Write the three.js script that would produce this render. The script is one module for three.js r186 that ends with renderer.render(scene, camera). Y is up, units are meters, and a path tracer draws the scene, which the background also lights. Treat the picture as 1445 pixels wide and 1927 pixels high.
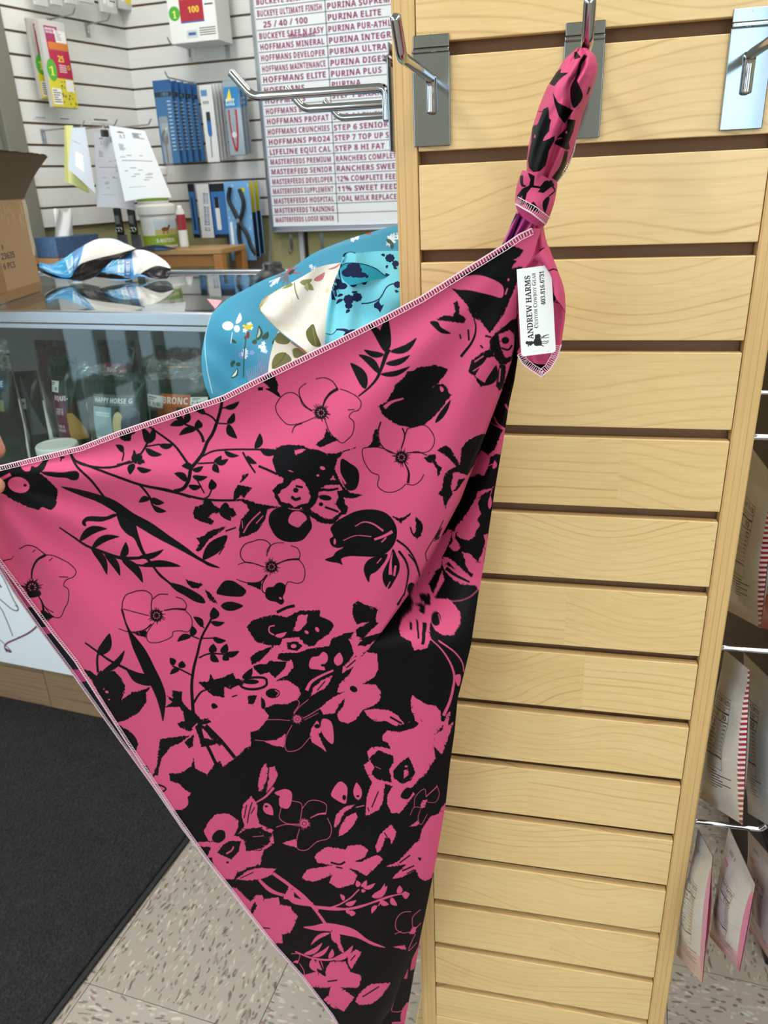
import * as THREE from 'three';
import { RoundedBoxGeometry } from 'three/addons/geometries/RoundedBoxGeometry.js';
import { mergeGeometries, mergeVertices } from 'three/addons/utils/BufferGeometryUtils.js';
import { MarchingCubes } from 'three/addons/objects/MarchingCubes.js';
import { RectAreaLightUniformsLib } from 'three/addons/lights/RectAreaLightUniformsLib.js';

// ---------------------------------------------------------------- camera, sky, lights, exposure
const scene = new THREE.Scene();
const F = 1449.25, W = 1445, H = 1927;
const camera = new THREE.PerspectiveCamera((2 * Math.atan(H / 2 / F) * 180) / Math.PI, W / H, 0.02, 60);
camera.position.set(0.1191, 1.2106, 0.6797);
camera.rotation.set(-0.4019, 0.2315, -0.044, 'YXZ');
camera.focus = 0.62; camera.userData.fStop = 15;
camera.updateMatrixWorld(true);
const renderer = new THREE.WebGLRenderer({ antialias: true });
renderer.toneMapping = THREE.LinearToneMapping;
renderer.toneMappingExposure = 0.82;
renderer.shadowMap.enabled = true;
RectAreaLightUniformsLib.init();
scene.background = new THREE.Color().setRGB(0.70, 0.86, 1.02);
scene.backgroundIntensity = 7.5;
const LAMP = 10.6;            // radiance of the ceiling light panels

// ---------------------------------------------------------------- helpers
let seed = 7;
const rnd = () => ((seed = (seed * 16807) % 2147483647) / 2147483647);
const rr = (a, b) => a + (b - a) * rnd();
const V = (x, y, z) => new THREE.Vector3(x, y, z);
const clamp = THREE.MathUtils.clamp, lerp = THREE.MathUtils.lerp, sstep = THREE.MathUtils.smoothstep;
const used = {};
function numbered(name) { const n = (used[name] = (used[name] ?? -1) + 1); return n ? `${name}_${String(n).padStart(3, '0')}` : name; }
function ray(u, v) { return V((u - W / 2) / F, -(v - H / 2) / F, -1).applyEuler(camera.rotation); }
function hit(u, v, p, n) { const d = ray(u, v), t = p.clone().sub(camera.position).dot(n) / d.dot(n); return camera.position.clone().addScaledVector(d, t); }
const onX = (u, v, x) => hit(u, v, V(x, 0, 0), V(1, 0, 0)), onY = (u, v, y) => hit(u, v, V(0, y, 0), V(0, 1, 0)), onZ = (u, v, z) => hit(u, v, V(0, 0, z), V(0, 0, 1));
const at = (u, v, d) => camera.position.clone().addScaledVector(ray(u, v), d);
function thing(name, label, category, pos = V(0, 0, 0), turn = 0, group) {
  const o = new THREE.Group(); o.name = numbered(name); scene.add(o); o.position.copy(pos); o.rotation.y = turn;
  o.userData = { label, category }; if (group) o.userData.group = group; return o;
}
function struct(name, pos = V(0, 0, 0), turn = 0) { const o = new THREE.Group(); o.name = numbered(name); scene.add(o); o.position.copy(pos); o.rotation.y = turn; o.userData.kind = 'structure'; return o; }
function part(name, geo, m, parent, label) {
  const o = new THREE.Mesh(geo, m); o.name = name; o.castShadow = o.receiveShadow = true; parent.add(o); if (label) o.userData.label = label; return o;
}
function dup(src, pos, turn, label, group) {
  const o = src.clone(); o.name = numbered(src.name.replace(/_\d+$/, '')); scene.add(o); o.position.copy(pos); if (turn !== undefined) o.rotation.y = turn;
  o.userData = { ...src.userData, label }; if (group) o.userData.group = group; return o;
}
// world-space children get their group moved to the thing's base
function rebase(o) {
  o.updateMatrixWorld(true);
  const b = new THREE.Box3().setFromObject(o), p = V((b.min.x + b.max.x) / 2, b.min.y, (b.min.z + b.max.z) / 2).sub(o.position);
  o.position.add(p); for (const c of o.children) c.position.sub(p); return o;
}
function place(g, x, y, z, rx = 0, ry = 0, rz = 0) { return g.applyMatrix4(new THREE.Matrix4().compose(V(x, y, z), new THREE.Quaternion().setFromEuler(new THREE.Euler(rx, ry, rz)), V(1, 1, 1))); }
function box(x0, x1, y0, y1, z0, z1, r = 0) {
  const w = x1 - x0, h = y1 - y0, d = z1 - z0;
  const g = r > 0 ? new RoundedBoxGeometry(w, h, d, 2, Math.min(r, w / 2.01, h / 2.01, d / 2.01)) : new THREE.BoxGeometry(w, h, d);
  return g.translate((x0 + x1) / 2, (y0 + y1) / 2, (z0 + z1) / 2);
}
const merge = (list) => mergeGeometries(list.map((g) => { const n = g.index ? g.toNonIndexed() : g; for (const k of Object.keys(n.attributes)) if (!['position', 'normal', 'uv'].includes(k)) n.deleteAttribute(k); return n; }));
const tube = (pts, r, seg = 40, closed = false, rad = 10, tension = 0.5) => new THREE.TubeGeometry(new THREE.CatmullRomCurve3(pts, closed, 'catmullrom', tension), seg, r, rad, closed);
// round rod through straight runs with rounded corners and closed ends
function rod(pts, r, corner = 0.012, rad = 12) {
  const path = new THREE.CurvePath();
  let a = pts[0].clone();
  for (let i = 1; i < pts.length; i++) {
    const b = pts[i];
    if (i < pts.length - 1) {
      const d0 = b.clone().sub(pts[i - 1]).normalize(), d1 = pts[i + 1].clone().sub(b).normalize();
      const s = b.clone().addScaledVector(d0, -corner), e = b.clone().addScaledVector(d1, corner);
      path.add(new THREE.LineCurve3(a, s)); path.add(new THREE.QuadraticBezierCurve3(s, b, e)); a = e;
    } else path.add(new THREE.LineCurve3(a, b));
  }
  const n = 14 * (pts.length - 1) + 6, g = [new THREE.TubeGeometry(path, n, r, rad)];
  for (const [i, j] of [[0, 1], [pts.length - 1, pts.length - 2]]) {
    const cap = new THREE.SphereGeometry(r, rad, 8); cap.scale(1, 1, 0.5);
    const q = new THREE.Quaternion().setFromUnitVectors(V(0, 0, 1), pts[i].clone().sub(pts[j]).normalize());
    g.push(cap.applyQuaternion(q).translate(pts[i].x, pts[i].y, pts[i].z));
  }
  return merge(g);
}
// grid surface from a function (s, t in 0..1) -> Vector3, uv from (s, t) or a function
function sheet(fn, ns, nt, uvf) {
  const p = [], uv = [], id = [];
  for (let j = 0; j <= nt; j++) for (let i = 0; i <= ns; i++) {
    const s = i / ns, t = j / nt, q = fn(s, t); p.push(q.x, q.y, q.z);
    const w = uvf ? uvf(s, t, q) : [s, 1 - t]; uv.push(w[0], w[1]);
  }
  for (let j = 0; j < nt; j++) for (let i = 0; i < ns; i++) { const a = j * (ns + 1) + i, b = a + 1, c = a + ns + 1, d = c + 1; id.push(a, c, b, b, c, d); }
  const g = new THREE.BufferGeometry(); g.setIndex(id);
  g.setAttribute('position', new THREE.Float32BufferAttribute(p, 3)); g.setAttribute('uv', new THREE.Float32BufferAttribute(uv, 2)); g.computeVertexNormals(); return g;
}
// a closed sheet with thickness: front and back plus a rim
function slabSheet(fn, thick, ns, nt, uvf) {
  const f = sheet(fn, ns, nt, uvf), n = f.attributes.normal, b = f.clone(), bp = b.attributes.position;
  for (let i = 0; i < bp.count; i++) bp.setXYZ(i, bp.getX(i) - n.getX(i) * thick, bp.getY(i) - n.getY(i) * thick, bp.getZ(i) - n.getZ(i) * thick);
  const id = b.index.array; for (let i = 0; i < id.length; i += 3) [id[i], id[i + 1]] = [id[i + 1], id[i]];
  b.computeVertexNormals(); return merge([f, b]);
}
function pline(list, t) { // piecewise smooth interpolation of [[t, x], ...]
  let i = 0; while (i < list.length - 2 && t > list[i + 1][0]) i++;
  const [t0, x0] = list[i], [t1, x1] = list[i + 1]; return x0 + ((x1 - x0) * (t - t0)) / (t1 - t0);
}
// ---------------------------------------------------------------- noise and textures
const perm = Array.from({ length: 512 }, (_, i) => ((Math.sin(i * 127.1 + 3.7) * 43758.5453) % 1 + 1) % 1);
function vnoise(x, y, px = 256, py = 256) {
  const ix = Math.floor(x), iy = Math.floor(y), fx = x - ix, fy = y - iy, s = fx * fx * (3 - 2 * fx), t = fy * fy * (3 - 2 * fy);
  const h = (a, b) => { a = ((a % px) + px) % px; b = ((b % py) + py) % py; return perm[(a * 31 + Math.floor(perm[b & 511] * 509)) & 511]; };
  return lerp(lerp(h(ix, iy), h(ix + 1, iy), s), lerp(h(ix, iy + 1), h(ix + 1, iy + 1), s), t);
}
const fbm = (x, y, o = 4) => { let s = 0, a = 0.5; for (let i = 0; i < o; i++) { s += a * vnoise(x, y); x *= 2.03; y *= 2.03; a *= 0.5; } return s; };
function tex(w, h, fn, srgb = true) {
  const d = new Uint8Array(w * h * 4);
  for (let y = 0; y < h; y++) for (let x = 0; x < w; x++) { const c = fn(x / w, y / h), i = (y * w + x) * 4; d[i] = clamp(c[0], 0, 255); d[i + 1] = clamp(c[1], 0, 255); d[i + 2] = clamp(c[2], 0, 255); d[i + 3] = c[3] ?? 255; }
  const t = new THREE.DataTexture(d, w, h); if (srgb) t.colorSpace = THREE.SRGBColorSpace; t.wrapS = t.wrapT = THREE.RepeatWrapping; t.magFilter = THREE.LinearFilter; t.minFilter = THREE.LinearMipmapLinearFilter; t.generateMipmaps = true; t.needsUpdate = true; return t;
}
function cv(w, h, fn) {
  const c = document.createElement('canvas'); c.width = w; c.height = h; const g = c.getContext('2d'); fn(g, w, h);
  const t = new THREE.CanvasTexture(c); t.colorSpace = THREE.SRGBColorSpace; t.anisotropy = 8; return t;
}
const mat = (color, rough = 0.6, extra = {}) => new THREE.MeshStandardMaterial({ color, roughness: rough, side: THREE.DoubleSide, ...extra });
const phys = (color, rough, extra = {}) => new THREE.MeshPhysicalMaterial({ color, roughness: rough, side: THREE.DoubleSide, ...extra });
const print = (w, h, fn, rough = 0.45, extra = {}) => mat(0xffffff, rough, { map: cv(w, h, fn), ...extra });
const M = {
  chrome: mat(0xb4b6b8, 0.1, { metalness: 1 }), chromeDull: mat(0xb9bcc0, 0.28, { metalness: 1 }), alu: mat(0xc4c8cf, 0.33, { metalness: 1 }),
  white: mat(0xe9e8e4, 0.45), black: mat(0x17181b, 0.45), darkGap: mat(0x3b2a1e, 0.8), rubber: mat(0x1b1b1d, 0.6),
  clear: phys(0xffffff, 0.08, { transmission: 1, thickness: 0, ior: 1.45 }), glass: phys(0xf2f8f6, 0.015, { transmission: 1, thickness: 0, ior: 1.5 }),
  green: mat(0xa7a577, 0.75), post: mat(0x77766a, 0.6), ceiling: mat(0xe4e3de, 0.9), wallPaint: mat(0xc9c8b4, 0.85),
};
// ---------------------------------------------------------------- floor
const flecks = (a) => cv(512, 512, (g, w, h) => {
  g.fillStyle = '#b1aaa3'; g.fillRect(0, 0, w, h);
  for (let i = 0; i < 800; i++) {
    const dark = rnd() < 0.5, L = rr(6, 28), T = rr(3, 9), x = rr(0, w), y = rr(0, h);
    g.save(); g.translate(x, y); g.rotate(a + rr(-0.35, 0.35)); g.fillStyle = dark ? `rgba(${rr(86, 118) | 0},${rr(78, 106) | 0},${rr(70, 94) | 0},${rr(0.35, 0.9)})` : `rgba(${rr(205, 226) | 0},${rr(198, 218) | 0},${rr(188, 206) | 0},${rr(0.35, 0.95)})`;
    g.beginPath(); g.ellipse(0, 0, L / 2, T / 2, 0, 0, 7); g.fill(); g.restore();
  }
});
const tileMats = [0, 1, 2, 3].map((i) => mat(['#f4f0ea', '#ece8e2', '#f6f1ea', '#efe9e0'][i], 0.42, { map: flecks((i % 2) * 1.57) }));
const ROOM = -0.097; // the floor tiles run a few degrees off the end panel
const floor = struct('floor', V(-0.597, 0, -0.062), ROOM);
part('subfloor', box(-3.2, 4.2, -0.12, -0.0031, -3.6, 3.8), mat(0x5a5148, 0.9), floor);
{
  const T = 0.3048, g = box(-T / 2 + 0.0006, T / 2 - 0.0006, -0.003, 0, -T / 2 + 0.0006, T / 2 - 0.0006);
  for (let i = -9; i < 13; i++) for (let j = -9; j < 10; j++) {
    const near = i >= -5 && i <= 5 && j >= -4 && j <= 4;
    if (!near) continue;
    const m = part('tile', g, tileMats[((i + j) & 1) + 2 * ((rnd() * 2) | 0)], floor); m.position.set((i + 0.5) * T, 0, (j + 0.5) * T);
  }
  const rest = [];
  for (let i = -9; i < 13; i++) for (let j = -11; j < 12; j++) if (!(i >= -5 && i <= 5 && j >= -4 && j <= 4)) rest.push(place(g.clone(), (i + 0.5) * T, 0, (j + 0.5) * T));
  const m = part('tile_field', merge(rest), tileMats[0], floor); m.userData.kind = 'stuff';
}
// ---------------------------------------------------------------- walls behind the counter
const CORNER = V(-1.745, 0, -2.82), BT = -0.078, LT = 1.29; // back wall and left wall turn
const nB = V(Math.sin(BT), 0, Math.cos(BT)), nL = V(Math.sin(LT), 0, Math.cos(LT)), xB = V(Math.cos(BT), 0, -Math.sin(BT)), xL = V(Math.cos(LT), 0, -Math.sin(LT));
const whiteSlat = tex(256, 128, (x, y) => { const n = fbm(x * 6, y * 40) * 10 + fbm(x * 40 + 9, y * 6) * 5 - 7; return [226 + n, 226 + n, 223 + n]; });
const slatWhite = mat(0xffffff, 0.42, { map: whiteSlat }), slatBack = mat(0x6b5a45, 0.8);
const PITCH = 0.0762, GROOVE0 = 0.473 + 1.31; // a groove of the white walls meets the corner at this height
function slatwall(name, turn, x0, x1, yTop, yBottom, gap) {
  const o = struct(name, CORNER, turn);
  part('wall_sheet', box(x0, name === 'wall_left' ? 0.2 : x1, 0, 2.75, -0.14, -0.019), M.green, o);
  const n = Math.round((yTop - yBottom) / PITCH);
  for (let k = 0; k < n; k++) { const y = yTop - k * PITCH; part('slat', box(name === 'wall_back' ? x0 - 0.004 : x0, x1, y - PITCH + gap, y, -0.006, 0, 0.0012), slatWhite, o); }
  part('slat_backing', box(x0, x1, yBottom, yTop, -0.018, -0.0061), slatBack, o); return o;
}
const leftBottom = GROOVE0 - 9 * PITCH, backBottom = GROOVE0 - 9 * PITCH;
slatwall('wall_left', LT, -0.612, 0, GROOVE0 + 9 * PITCH, leftBottom, 0.0085);
slatwall('wall_back', BT, 0, 3.6, GROOVE0 + 9 * PITCH, backBottom, 0.0085);
const post = struct('trim_1', CORNER, LT); part('post', box(-0.70, -0.614, 0, 2.75, -0.10, 0.012, 0.004), M.post, post);
// window left of the post, with a mullion
const win = struct('window_1', CORNER, LT);
part('window_frame', merge([box(-1.62, -0.701, 0, 0.75, -0.1, -0.02), box(-1.62, -0.701, 2.35, 2.75, -0.1, -0.02), box(-1.62, -1.56, 0.75, 2.35, -0.1, -0.02), box(-0.76, -0.701, 0.75, 2.35, -0.1, -0.02), box(-0.80, -0.785, 0.75, 2.35, -0.075, -0.045)]), M.post, win);
part('pane', box(-1.56, -0.76, 0.75, 2.35, -0.062, -0.057), M.glass, win);
// remaining shell of the shop
const wl = struct('wall_side'); part('wall_sheet', merge([box(-2.75, -2.62, 0, 2.75, -1.35, 0.9), box(-2.75, -2.62, 2.25, 2.75, 0.9, 2.1), box(-2.75, -2.62, 0, 2.75, 2.1, 3.3)]), mat(0x8d8c84, 0.8), wl);
const door = struct('door_1'); // glazed shop door in the side wall, mirrored in the counter glass
part('door_frame', merge([[0.9, 0.96], [1.19, 1.23], [1.42, 1.46], [1.62, 1.66], [2.04, 2.1]].map(([a, b]) => box(-2.72, -2.66, 0, 2.25, a, b)).concat([box(-2.72, -2.66, 0, 0.09, 0.9, 2.1), box(-2.72, -2.66, 2.18, 2.25, 0.9, 2.1)])), M.post, door);
for (const [a, b] of [[0.96, 1.19], [1.23, 1.42], [1.46, 1.62], [1.66, 2.04]]) part('pane', box(-2.695, -2.69, 0.09, 2.18, a, b), M.glass, door);
const outside = struct('ground_outside'); part('pavement', box(-12, 12, -0.2, -0.13, -9, 14), mat(0xa9adb0, 0.9), outside);
{ const p = CORNER.clone().addScaledVector(xL, -1.6), dx = -2.62 - p.x; part('wall_return', box(Math.min(p.x, -2.7), Math.max(p.x, -2.7), 0, 2.75, -1.45, -1.32), M.wallPaint, wl); }
const wr = struct('wall_right'); part('wall_sheet', box(3.2, 3.33, 0, 2.75, -3.4, 3.3), M.wallPaint, wr);
const wf = struct('wall_front'); part('wall_sheet', merge([box(-2.75, 3.33, 0, 0.75, 3.2, 3.33), box(-2.75, 3.33, 2.35, 2.75, 3.2, 3.33), box(-2.75, -2.3, 0.75, 2.35, 3.2, 3.33), box(-0.9, 0.5, 0.75, 2.35, 3.2, 3.33), box(1.7, 3.33, 0.75, 2.35, 3.2, 3.33)]), M.wallPaint, wf);
for (const [i, x0, x1] of [[2, -2.3, -0.9], [3, 0.5, 1.7]]) {
  const w = struct('window_' + i), bars = [box(x0, x1, 0.75, 0.8, 3.2, 3.28), box(x0, x1, 2.3, 2.35, 3.2, 3.28)];
  for (let k = 0; k <= 3; k++) { const x = lerp(x0, x1 - 0.05, k / 3); bars.push(box(x, x + 0.05, 0.8, 2.3, 3.2, 3.28)); }
  part('window_frame', merge(bars), M.alu, w); for (let k = 0; k < 3; k++) part('pane', box(lerp(x0 + 0.05, x1, k / 3), lerp(x0, x1 - 0.05, (k + 1) / 3), 0.8, 2.3, 3.235, 3.24), M.glass, w);
}
const ceil = struct('ceiling'); part('ceiling_sheet', box(-3.2, 3.5, 2.75, 2.9, -3.6, 3.4), M.ceiling, ceil);
{
  const lit = mat(0xffffff, 0.5, { emissive: new THREE.Color(1, 0.98, 0.94), emissiveIntensity: 1.6 });
  const spots = [[-1.3, -1.6], [0.7, -1.6], [-1.15, 0.75], [0.75, 0.55], [-1.3, 2.2], [0.9, 2.2]], power = [1, 1, 1.5, 0.85, 1, 0.9];
  spots.forEach(([x, z], i) => {
    const t = thing('ceiling_light', ['ceiling light panel above the counter', 'ceiling light panel above the slatwall unit', 'ceiling light panel above the black mat', 'ceiling light panel above the end panel', 'ceiling light panel by the front window near the door', 'ceiling light panel by the front window far from the door'][i], 'light', V(x, 2.70, z), 0, 'ceiling light panels of the shop');
    part('frame', merge([box(-0.32, 0.32, 0, 0.05, -0.62, -0.6), box(-0.32, 0.32, 0, 0.05, 0.6, 0.62), box(-0.32, -0.3, 0, 0.05, -0.6, 0.6), box(0.3, 0.32, 0, 0.05, -0.6, 0.6)]), M.white, t);
    part('diffuser', box(-0.3, 0.3, 0.012, 0.03, -0.6, 0.6), lit, t);
    const l = new THREE.RectAreaLight(0xfffcf8, LAMP * power[i], 0.58, 1.18); l.position.set(x, 2.705, z); l.rotation.x = -Math.PI / 2; scene.add(l);
  });
}
// ---------------------------------------------------------------- wooden slat end panel (front face in the plane z = 0)
const PY = 1.31; // height of the lower edge of the topmost slat in view
const maple = tex(1024, 1024, (x, y) => {
  const wob = fbm(x * 1.6, y * 7) * 0.075 + fbm(x * 7 + 5, y * 34 + 2, 3) * 0.016;
  const hump = 0.075 * Math.exp(-(((x - 0.42) / 0.16) ** 2) - ((y - 0.5) / 0.3) ** 2) + 0.07 * Math.exp(-(((x - 0.85) / 0.1) ** 2) - ((y - 0.2) / 0.2) ** 2) + 0.06 * Math.exp(-(((x - 0.12) / 0.1) ** 2) - ((y - 0.83) / 0.15) ** 2);
  const p = (y + wob * 0.5 + hump) * 62, f = p - Math.floor(p), k = vnoise(Math.floor(p) * 0.71, 3.3) ** 1.6;
  const line = Math.exp(-(((f - 0.5) / 0.085) ** 2)) * (0.12 + 1.1 * k) * (0.35 + 0.65 * vnoise(x * 7 + Math.floor(p) * 3.1, 9));
  const fine = (vnoise(x * 26, y * 500) - 0.5) * 9, band = (fbm(x * 2.2, y * 16 + 40, 3) - 0.45) * 26, poreN = vnoise(x * 120, y * 900) > 0.93 ? 5 : 0;
  return [226 - line * 36 + fine * 0.8 + band * 0.6 - poreN, 192 - line * 46 + fine + band * 0.8 - poreN, 134 - line * 46 + fine + band * 0.95 - poreN];
});
const mapleEdge = tex(512, 512, (x, y) => {
  const p = (x + 0.02 * fbm(y * 2, x * 5)) * 9 + 0.3 * fbm(y * 1.3, 4), f = p - Math.floor(p), line = Math.exp(-(((f - 0.5) / 0.07) ** 2)) * (0.3 + 0.7 * vnoise(Math.floor(p) * 1.7, y * 2));
  const fine = (vnoise(x * 120, y * 14) - 0.5) * 12; return [212 - line * 36 + fine, 174 - line * 40 + fine, 116 - line * 38 + fine];
});
const woodSlat = phys(0xffffff, 0.38, { map: maple, clearcoat: 0.25, clearcoatRoughness: 0.3 }), woodStile = mat(0xffffff, 0.45, { map: mapleEdge });
const gondola = thing('slatwall_end_panel', 'maple slatwall end panel with two upright edge boards', 'display panel');
function uvBox(g, sx, sy, ou, ov) { const p = g.attributes.position, uv = g.attributes.uv, n = g.attributes.normal; for (let i = 0; i < p.count; i++) { const side = Math.abs(n.getX(i)) > 0.7; uv.setXY(i, (side ? p.getZ(i) : p.getX(i)) / sx + ou, (Math.abs(n.getY(i)) > 0.7 ? p.getZ(i) : p.getY(i)) / sy + ov); } return g; }
const PX = 0.2674;
for (let k = -2; k <= 14; k++) {
  const top = PY - k * 0.0762 + 0.0662, bot = k === 14 ? PY - 14 * 0.0762 : PY - k * 0.0762;
  part('slat', uvBox(box(0.0006, PX - 0.0006, bot, top, -0.0095, -0.0005, 0.0009), 0.62, 0.62, rr(0, 5), rr(0, 5)), woodSlat, gondola);
}
{
  const bot = PY - 1.133, top = PY - 14 * 0.0762 - 0.01;
  part('slat', uvBox(box(0.0006, PX - 0.0006, bot + 0.0006, top, -0.0095, -0.0005, 0.0009), 0.62, 0.62, 0.3, 0.7), woodSlat, gondola);
  part('backing', box(0.0006, PX - 0.0006, bot, PY + 0.26, -0.030, -0.0150), mat(0x8a6244, 0.75), gondola);
  part('edge_board', uvBox(box(-0.0185, 0, 0.02, PY + 0.26, -0.03, 0, 0.0012), 0.05, 0.5, 0.13, 0), woodStile, gondola);
  part('edge_board', uvBox(box(PX, PX + 0.0185, 0.02, PY + 0.26, -0.03, 0, 0.0012), 0.05, 0.5, 0.55, 0.3), woodStile, gondola);
  part('bottom_rail', uvBox(box(0, PX, 0.02, bot, -0.03, 0, 0.0012), 0.62, 0.62, 0.1, 0.2), woodSlat, gondola);
  part('base_board', box(-0.0185, PX + 0.0185, 0, 0.0199, -0.03, -0.004), mat(0x8a6a42, 0.6), gondola);
}
// the double-sided slatwall unit that stands behind the end panel, hooks on both of its faces
const unit = thing('slatwall_unit', 'tall double-sided maple slatwall unit standing behind the end panel', 'display unit');
{
  const side = (x0, x1, parent) => { for (let k = -2; k <= 15; k++) { const y = PY - k * 0.0762; part('slat', uvBox(box(x0, x1, y, y + 0.0662, -1.25, -0.031, 0.0009), 0.62, 0.62, rr(0, 5), rr(0, 5)), woodSlat, parent); } };
  side(-0.0175, -0.009, unit); side(PX + 0.009, PX + 0.0175, unit);
  part('core', box(-0.0088, PX + 0.0088, 0.1, PY + 0.25, -1.25, -0.031), mat(0x6a4c30, 0.8), unit);
  part('base_deck', uvBox(box(-0.036, PX + 0.03, 0.0, 0.10, -1.25, -0.031, 0.002), 0.62, 0.62, 0.3, 0.4), woodSlat, unit);
}
// ---------------------------------------------------------------- chrome hooks
const plateMat = mat(0x8f9297, 0.09, { metalness: 1 });
function hookAt(name, label, pos, turn, len, group) { // origin: middle of the groove lip the plate hangs from, z away from the panel
  const t = thing(name, label, 'hook', pos, turn, group);
  part('back_plate', box(-0.0148, 0.0148, -0.0735, -0.0075, 0.0012, 0.0028, 0.0009), plateMat, t);
  part('top_lip', merge([box(-0.0142, 0.0142, -0.0045, 0.0042, 0.0002, 0.0016, 0.0006), box(-0.0148, 0.0148, -0.0085, -0.0052, 0.0012, 0.0060, 0.0012), new THREE.CylinderGeometry(0.0018, 0.0018, 0.0004, 14).rotateX(Math.PI / 2).translate(0, 0.0026, 0.0018)]), plateMat, t);
  part('prong', rod([V(0, -0.049, 0.0068), V(0, -0.0255, 0.0068), V(0, -0.0255, len), V(0, -0.0255 + 0.019, len + 0.017)], 0.0037, 0.006), M.chrome, t);
  return t;
}
const gy = PY + 0.0005;
const h1 = hookAt('slatwall_hook', 'chrome hook on the end panel, left of the scarf, in its topmost groove', V(0.0125, gy, 0), 0, 0.122);
dup(h1, V(0.1275, gy, 0), 0, 'chrome hook on the end panel that the pink scarf hangs from');
dup(h1, V(0.243, gy, 0), 0, 'chrome hook at the upper right corner of the end panel');
// hooks on the left face of the unit, pointing left
const sideG = 'chrome hooks pointing left from the side of the slatwall unit';
const hs = [[-0.016, 0.136, 'nearest and longest-looking chrome hook pointing left in front of the whiteboard'], [-0.15, 0.136, 'middle chrome hook pointing left in front of the whiteboard'], [-0.285, 0.136, 'farthest and shortest-looking chrome hook pointing left in front of the whiteboard']];
hs.forEach(([z, len, label], i) => dup(h1, V(-0.0178 - (i ? 0 : 0.003), gy - 0.002, z), -Math.PI / 2, label));
// ---------------------------------------------------------------- frames for things that stand along a wall or the counter
function frame(o, turn) {
  const x = V(Math.cos(turn), 0, -Math.sin(turn)), n = V(Math.sin(turn), 0, Math.cos(turn));
  return { o, turn, x, n, loc(u, v, off) { const p = hit(u, v, o.clone().addScaledVector(n, off), n).sub(o); return [p.dot(x), p.y]; }, pos(a, y, off) { return o.clone().addScaledVector(x, a).addScaledVector(n, off).setY(y); }, down(u, v, y) { const p = onY(u, v, y).sub(o); return [p.dot(x), p.dot(n)]; } };
}
const CT = -0.117, CF = frame(V(-0.964, 0, -0.680), CT), BF = frame(CORNER, BT), LF = frame(CORNER, LT);
const CH = 1.0115, DECK = 0.62, A0 = -1.25, A1 = 0.66, CD = 0.70;
const counter = thing('display_counter', 'glass-topped display counter with an aluminium edge and a white lower front', 'counter', CF.o.clone(), CT);
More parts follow.
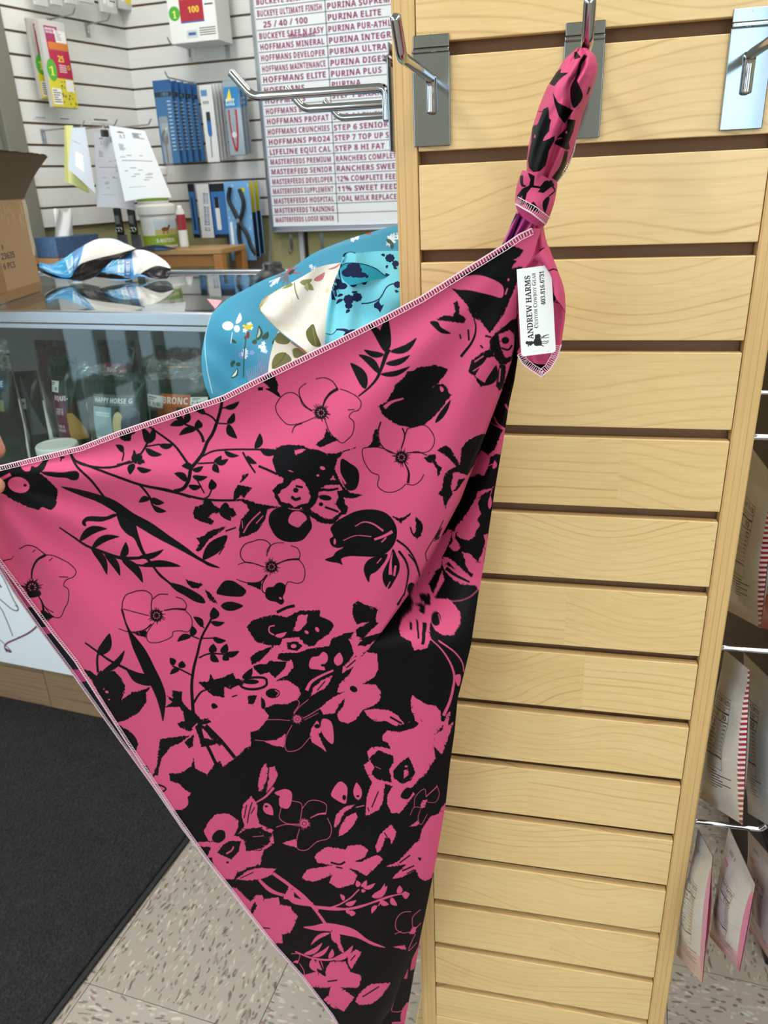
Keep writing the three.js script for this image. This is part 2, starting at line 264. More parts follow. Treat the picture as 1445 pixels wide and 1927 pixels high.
{
  const alu = M.alu;
  part('glass_top', box(A0 + 0.02, A1 - 0.02, CH - 0.0075, CH - 0.0015, -CD + 0.03, -0.016), M.glass, counter);
  part('glass_front', box(A0 + 0.01, A1 - 0.01, DECK + 0.012, CH - 0.034, -0.009, -0.004), M.glass, counter);
  part('front_trim', merge([box(A0, A1, CH - 0.024, CH, -0.018, 0, 0.003), box(A0, A1, CH - 0.034, CH - 0.0245, -0.014, -0.002, 0.001)]), alu, counter);
  part('rear_rail', merge([box(A0, A1, CH - 0.035, CH + 0.004, -CD, -CD + 0.03, 0.003)]), M.alu, counter);
  part('lower_trim', box(A0, A1, DECK - 0.015, DECK + 0.011, -0.02, 0.001, 0.002), alu, counter);
  part('deck', box(A0, A1, DECK - 0.018, DECK - 0.0005, -CD, -0.021), M.white, counter);
  part('rear_panel', box(A0, A1, DECK, CH - 0.036, -CD + 0.004, -CD + 0.012), mat(0x4b4a50, 0.5), counter);
  part('end_panel', box(A1 - 0.012, A1 - 0.0005, DECK, CH - 0.036, -CD + 0.013, -0.0165), M.alu, counter);
  part('end_panel', box(A0 + 0.0005, A0 + 0.012, DECK, CH - 0.036, -CD + 0.013, -0.0165), M.alu, counter);
  // white lower front with line drawings of horses
  const [ax, ay] = CF.loc(0, 1040, -0.01), [bx, by] = CF.loc(140, 1270, -0.01);
  const PW = A1 - A0, PH = DECK - 0.016 - 0.133, front = print(2048, 480, (g, w, h) => {
    g.fillStyle = '#eaf1f8'; g.fillRect(0, 0, w, h); g.lineCap = 'round'; g.lineJoin = 'round';
    const X = (u, v) => { const [a, y] = CF.loc(u, v, -0.01); return [((a - A0) / PW) * w, ((DECK - 0.016 - y) / PH) * h]; };
    const L = (lw, c, pts) => { g.strokeStyle = c; g.lineWidth = lw; g.beginPath(); pts.forEach((p, i) => { const q = X(...p); if (!i) g.moveTo(...q); else if (i < pts.length - 1) { const r = X((p[0] + pts[i + 1][0]) / 2, (p[1] + pts[i + 1][1]) / 2); g.quadraticCurveTo(...q, ...r); } else g.lineTo(...q); }); g.stroke(); };
    const k = '#33373d', m = '#6d3a4c';
    L(3, k, [[-30, 1040], [0, 1076], [12, 1098], [18, 1112], [26, 1130], [35, 1143], [34, 1150], [24, 1148], [10, 1136], [0, 1127]]);
    L(3, k, [[-20, 1118], [2, 1142], [12, 1165], [20, 1185], [24, 1196]]); L(5, k, [[-4, 1096], [2, 1104]]); L(2.5, k, [[29, 1139], [33, 1142]]);
    L(2.5, k, [[-20, 1190], [0, 1203], [14, 1217], [22, 1226]]); L(4.5, m, [[95, 1120], [80, 1165], [62, 1188], [30, 1203], [12, 1210], [8, 1218], [13, 1226]]); L(8, m, [[12, 1222], [19, 1226]]);
    L(3, k, [[-120, 1120], [-90, 1100], [-60, 1110], [-40, 1150], [-60, 1200]]); L(3, k, [[160, 1100], [190, 1080], [230, 1110], [240, 1160]]);
  }, 0.35);
  part('lower_front', sheet((s, t) => V(lerp(A0, A1, s), lerp(DECK - 0.016, 0.133, t), -0.0095), 1, 1), front, counter);
  part('lower_body', box(A0, A1, 0.133, DECK - 0.0185, -CD, -0.0105), M.white, counter);
  const brown = print(512, 128, (g, w, h) => { g.fillStyle = '#957a5d'; g.fillRect(0, 0, w, h); for (let i = 0; i < 260; i++) { const y = rr(0, h); g.fillStyle = rnd() < 0.5 ? 'rgba(96,70,48,.35)' : 'rgba(150,124,98,.28)'; g.fillRect(rr(-60, w), y, rr(30, 180), rr(0.6, 2.2)); } for (let i = 0; i < 14; i++) { g.fillStyle = 'rgba(196,184,168,.35)'; g.fillRect(rr(0, w), rr(0, h), rr(8, 40), 1.2); } }, 0.5);
  const seam = CF.loc(97, 1330, -0.02)[0], LB = 0.6;
  for (let k = -2; k < 3; k++) { const x0 = Math.max(A0, seam + k * LB + 0.0008), x1 = Math.min(A1, seam + (k + 1) * LB - 0.0008); if (x1 > x0) part('kick_board', box(x0, x1, 0.001, 0.131, -0.034, -0.0205, 0.001), brown, counter); }
  part('kick_base', box(A0, A1, 0, 0.1325, -CD, -0.0345), M.darkGap, counter);
}
// black entrance mat along the counter
{
  const e0 = onY(84, 1927, 0), e1 = onY(352, 1575, 0), p = e0.clone().sub(CF.o), dirE = e1.clone().sub(e0).normalize();
  const carpet = tex(512, 512, (x, y) => { const n = vnoise(x * 190, y * 190) * 30 + (vnoise(x * 90 + 3, y * 90) - 0.3) * 40 + fbm(x * 12, y * 12, 3) * 18 + (vnoise(x * 255, y * 255 + 7) > 0.86 ? 34 : 0); return [12 + n * 0.55, 12 + n * 0.55, 14 + n * 0.56]; });
  carpet.repeat.set(1, 1);
  const pile = mat(0xffffff, 0.95, { map: carpet, bumpMap: tex(256, 256, (x, y) => { const n = vnoise(x * 120, y * 120) * 200; return [n, n, n]; }, false), bumpScale: 0.004 });
  const turn = Math.atan2(-dirE.z, dirE.x), mt = thing('floor_mat', 'black carpet floor mat on the tiles along the counter', 'mat', e0.clone().addScaledVector(dirE, 0.25), turn);
  const q1 = CF.o.clone().addScaledVector(CF.n, -0.018).sub(e0).dot(CF.n) / dirE.dot(CF.n) - 0.25;
  const g = box(-0.62, q1, 0.0005, 0.009, -1.3, 0, 0.004); // beyond the edge, to the left
  const uv = g.attributes.uv, po = g.attributes.position; for (let i = 0; i < po.count; i++) uv.setXY(i, po.getX(i) / 0.35, po.getZ(i) / 0.35);
  const len = e0.distanceTo(e1);
  part('carpet', g, pile, mt); void len;
  part('edge_binding', box(-0.62, q1, 0.0004, 0.006, 0.0005, 0.012, 0.003), M.rubber, mt);
}
// ---------------------------------------------------------------- stock inside the counter
// pillow bag: front and back bulge out of a rectangle w x h, standing on y = 0
function pillow(w, h, d, wr = 0.004, crimp = 0.08) {
  const sd = rnd() * 50;
  const f = (sgn) => (s, t) => {
    const e = Math.pow(Math.max(0, Math.sin(Math.PI * s)), 0.55) * Math.pow(Math.max(0, Math.sin(Math.PI * clamp((t - crimp) / (1 - crimp * 1.3), 0, 1))), 0.6);
    const n = (fbm(s * 4 + sd, t * 5 + sd, 3) - 0.45) * wr * 2 * Math.min(1, e * 3 + 0.15);
    return V((s - 0.5) * w * (1 - 0.05 * e), h * (1 - t), sgn * (d / 2) * e + n);
  };
  return { front: sheet(f(1), 28, 32), back: sheet(f(-1), 14, 16) };
}
const film = (paint, w = 256, h = 320, rough = 0.22) => phys(0xffffff, rough, { map: cv(w, h, paint), clearcoat: 0.3, clearcoatRoughness: 0.15, specularIntensity: 0.5 });
function fit(g, str, x, y, size, maxW, font = 'bold SZpx sans-serif', align = 'left') { g.font = font.replace('SZ', size); g.textAlign = align; g.textBaseline = 'middle'; const w = g.measureText(str).width; g.save(); g.translate(x, y); if (w > maxW) g.scale(maxW / w, 1); g.fillText(str, 0, 0); g.restore(); }
// print too small to read: uneven upright strokes
function bars(g, x, y, size, w) { let q = x; while (q < x + w) { const d = size * rr(0.12, 0.3); if (rnd() < 0.82) { g.fillRect(q, y - size / 2, d, size * rr(0.25, 0.4)); g.fillRect(q, y - size / 2, d * 0.45, size); g.fillRect(q, y + size * 0.28, d, size * 0.22); } q += d + size * 0.13; } }
function sticker(g, x, y, w, h) { g.fillStyle = '#f1f0ec'; g.fillRect(x, y, w, h); g.fillStyle = '#333'; for (let i = 0; i < 22; i++) if (rnd() < 0.6) g.fillRect(x + w * 0.1 + (w * 0.8 * i) / 22, y + h * 0.55, w * 0.02, h * 0.3); g.fillRect(x + w * 0.1, y + h * 0.15, w * 0.5, h * 0.08); g.fillRect(x + w * 0.1, y + h * 0.32, w * 0.35, h * 0.06); }
function standBag(label, fr, u0, v0, u1, v1, off, d, paint, lean = 0, group, yaw = 0) {
  const [a0, y1] = fr.loc(u0, v0, off), [a1] = fr.loc(u1, v1, off), w = a1 - a0, h = y1 - DECK;
  const t = thing('treat_bag', label, 'bag', fr.pos((a0 + a1) / 2, DECK, off), fr.turn + yaw, group), p = pillow(w, h, d), m = film((g, W_, H_) => { g.fillStyle = '#0e2a24'; g.fillRect(0, 0, W_, H_); paint(g, W_, H_ * 0.7); }, 320, Math.round((320 * h) / w));
  const fm = part('front_film', p.front, m, t), bm = part('back_film', p.back, mat(0x14302a, 0.3), t); fm.rotation.x = bm.rotation.x = -lean; return t;
}
const forest = '#0e2a24';
function bagBase(g, w, h, c) { g.fillStyle = c; g.fillRect(0, 0, w, h); g.fillStyle = 'rgba(120,200,180,.10)'; for (let i = 0; i < 12; i++) g.fillRect(rr(0, w), rr(0, h * 0.2), rr(2, 14), rr(10, 60)); }
standBag('dark treat bag with a blue band ending in LANCE at the left counter end', CF, -75, 665, 50, 850, -0.14, 0.06, (g, w, h) => { bagBase(g, w, h, '#1a1718'); g.fillStyle = '#3b2c2c'; g.fillRect(0, 0, w, h * 0.22); g.fillStyle = '#1f5b93'; g.fillRect(0, h * 0.30, w * 0.86, h * 0.12); g.fillStyle = '#e8eef2'; fit(g, 'BALANCE', w * 0.34, h * 0.36, h * 0.1, w * 0.5); g.fillStyle = '#7d8048'; g.fillRect(w * 0.6, h * 0.55, w * 0.22, h * 0.14); g.fillStyle = '#dfe0d0'; g.fillRect(w * 0.62, h * 0.57, w * 0.1, h * 0.02); }, 0.06);
standBag('narrow grey treat bag standing edge-on beside the green one in the counter', CF, 26, 700, 92, 850, -0.20, 0.05, (g, w, h) => { bagBase(g, w, h, '#2a3234'); g.fillStyle = '#5c6468'; g.beginPath(); g.moveTo(w * 0.2, 0); g.lineTo(w, h); g.lineTo(w * 0.4, h); g.closePath(); g.fill(); g.fillStyle = '#e5e6e4'; g.fillRect(w * 0.15, h * 0.42, w * 0.22, h * 0.16); g.fillStyle = '#444'; g.fillRect(w * 0.18, h * 0.48, w * 0.1, h * 0.03); }, 0.1, undefined, 0.5);
standBag('dark green treat bag with a maroon label in the counter', CF, 84, 672, 172, 850, -0.16, 0.07, (g, w, h) => { bagBase(g, w, h, forest); g.fillStyle = '#64203e'; g.fillRect(w * 0.22, h * 0.42, w * 0.46, h * 0.58); g.fillStyle = '#b08648'; g.beginPath(); g.moveTo(w * 0.68, h * 0.6); g.quadraticCurveTo(w * 0.98, h * 0.7, w, h); g.lineTo(w * 0.66, h); g.fill(); g.fillStyle = '#2c2118'; g.fillRect(w * 0.68, h * 0.52, w * 0.24, h * 0.14); g.fillStyle = '#f0e6ea'; fit(g, 'EQUI-', w * 0.26, h * 0.48, h * 0.075, w * 0.5); bars(g, w * 0.28, h * 0.62, h * 0.035, w * 0.3); bars(g, w * 0.28, h * 0.66, h * 0.035, w * 0.3); bars(g, w * 0.26, h * 0.83, h * 0.035, w * 0.3); bars(g, w * 0.26, h * 0.88, h * 0.03, w * 0.3); sticker(g, w * 0.06, h * 0.28, w * 0.4, h * 0.13); }, 0.04);
standBag('dark green treat bag with a grey band lettered happy horse and a pale blue panel', CF, 150, 700, 290, 850, -0.125, 0.075, (g, w, h) => { bagBase(g, w, h, forest); g.fillStyle = '#565c5e'; g.fillRect(w * 0.2, h * 0.26, w * 0.66, h * 0.13); g.fillStyle = '#d5dade'; fit(g, 'HAPPY HORSE G', w * 0.23, h * 0.33, h * 0.085, w * 0.62); g.fillStyle = '#8fa3ae'; g.fillRect(w * 0.2, h * 0.41, w * 0.34, h * 0.59); g.fillStyle = '#cdb891'; g.beginPath(); g.ellipse(w * 0.64, h * 0.66, w * 0.09, h * 0.2, 0, 0, 7); g.fill(); g.fillStyle = '#4a5064'; g.beginPath(); g.ellipse(w * 0.8, h * 0.6, w * 0.12, h * 0.2, 0.3, 0, 7); g.fill(); g.fillStyle = '#e4ebef'; bars(g, w * 0.24, h * 0.5, h * 0.05, w * 0.26); bars(g, w * 0.24, h * 0.82, h * 0.05, w * 0.26); }, 0.03);
standBag('dark green treat bag with an orange label beginning BRONC', CF, 262, 690, 420, 850, -0.215, 0.075, (g, w, h) => { bagBase(g, w, h, forest); g.fillStyle = '#c0633a'; g.fillRect(w * 0.30, h * 0.33, w * 0.42, h * 0.16); g.fillStyle = '#a85a38'; g.fillRect(w * 0.24, h * 0.49, w * 0.3, h * 0.4); g.fillStyle = '#f6e9e0'; fit(g, 'BRONC', w * 0.33, h * 0.41, h * 0.12, w * 0.38); sticker(g, w * 0.07, h * 0.36, w * 0.27, h * 0.16); sticker(g, w * 0.72, h * 0.36, w * 0.2, h * 0.1); }, 0.03);
standBag('dark treat bag with a maroon top strip in the second row of the counter', CF, 180, 640, 285, 850, -0.34, 0.07, (g, w, h) => { bagBase(g, w, h, '#2c2428'); g.fillStyle = '#7a3148'; g.fillRect(w * 0.2, h * 0.28, w * 0.6, h * 0.16); g.fillStyle = '#eedde2'; fit(g, 'EQUI-', w * 0.28, h * 0.36, h * 0.07, w * 0.5); }, 0.02);
standBag('brown treat bag in the second row behind the one with the maroon label', CF, 60, 640, 165, 850, -0.36, 0.07, (g, w, h) => { bagBase(g, w, h, '#3a2428'); }, 0.02);
standBag('grey treat bag with an orange strip in the second row at the right', CF, 288, 650, 400, 850, -0.36, 0.07, (g, w, h) => { bagBase(g, w, h, '#34302f'); g.fillStyle = '#b65f34'; g.fillRect(w * 0.3, h * 0.26, w * 0.5, h * 0.06); }, 0.02);
// crumpled clear wrappers on top of the bags
const wrapMat = phys(0xffffff, 0.12, { transmission: 0.93, thickness: 0, ior: 1.5, clearcoat: 1, clearcoatRoughness: 0.05 });
function wrapper(label, u0, v0, u1, v1, off) {
  const [a0, y1] = CF.loc(u0, v0, off), [a1, y0] = CF.loc(u1, v1, off), sd = rnd() * 40, t = thing('clear_wrapper', label, 'wrapper', CF.pos((a0 + a1) / 2, y0, off), CT, 'clear wrappers on the treat bags');
  part('film', sheet((s, q) => V((s - 0.5) * (a1 - a0), (1 - q) * (y1 - y0) + (vnoise(s * 7 + sd, q * 3) - 0.5) * 0.012, Math.round(vnoise(s * 9 + sd, q * 8 + sd) * 5) * 0.006), 18, 12), wrapMat, t);
}
wrapper('crumpled clear wrapper on the bag at the left end of the counter', -6, 636, 30, 690, -0.10);
wrapper('long crumpled clear wrapper above the bag with the grey band', 155, 680, 245, 705, -0.10);
wrapper('crumpled clear wrapper above the bag with the orange label', 285, 672, 385, 712, -0.10);
{ // white lidded pot standing in the counter
  const [a, y] = CF.loc(107, 838, -0.075), t = thing('white_pot', 'round white plastic pot standing in the front of the counter', 'pot', CF.pos(a, DECK, -0.075), CT), h = y - DECK + 0.004, r = 0.045;
  part('body', new THREE.LatheGeometry([[0, 0], [r * 0.92, 0], [r * 0.95, 0.003], [r, h - 0.008], [r, h - 0.003], [r - 0.002, h], [r - 0.006, h - 0.001], [r - 0.008, h - 0.004], [0, h - 0.004]].map((p) => new THREE.Vector2(...p)), 48), M.white, t);
}
// ---------------------------------------------------------------- on the counter: carton, pouches, scanner stand
{
  const c = onY(79, 546, CH + 0.0005), d = V(-0.24, 0, -0.97).normalize(), top = hit(48, 372, c, V(0.97, 0, -0.24).normalize());
  const h = top.y - CH, turn = Math.atan2(-d.z, d.x), t = thing('cardboard_box', 'brown cardboard box with an open flap on the counter', 'box', c, turn); // local x away from the camera, local -z... right face at z = 0
  const L = 0.42, kraft = print(768, 512, (g, w, hh) => {
    g.fillStyle = '#a88760'; g.fillRect(0, 0, w, hh); for (let i = 0; i < 900; i++) { g.fillStyle = `rgba(${rnd() < 0.5 ? '90,64,40' : '200,170,130'},.06)`; g.fillRect(rr(0, w), rr(0, hh), rr(10, 80), 1); }
    g.fillStyle = 'rgba(125,88,50,.55)'; g.fillRect(0, hh * 0.9, w, hh * 0.1); g.fillRect(w * 0.44, hh * 0.62, w * 0.12, hh * 0.3); g.fillStyle = 'rgba(215,195,165,.28)'; for (let i = 0; i < 26; i++) { g.fillRect(rr(w * 0.5, w), rr(0, hh * 0.2), rr(3, 12), rr(20, 70)); }
    g.fillStyle = '#2d2722'; fit(g, 'R', w * 0.60, hh * 0.47, 34, 60); fit(g, '23635', w * 0.575, hh * 0.56, 46, w * 0.2); fit(g, '6 PCS', w * 0.575, hh * 0.66, 44, w * 0.2);
  }, 0.7);
  part('side_panel', box(-L, 0, 0, h, -0.30, -0.0001), mat(0xa88760, 0.75), t);
  part('printed_side', sheet((s, q) => V(-L + s * L, h * (1 - q), 0.0004), 1, 1), kraft, t);
  const f0 = hit(88, 292, c.clone().addScaledVector(V(0.97, 0, -0.24), 0.085), V(0.97, 0, -0.24).normalize());
  o_flap(t, L, h, f0, c, d);
  function o_flap(t, L, h, f, c, d) {
    t.updateMatrixWorld(true); const q = t.worldToLocal(f.clone());
    part('flap', slabSheet((s, u) => V(lerp(-L, lerp(0, q.x, u), s), h + 0.0005 + (q.y - h) * u + (s > 0.02 && s < 0.98 ? 0.002 * vnoise(s * 90, u * 3) * u : 0), lerp(0, q.z, u) - 0.006 * Math.sin(u * 3.1)), 0.004, 40, 6), mat(0x6d5a45, 0.85), t);
  }
  part('packing_tape', sheet((s, q) => V(-0.012 + s * 0.016, h - 0.005 - q * 0.12 + 0.0, 0.0012 + 0.004 * s * vnoise(q * 6, 3)), 4, 14), phys(0xfff6e4, 0.15, { transmission: 0.7, thickness: 0 }), t);
}
// pouch lying on the glass: a top film and a dark base panel, read from its outline, with a closed rear
function pouch(label, top, mid, low, d0, deep, bulge, paint, base, rest = CH) {
  const cu = (p) => { const c = new THREE.CatmullRomCurve3(p.map((q) => V(q[0], q[1], 0)), false, 'centripetal'); return (s) => c.getPoint(s); };
  const A = cu(top), B = cu(mid), C = cu(low), t = thing('treat_pouch', label, 'pouch'), sd = rnd() * 30;
  const e = (s) => Math.pow(Math.sin(Math.PI * clamp(s, 0.001, 0.999)), 0.6);
  const P = (s, q) => { const a = q < 0.6 ? A(s) : B(s), b = q < 0.6 ? B(s) : C(s), k = q < 0.6 ? q / 0.6 : (q - 0.6) / 0.4, u = lerp(a.x, b.x, k), v = lerp(a.y, b.y, k); return at(u, v, d0 + deep * (1 - q) * e(s) - bulge * e(s) * Math.sin(Math.PI * Math.min(1, q * 1.1)) + 0.006 * (fbm(s * 7 + sd, q * 5, 3) - 0.45)); };
  const lift = (p) => { p.y = Math.max(p.y, rest + 0.0012); return p; }, raw = P; const P2 = (s, q) => lift(raw(s, q));
  part('front_film', sheet((s, q) => P2(s, q * 0.6), 40, 16), film(paint, 512, 256, 0.3), t);
  part('base_panel', sheet((s, q) => P2(s, 0.6 + q * 0.4), 40, 12), film(base ?? ((g, w, h) => { g.fillStyle = '#0d0f14'; g.fillRect(0, 0, w, h); g.fillStyle = '#2a2d36'; for (let i = 0; i < 6; i++) g.fillRect(w * (0.25 + i * 0.05), h * 0.6, 10, 12); }), 256, 64, 0.35), t);
  part('rear_film', sheet((s, q) => { const a = A(s), b = C(s); return lift(at(lerp(a.x, b.x, q), lerp(a.y, b.y, q), d0 + deep * e(s) * (1 - q) + 0.012 * e(s) * Math.sin(Math.PI * q))); }, 30, 8), mat(0x2d8ac6, 0.4), t);
  return rebase(t);
}
const pouchPaint = (word, blue) => (g, w, h) => { g.fillStyle = '#e6e4df'; g.fillRect(0, 0, w, h); g.fillStyle = '#2b97d2'; g.beginPath(); g.moveTo(0, 0); g.lineTo(w * blue, 0); g.lineTo(w * (blue + 0.06), h); g.lineTo(0, h); g.fill(); for (let i = 0; i < 26; i++) { g.save(); g.translate(rr(0, w * blue * 0.8), rr(0, h)); g.rotate(rr(-0.7, 0.1)); g.fillStyle = i % 3 ? '#6cc4ea' : '#dff1fa'; g.globalAlpha = 0.7; g.fillRect(0, 0, rr(20, 80), rr(3, 12)); g.restore(); } g.fillStyle = '#2a6fb0'; g.fillRect(w * (blue - 0.1), 0, w * 0.11, h); g.fillStyle = '#eef4f8'; g.save(); g.translate(w * (blue - 0.13), h * 0.95); g.rotate(-Math.PI / 2); bars(g, 0, 0, 40, h * 0.8); g.restore(); g.save(); g.translate(w * (blue - 0.04), h * 0.9); g.rotate(-Math.PI / 2); bars(g, 0, 0, 22, h * 0.5); g.restore(); g.fillStyle = 'rgba(120,120,125,.25)'; for (let i = 0; i < 10; i++) g.fillRect(rr(w * 0.6, w * 0.9), rr(0, h), rr(20, 90), 1.5); };
const dOf = (u, v, y = CH) => { const q = onY(u, v, y + 0.0015); return q.sub(camera.position).length() / ray(u, v).length(); };
const dp1 = dOf(150, 529), dp2 = dOf(250, 527);
pouch('blue and white pouch with a black base propped up next to the cardboard box', [[74, 494], [98, 497], [120, 486], [150, 466], [182, 450], [212, 449], [236, 458], [255, 467]], [[74, 503], [100, 516], [132, 522], [140, 510], [150, 498], [180, 487], [215, 479], [255, 468]], [[76, 514], [100, 524], [128, 527], [140, 531], [165, 526], [198, 512], [228, 490], [256, 469]], dp1, 0.05, 0.018, pouchPaint('NATURAL', 0.46));
pouch('blue and white pouch with a curled black end lying right of the propped one', [[196, 504], [215, 488], [240, 474], [266, 470], [290, 478], [312, 492], [321, 503]], [[190, 512], [215, 516], [240, 521], [258, 519], [272, 510], [296, 500], [320, 505]], [[178, 521], [210, 527], [240, 528], [262, 520], [285, 526], [308, 531], [321, 516]], dp2, 0.05, 0.014, pouchPaint('ORGANIC', 0.38));
const tableY = BF.loc(304, 468, 0.36)[1];
pouch('dark navy pouch lying flat on the wooden table in front of the tubs', [[258, 470], [275, 463], [300, 461], [333, 468]], [[258, 474], [280, 472], [305, 471], [333, 471]], [[258, 474], [280, 475], [305, 474], [333, 472.5]], dOf(295, 470, tableY), 0.02, 0.004, (g, w, h) => { g.fillStyle = '#14213a'; g.fillRect(0, 0, w, h); g.fillStyle = '#2d5f9a'; g.fillRect(w * 0.5, h * 0.6, w * 0.5, h * 0.4); }, undefined, tableY);
{
  const p = onY(515, 528, CH), t = thing('scanner_stand', 'black round scanner base with a cord behind the draped blue scarf', 'scanner stand', p, 0);
  part('base', new THREE.LatheGeometry([[0, 0], [0.045, 0], [0.047, 0.004], [0.043, 0.014], [0.03, 0.022], [0.022, 0.03], [0.024, 0.036], [0.019, 0.042], [0, 0.044]].map((q) => new THREE.Vector2(...q)), 40), M.black, t);
  t.updateMatrixWorld(true); const w = (u, v, d) => t.worldToLocal(at(u, v, d)); const dp = ray(515, 528); const D = p.clone().sub(camera.position).length() / dp.length();
  part('cord', tube([V(0, 0.04, 0), w(508, 490, D + 0.02), w(509, 430, D + 0.3), w(503, 350, D + 0.8), w(500, 300, D + 1.2)], 0.0028, 60), M.black, t);
}
// ---------------------------------------------------------------- whiteboard
{
  const tl = BF.loc(479, 4, 0.012), bl = BF.loc(507, 428, 0.012), mid = BF.loc(617, 100, 0.012), a0 = (tl[0] + bl[0]) / 2, yb = bl[1], am = mid[0], a1 = am + (am - a0) * 1.06, yt = yb + 0.96;
  const t = thing('whiteboard', 'ruled whiteboard with two columns of handwritten feed names in purple', 'whiteboard', BF.pos(a0, yb, 0.001), BT), w = a1 - a0, h = yt - yb, X = (a) => a - a0;
  part('board', box(0, w, 0, h, 0, 0.010, 0.002), M.white, t);
  // rows: heights of the ruled lines read along the column divider
  const yl = (u, v) => BF.loc(u, v, 0.012)[1];
  const y0 = yl(617, 21.5), y1 = yl(632, 401), n = 19, pitch = (y0 - y1) / n; // lines 0..20
  const L = ['BUCKEYE ULTIMATE FINISH', '\u21b3 25 / 40 / 100 \u21b2', 'BUCKEYE SAFE N EASY', 'HOFFMANS MINERAL', 'HOFFMANS DEVELOPER', 'HOFFMANS MAINTENANCE', 'HOFFMANS ELITE', 'HOFFMANS', 'HOFFMANS', 'HOFFMANS BALANCER', 'HOFFMANS PROFAT', 'HOFFMANS CRUNCHIES', 'HOFFMANS PRO24', 'LIFELINE EQUI CAL', 'MASTERFEEDS PREMIUM', 'MASTERFEED SENIOR', 'MASTERFEEDS DEVELOPER', 'MASTERFEEDS SUPPLEMENT', 'MASTERFEEDS HOSPITAL', 'MASTERFEEDS TRAINING', 'MASTERFEEDS LOOSE MINER'];
  const R = ['PURINA ELITE', 'PURINA PUR-ATHLE', 'PURINA INTEGRI', 'PURINA ULTRA', 'PURINA DIGESTI', 'PURINA PLUS', 'PURINA', 'STEP 1 BALANCER', 'STEP 2', 'STEP 4 LOWSUGAR', 'STEP 6 SENIOR', 'STEP 7 TOP UP SUP', 'STEP 8 HI FAT', 'RANCHERS COMPLETE', 'RANCHERS SWEET', '12% COMPLETE FEED', '11% SWEET FEED', 'FOAL MILK REPLACER', '', ''];
  const TW = 1400, TH = 2000;
  const face = print(TW, TH, (g, W_, H_) => {
    g.fillStyle = '#eef1f6'; g.fillRect(0, 0, W_, H_);
    const PY_ = (y) => ((yt - y) / h) * H_, PXx = (x) => (x / w) * W_, ph = (pitch / h) * H_, cx = PXx(am - a0);
    const word = (s, x, y, size, maxW) => { // marker lettering: each letter slightly tilted and doubled strokes
      g.fillStyle = '#8a2f5c'; g.strokeStyle = '#8a2f5c'; g.lineWidth = 3; g.textBaseline = 'middle'; g.textAlign = 'left'; g.font = `bold ${size}px sans-serif`;
      const k = Math.min(1, maxW / (g.measureText(s).width * 1.26)); let q = x;
      for (const c of s) { g.save(); g.translate(q, y + rr(-1.5, 1.5)); g.scale(k * 1.16, 1.0); g.rotate(rr(-0.05, 0.05)); g.fillText(c, 0, 0); g.globalAlpha = 0.55; g.strokeText(c, rr(-1, 1), 0); g.restore(); q += g.measureText(c).width * k * 1.24; }
    };
    for (let i = -4; i <= n; i++) {
      const y = PY_(y0 - i * pitch); g.fillStyle = '#2d333b'; g.fillRect(PXx(0.012), y - 2.6, W_, 5.2);
      if (i >= 0) { word(L[i] ?? '', PXx(0.018), y - ph * 0.45, ph * 0.74, cx - PXx(0.025)); word(i ? R[i - 1] ?? '' : 'PURINA SUPREME', cx + 12, y - ph * 0.45, ph * 0.74, (W_ - cx) * 0.86); }
      else { word('BUCKEYE SENIOR', PXx(0.018), y - ph * 0.45, ph * 0.62, cx - PXx(0.025)); word('PURINA SUPER', cx + 12, y - ph * 0.45, ph * 0.62, W_ - cx - 26); }
    }
    word(L[20], PXx(0.018), PY_(y0 - 19 * pitch) + ph * 0.52, ph * 0.7, cx - PXx(0.03));
    word('PERFORMANCE', cx * 0.48, PY_(y0 - 2 * pitch) - ph * 0.16, ph * 0.34, cx * 0.5);
    g.fillStyle = '#2d333b'; g.fillRect(cx - 4, 0, 8, PY_(y0 - 19 * pitch) + ph * 0.95);
  }, 0.25);
  part('writing_face', sheet((s, q) => V(s * w, h * (1 - q), 0.0105), 1, 1), face, t);
  part('frame', merge([box(-0.008, 0.010, -0.012, h + 0.01, 0, 0.016, 0.002), box(-0.008, w, -0.014, 0.004, 0, 0.018, 0.002)]), M.alu, t);
  part('pen_tray', box(0.02, w, -0.020, -0.0145, 0.0, 0.05, 0.002), M.alu, t);
}
// trim strip and two little hooks on the green wall below the board
{
  const a = BF.loc(567, 455, 0.01)[0], s = struct('trim_2', CORNER, BT);
  part('cover_strip', box(a - 0.014, a + 0.006, 0, leftBottom + 0.02, -0.019, 0.006, 0.002), mat(0xb9c0c6, 0.4), s); part('shadow_gap', box(a + 0.0061, a + 0.02, 0, leftBottom + 0.02, -0.019, -0.012), M.rubber, s);
  for (const [u, v, l] of [[544, 462, 'small chrome hook on the green wall left of the grey strip'], [602, 462, 'small chrome hook on the green wall right of the grey strip']]) {
    const [x, y] = BF.loc(u, v, 0.01), t = thing('wall_hook', l, 'hook', BF.pos(x, y, -0.0185), BT);
    part('plate', box(-0.008, 0.008, -0.02, 0.05, 0, 0.002, 0.0008), M.chromeDull, t); part('prong', rod([V(0, 0.03, 0.004), V(0, -0.028, 0.006), V(0, -0.034, 0.03), V(0, -0.018, 0.036)], 0.003, 0.006), M.chrome, t);
  }
}
// ---------------------------------------------------------------- hanging stock
function peg(fr, label, u, v, len, group) { // a chrome hook in a groove
  const [a, y] = fr.loc(u, v, 0.002), t = thing('peg_hook', label, 'hook', fr.pos(a, y, 0.0005), fr.turn, group);
  part('plate', box(-0.011, 0.011, -0.045, 0.006, 0, 0.002, 0.0008), M.chromeDull, t);
  part('prong', rod([V(0, -0.03, 0.005), V(0, 0, 0.005), V(0, 0, len), V(0, 0.02, len + 0.018)], 0.0028, 0.006, 8), M.chrome, t); return t;
}
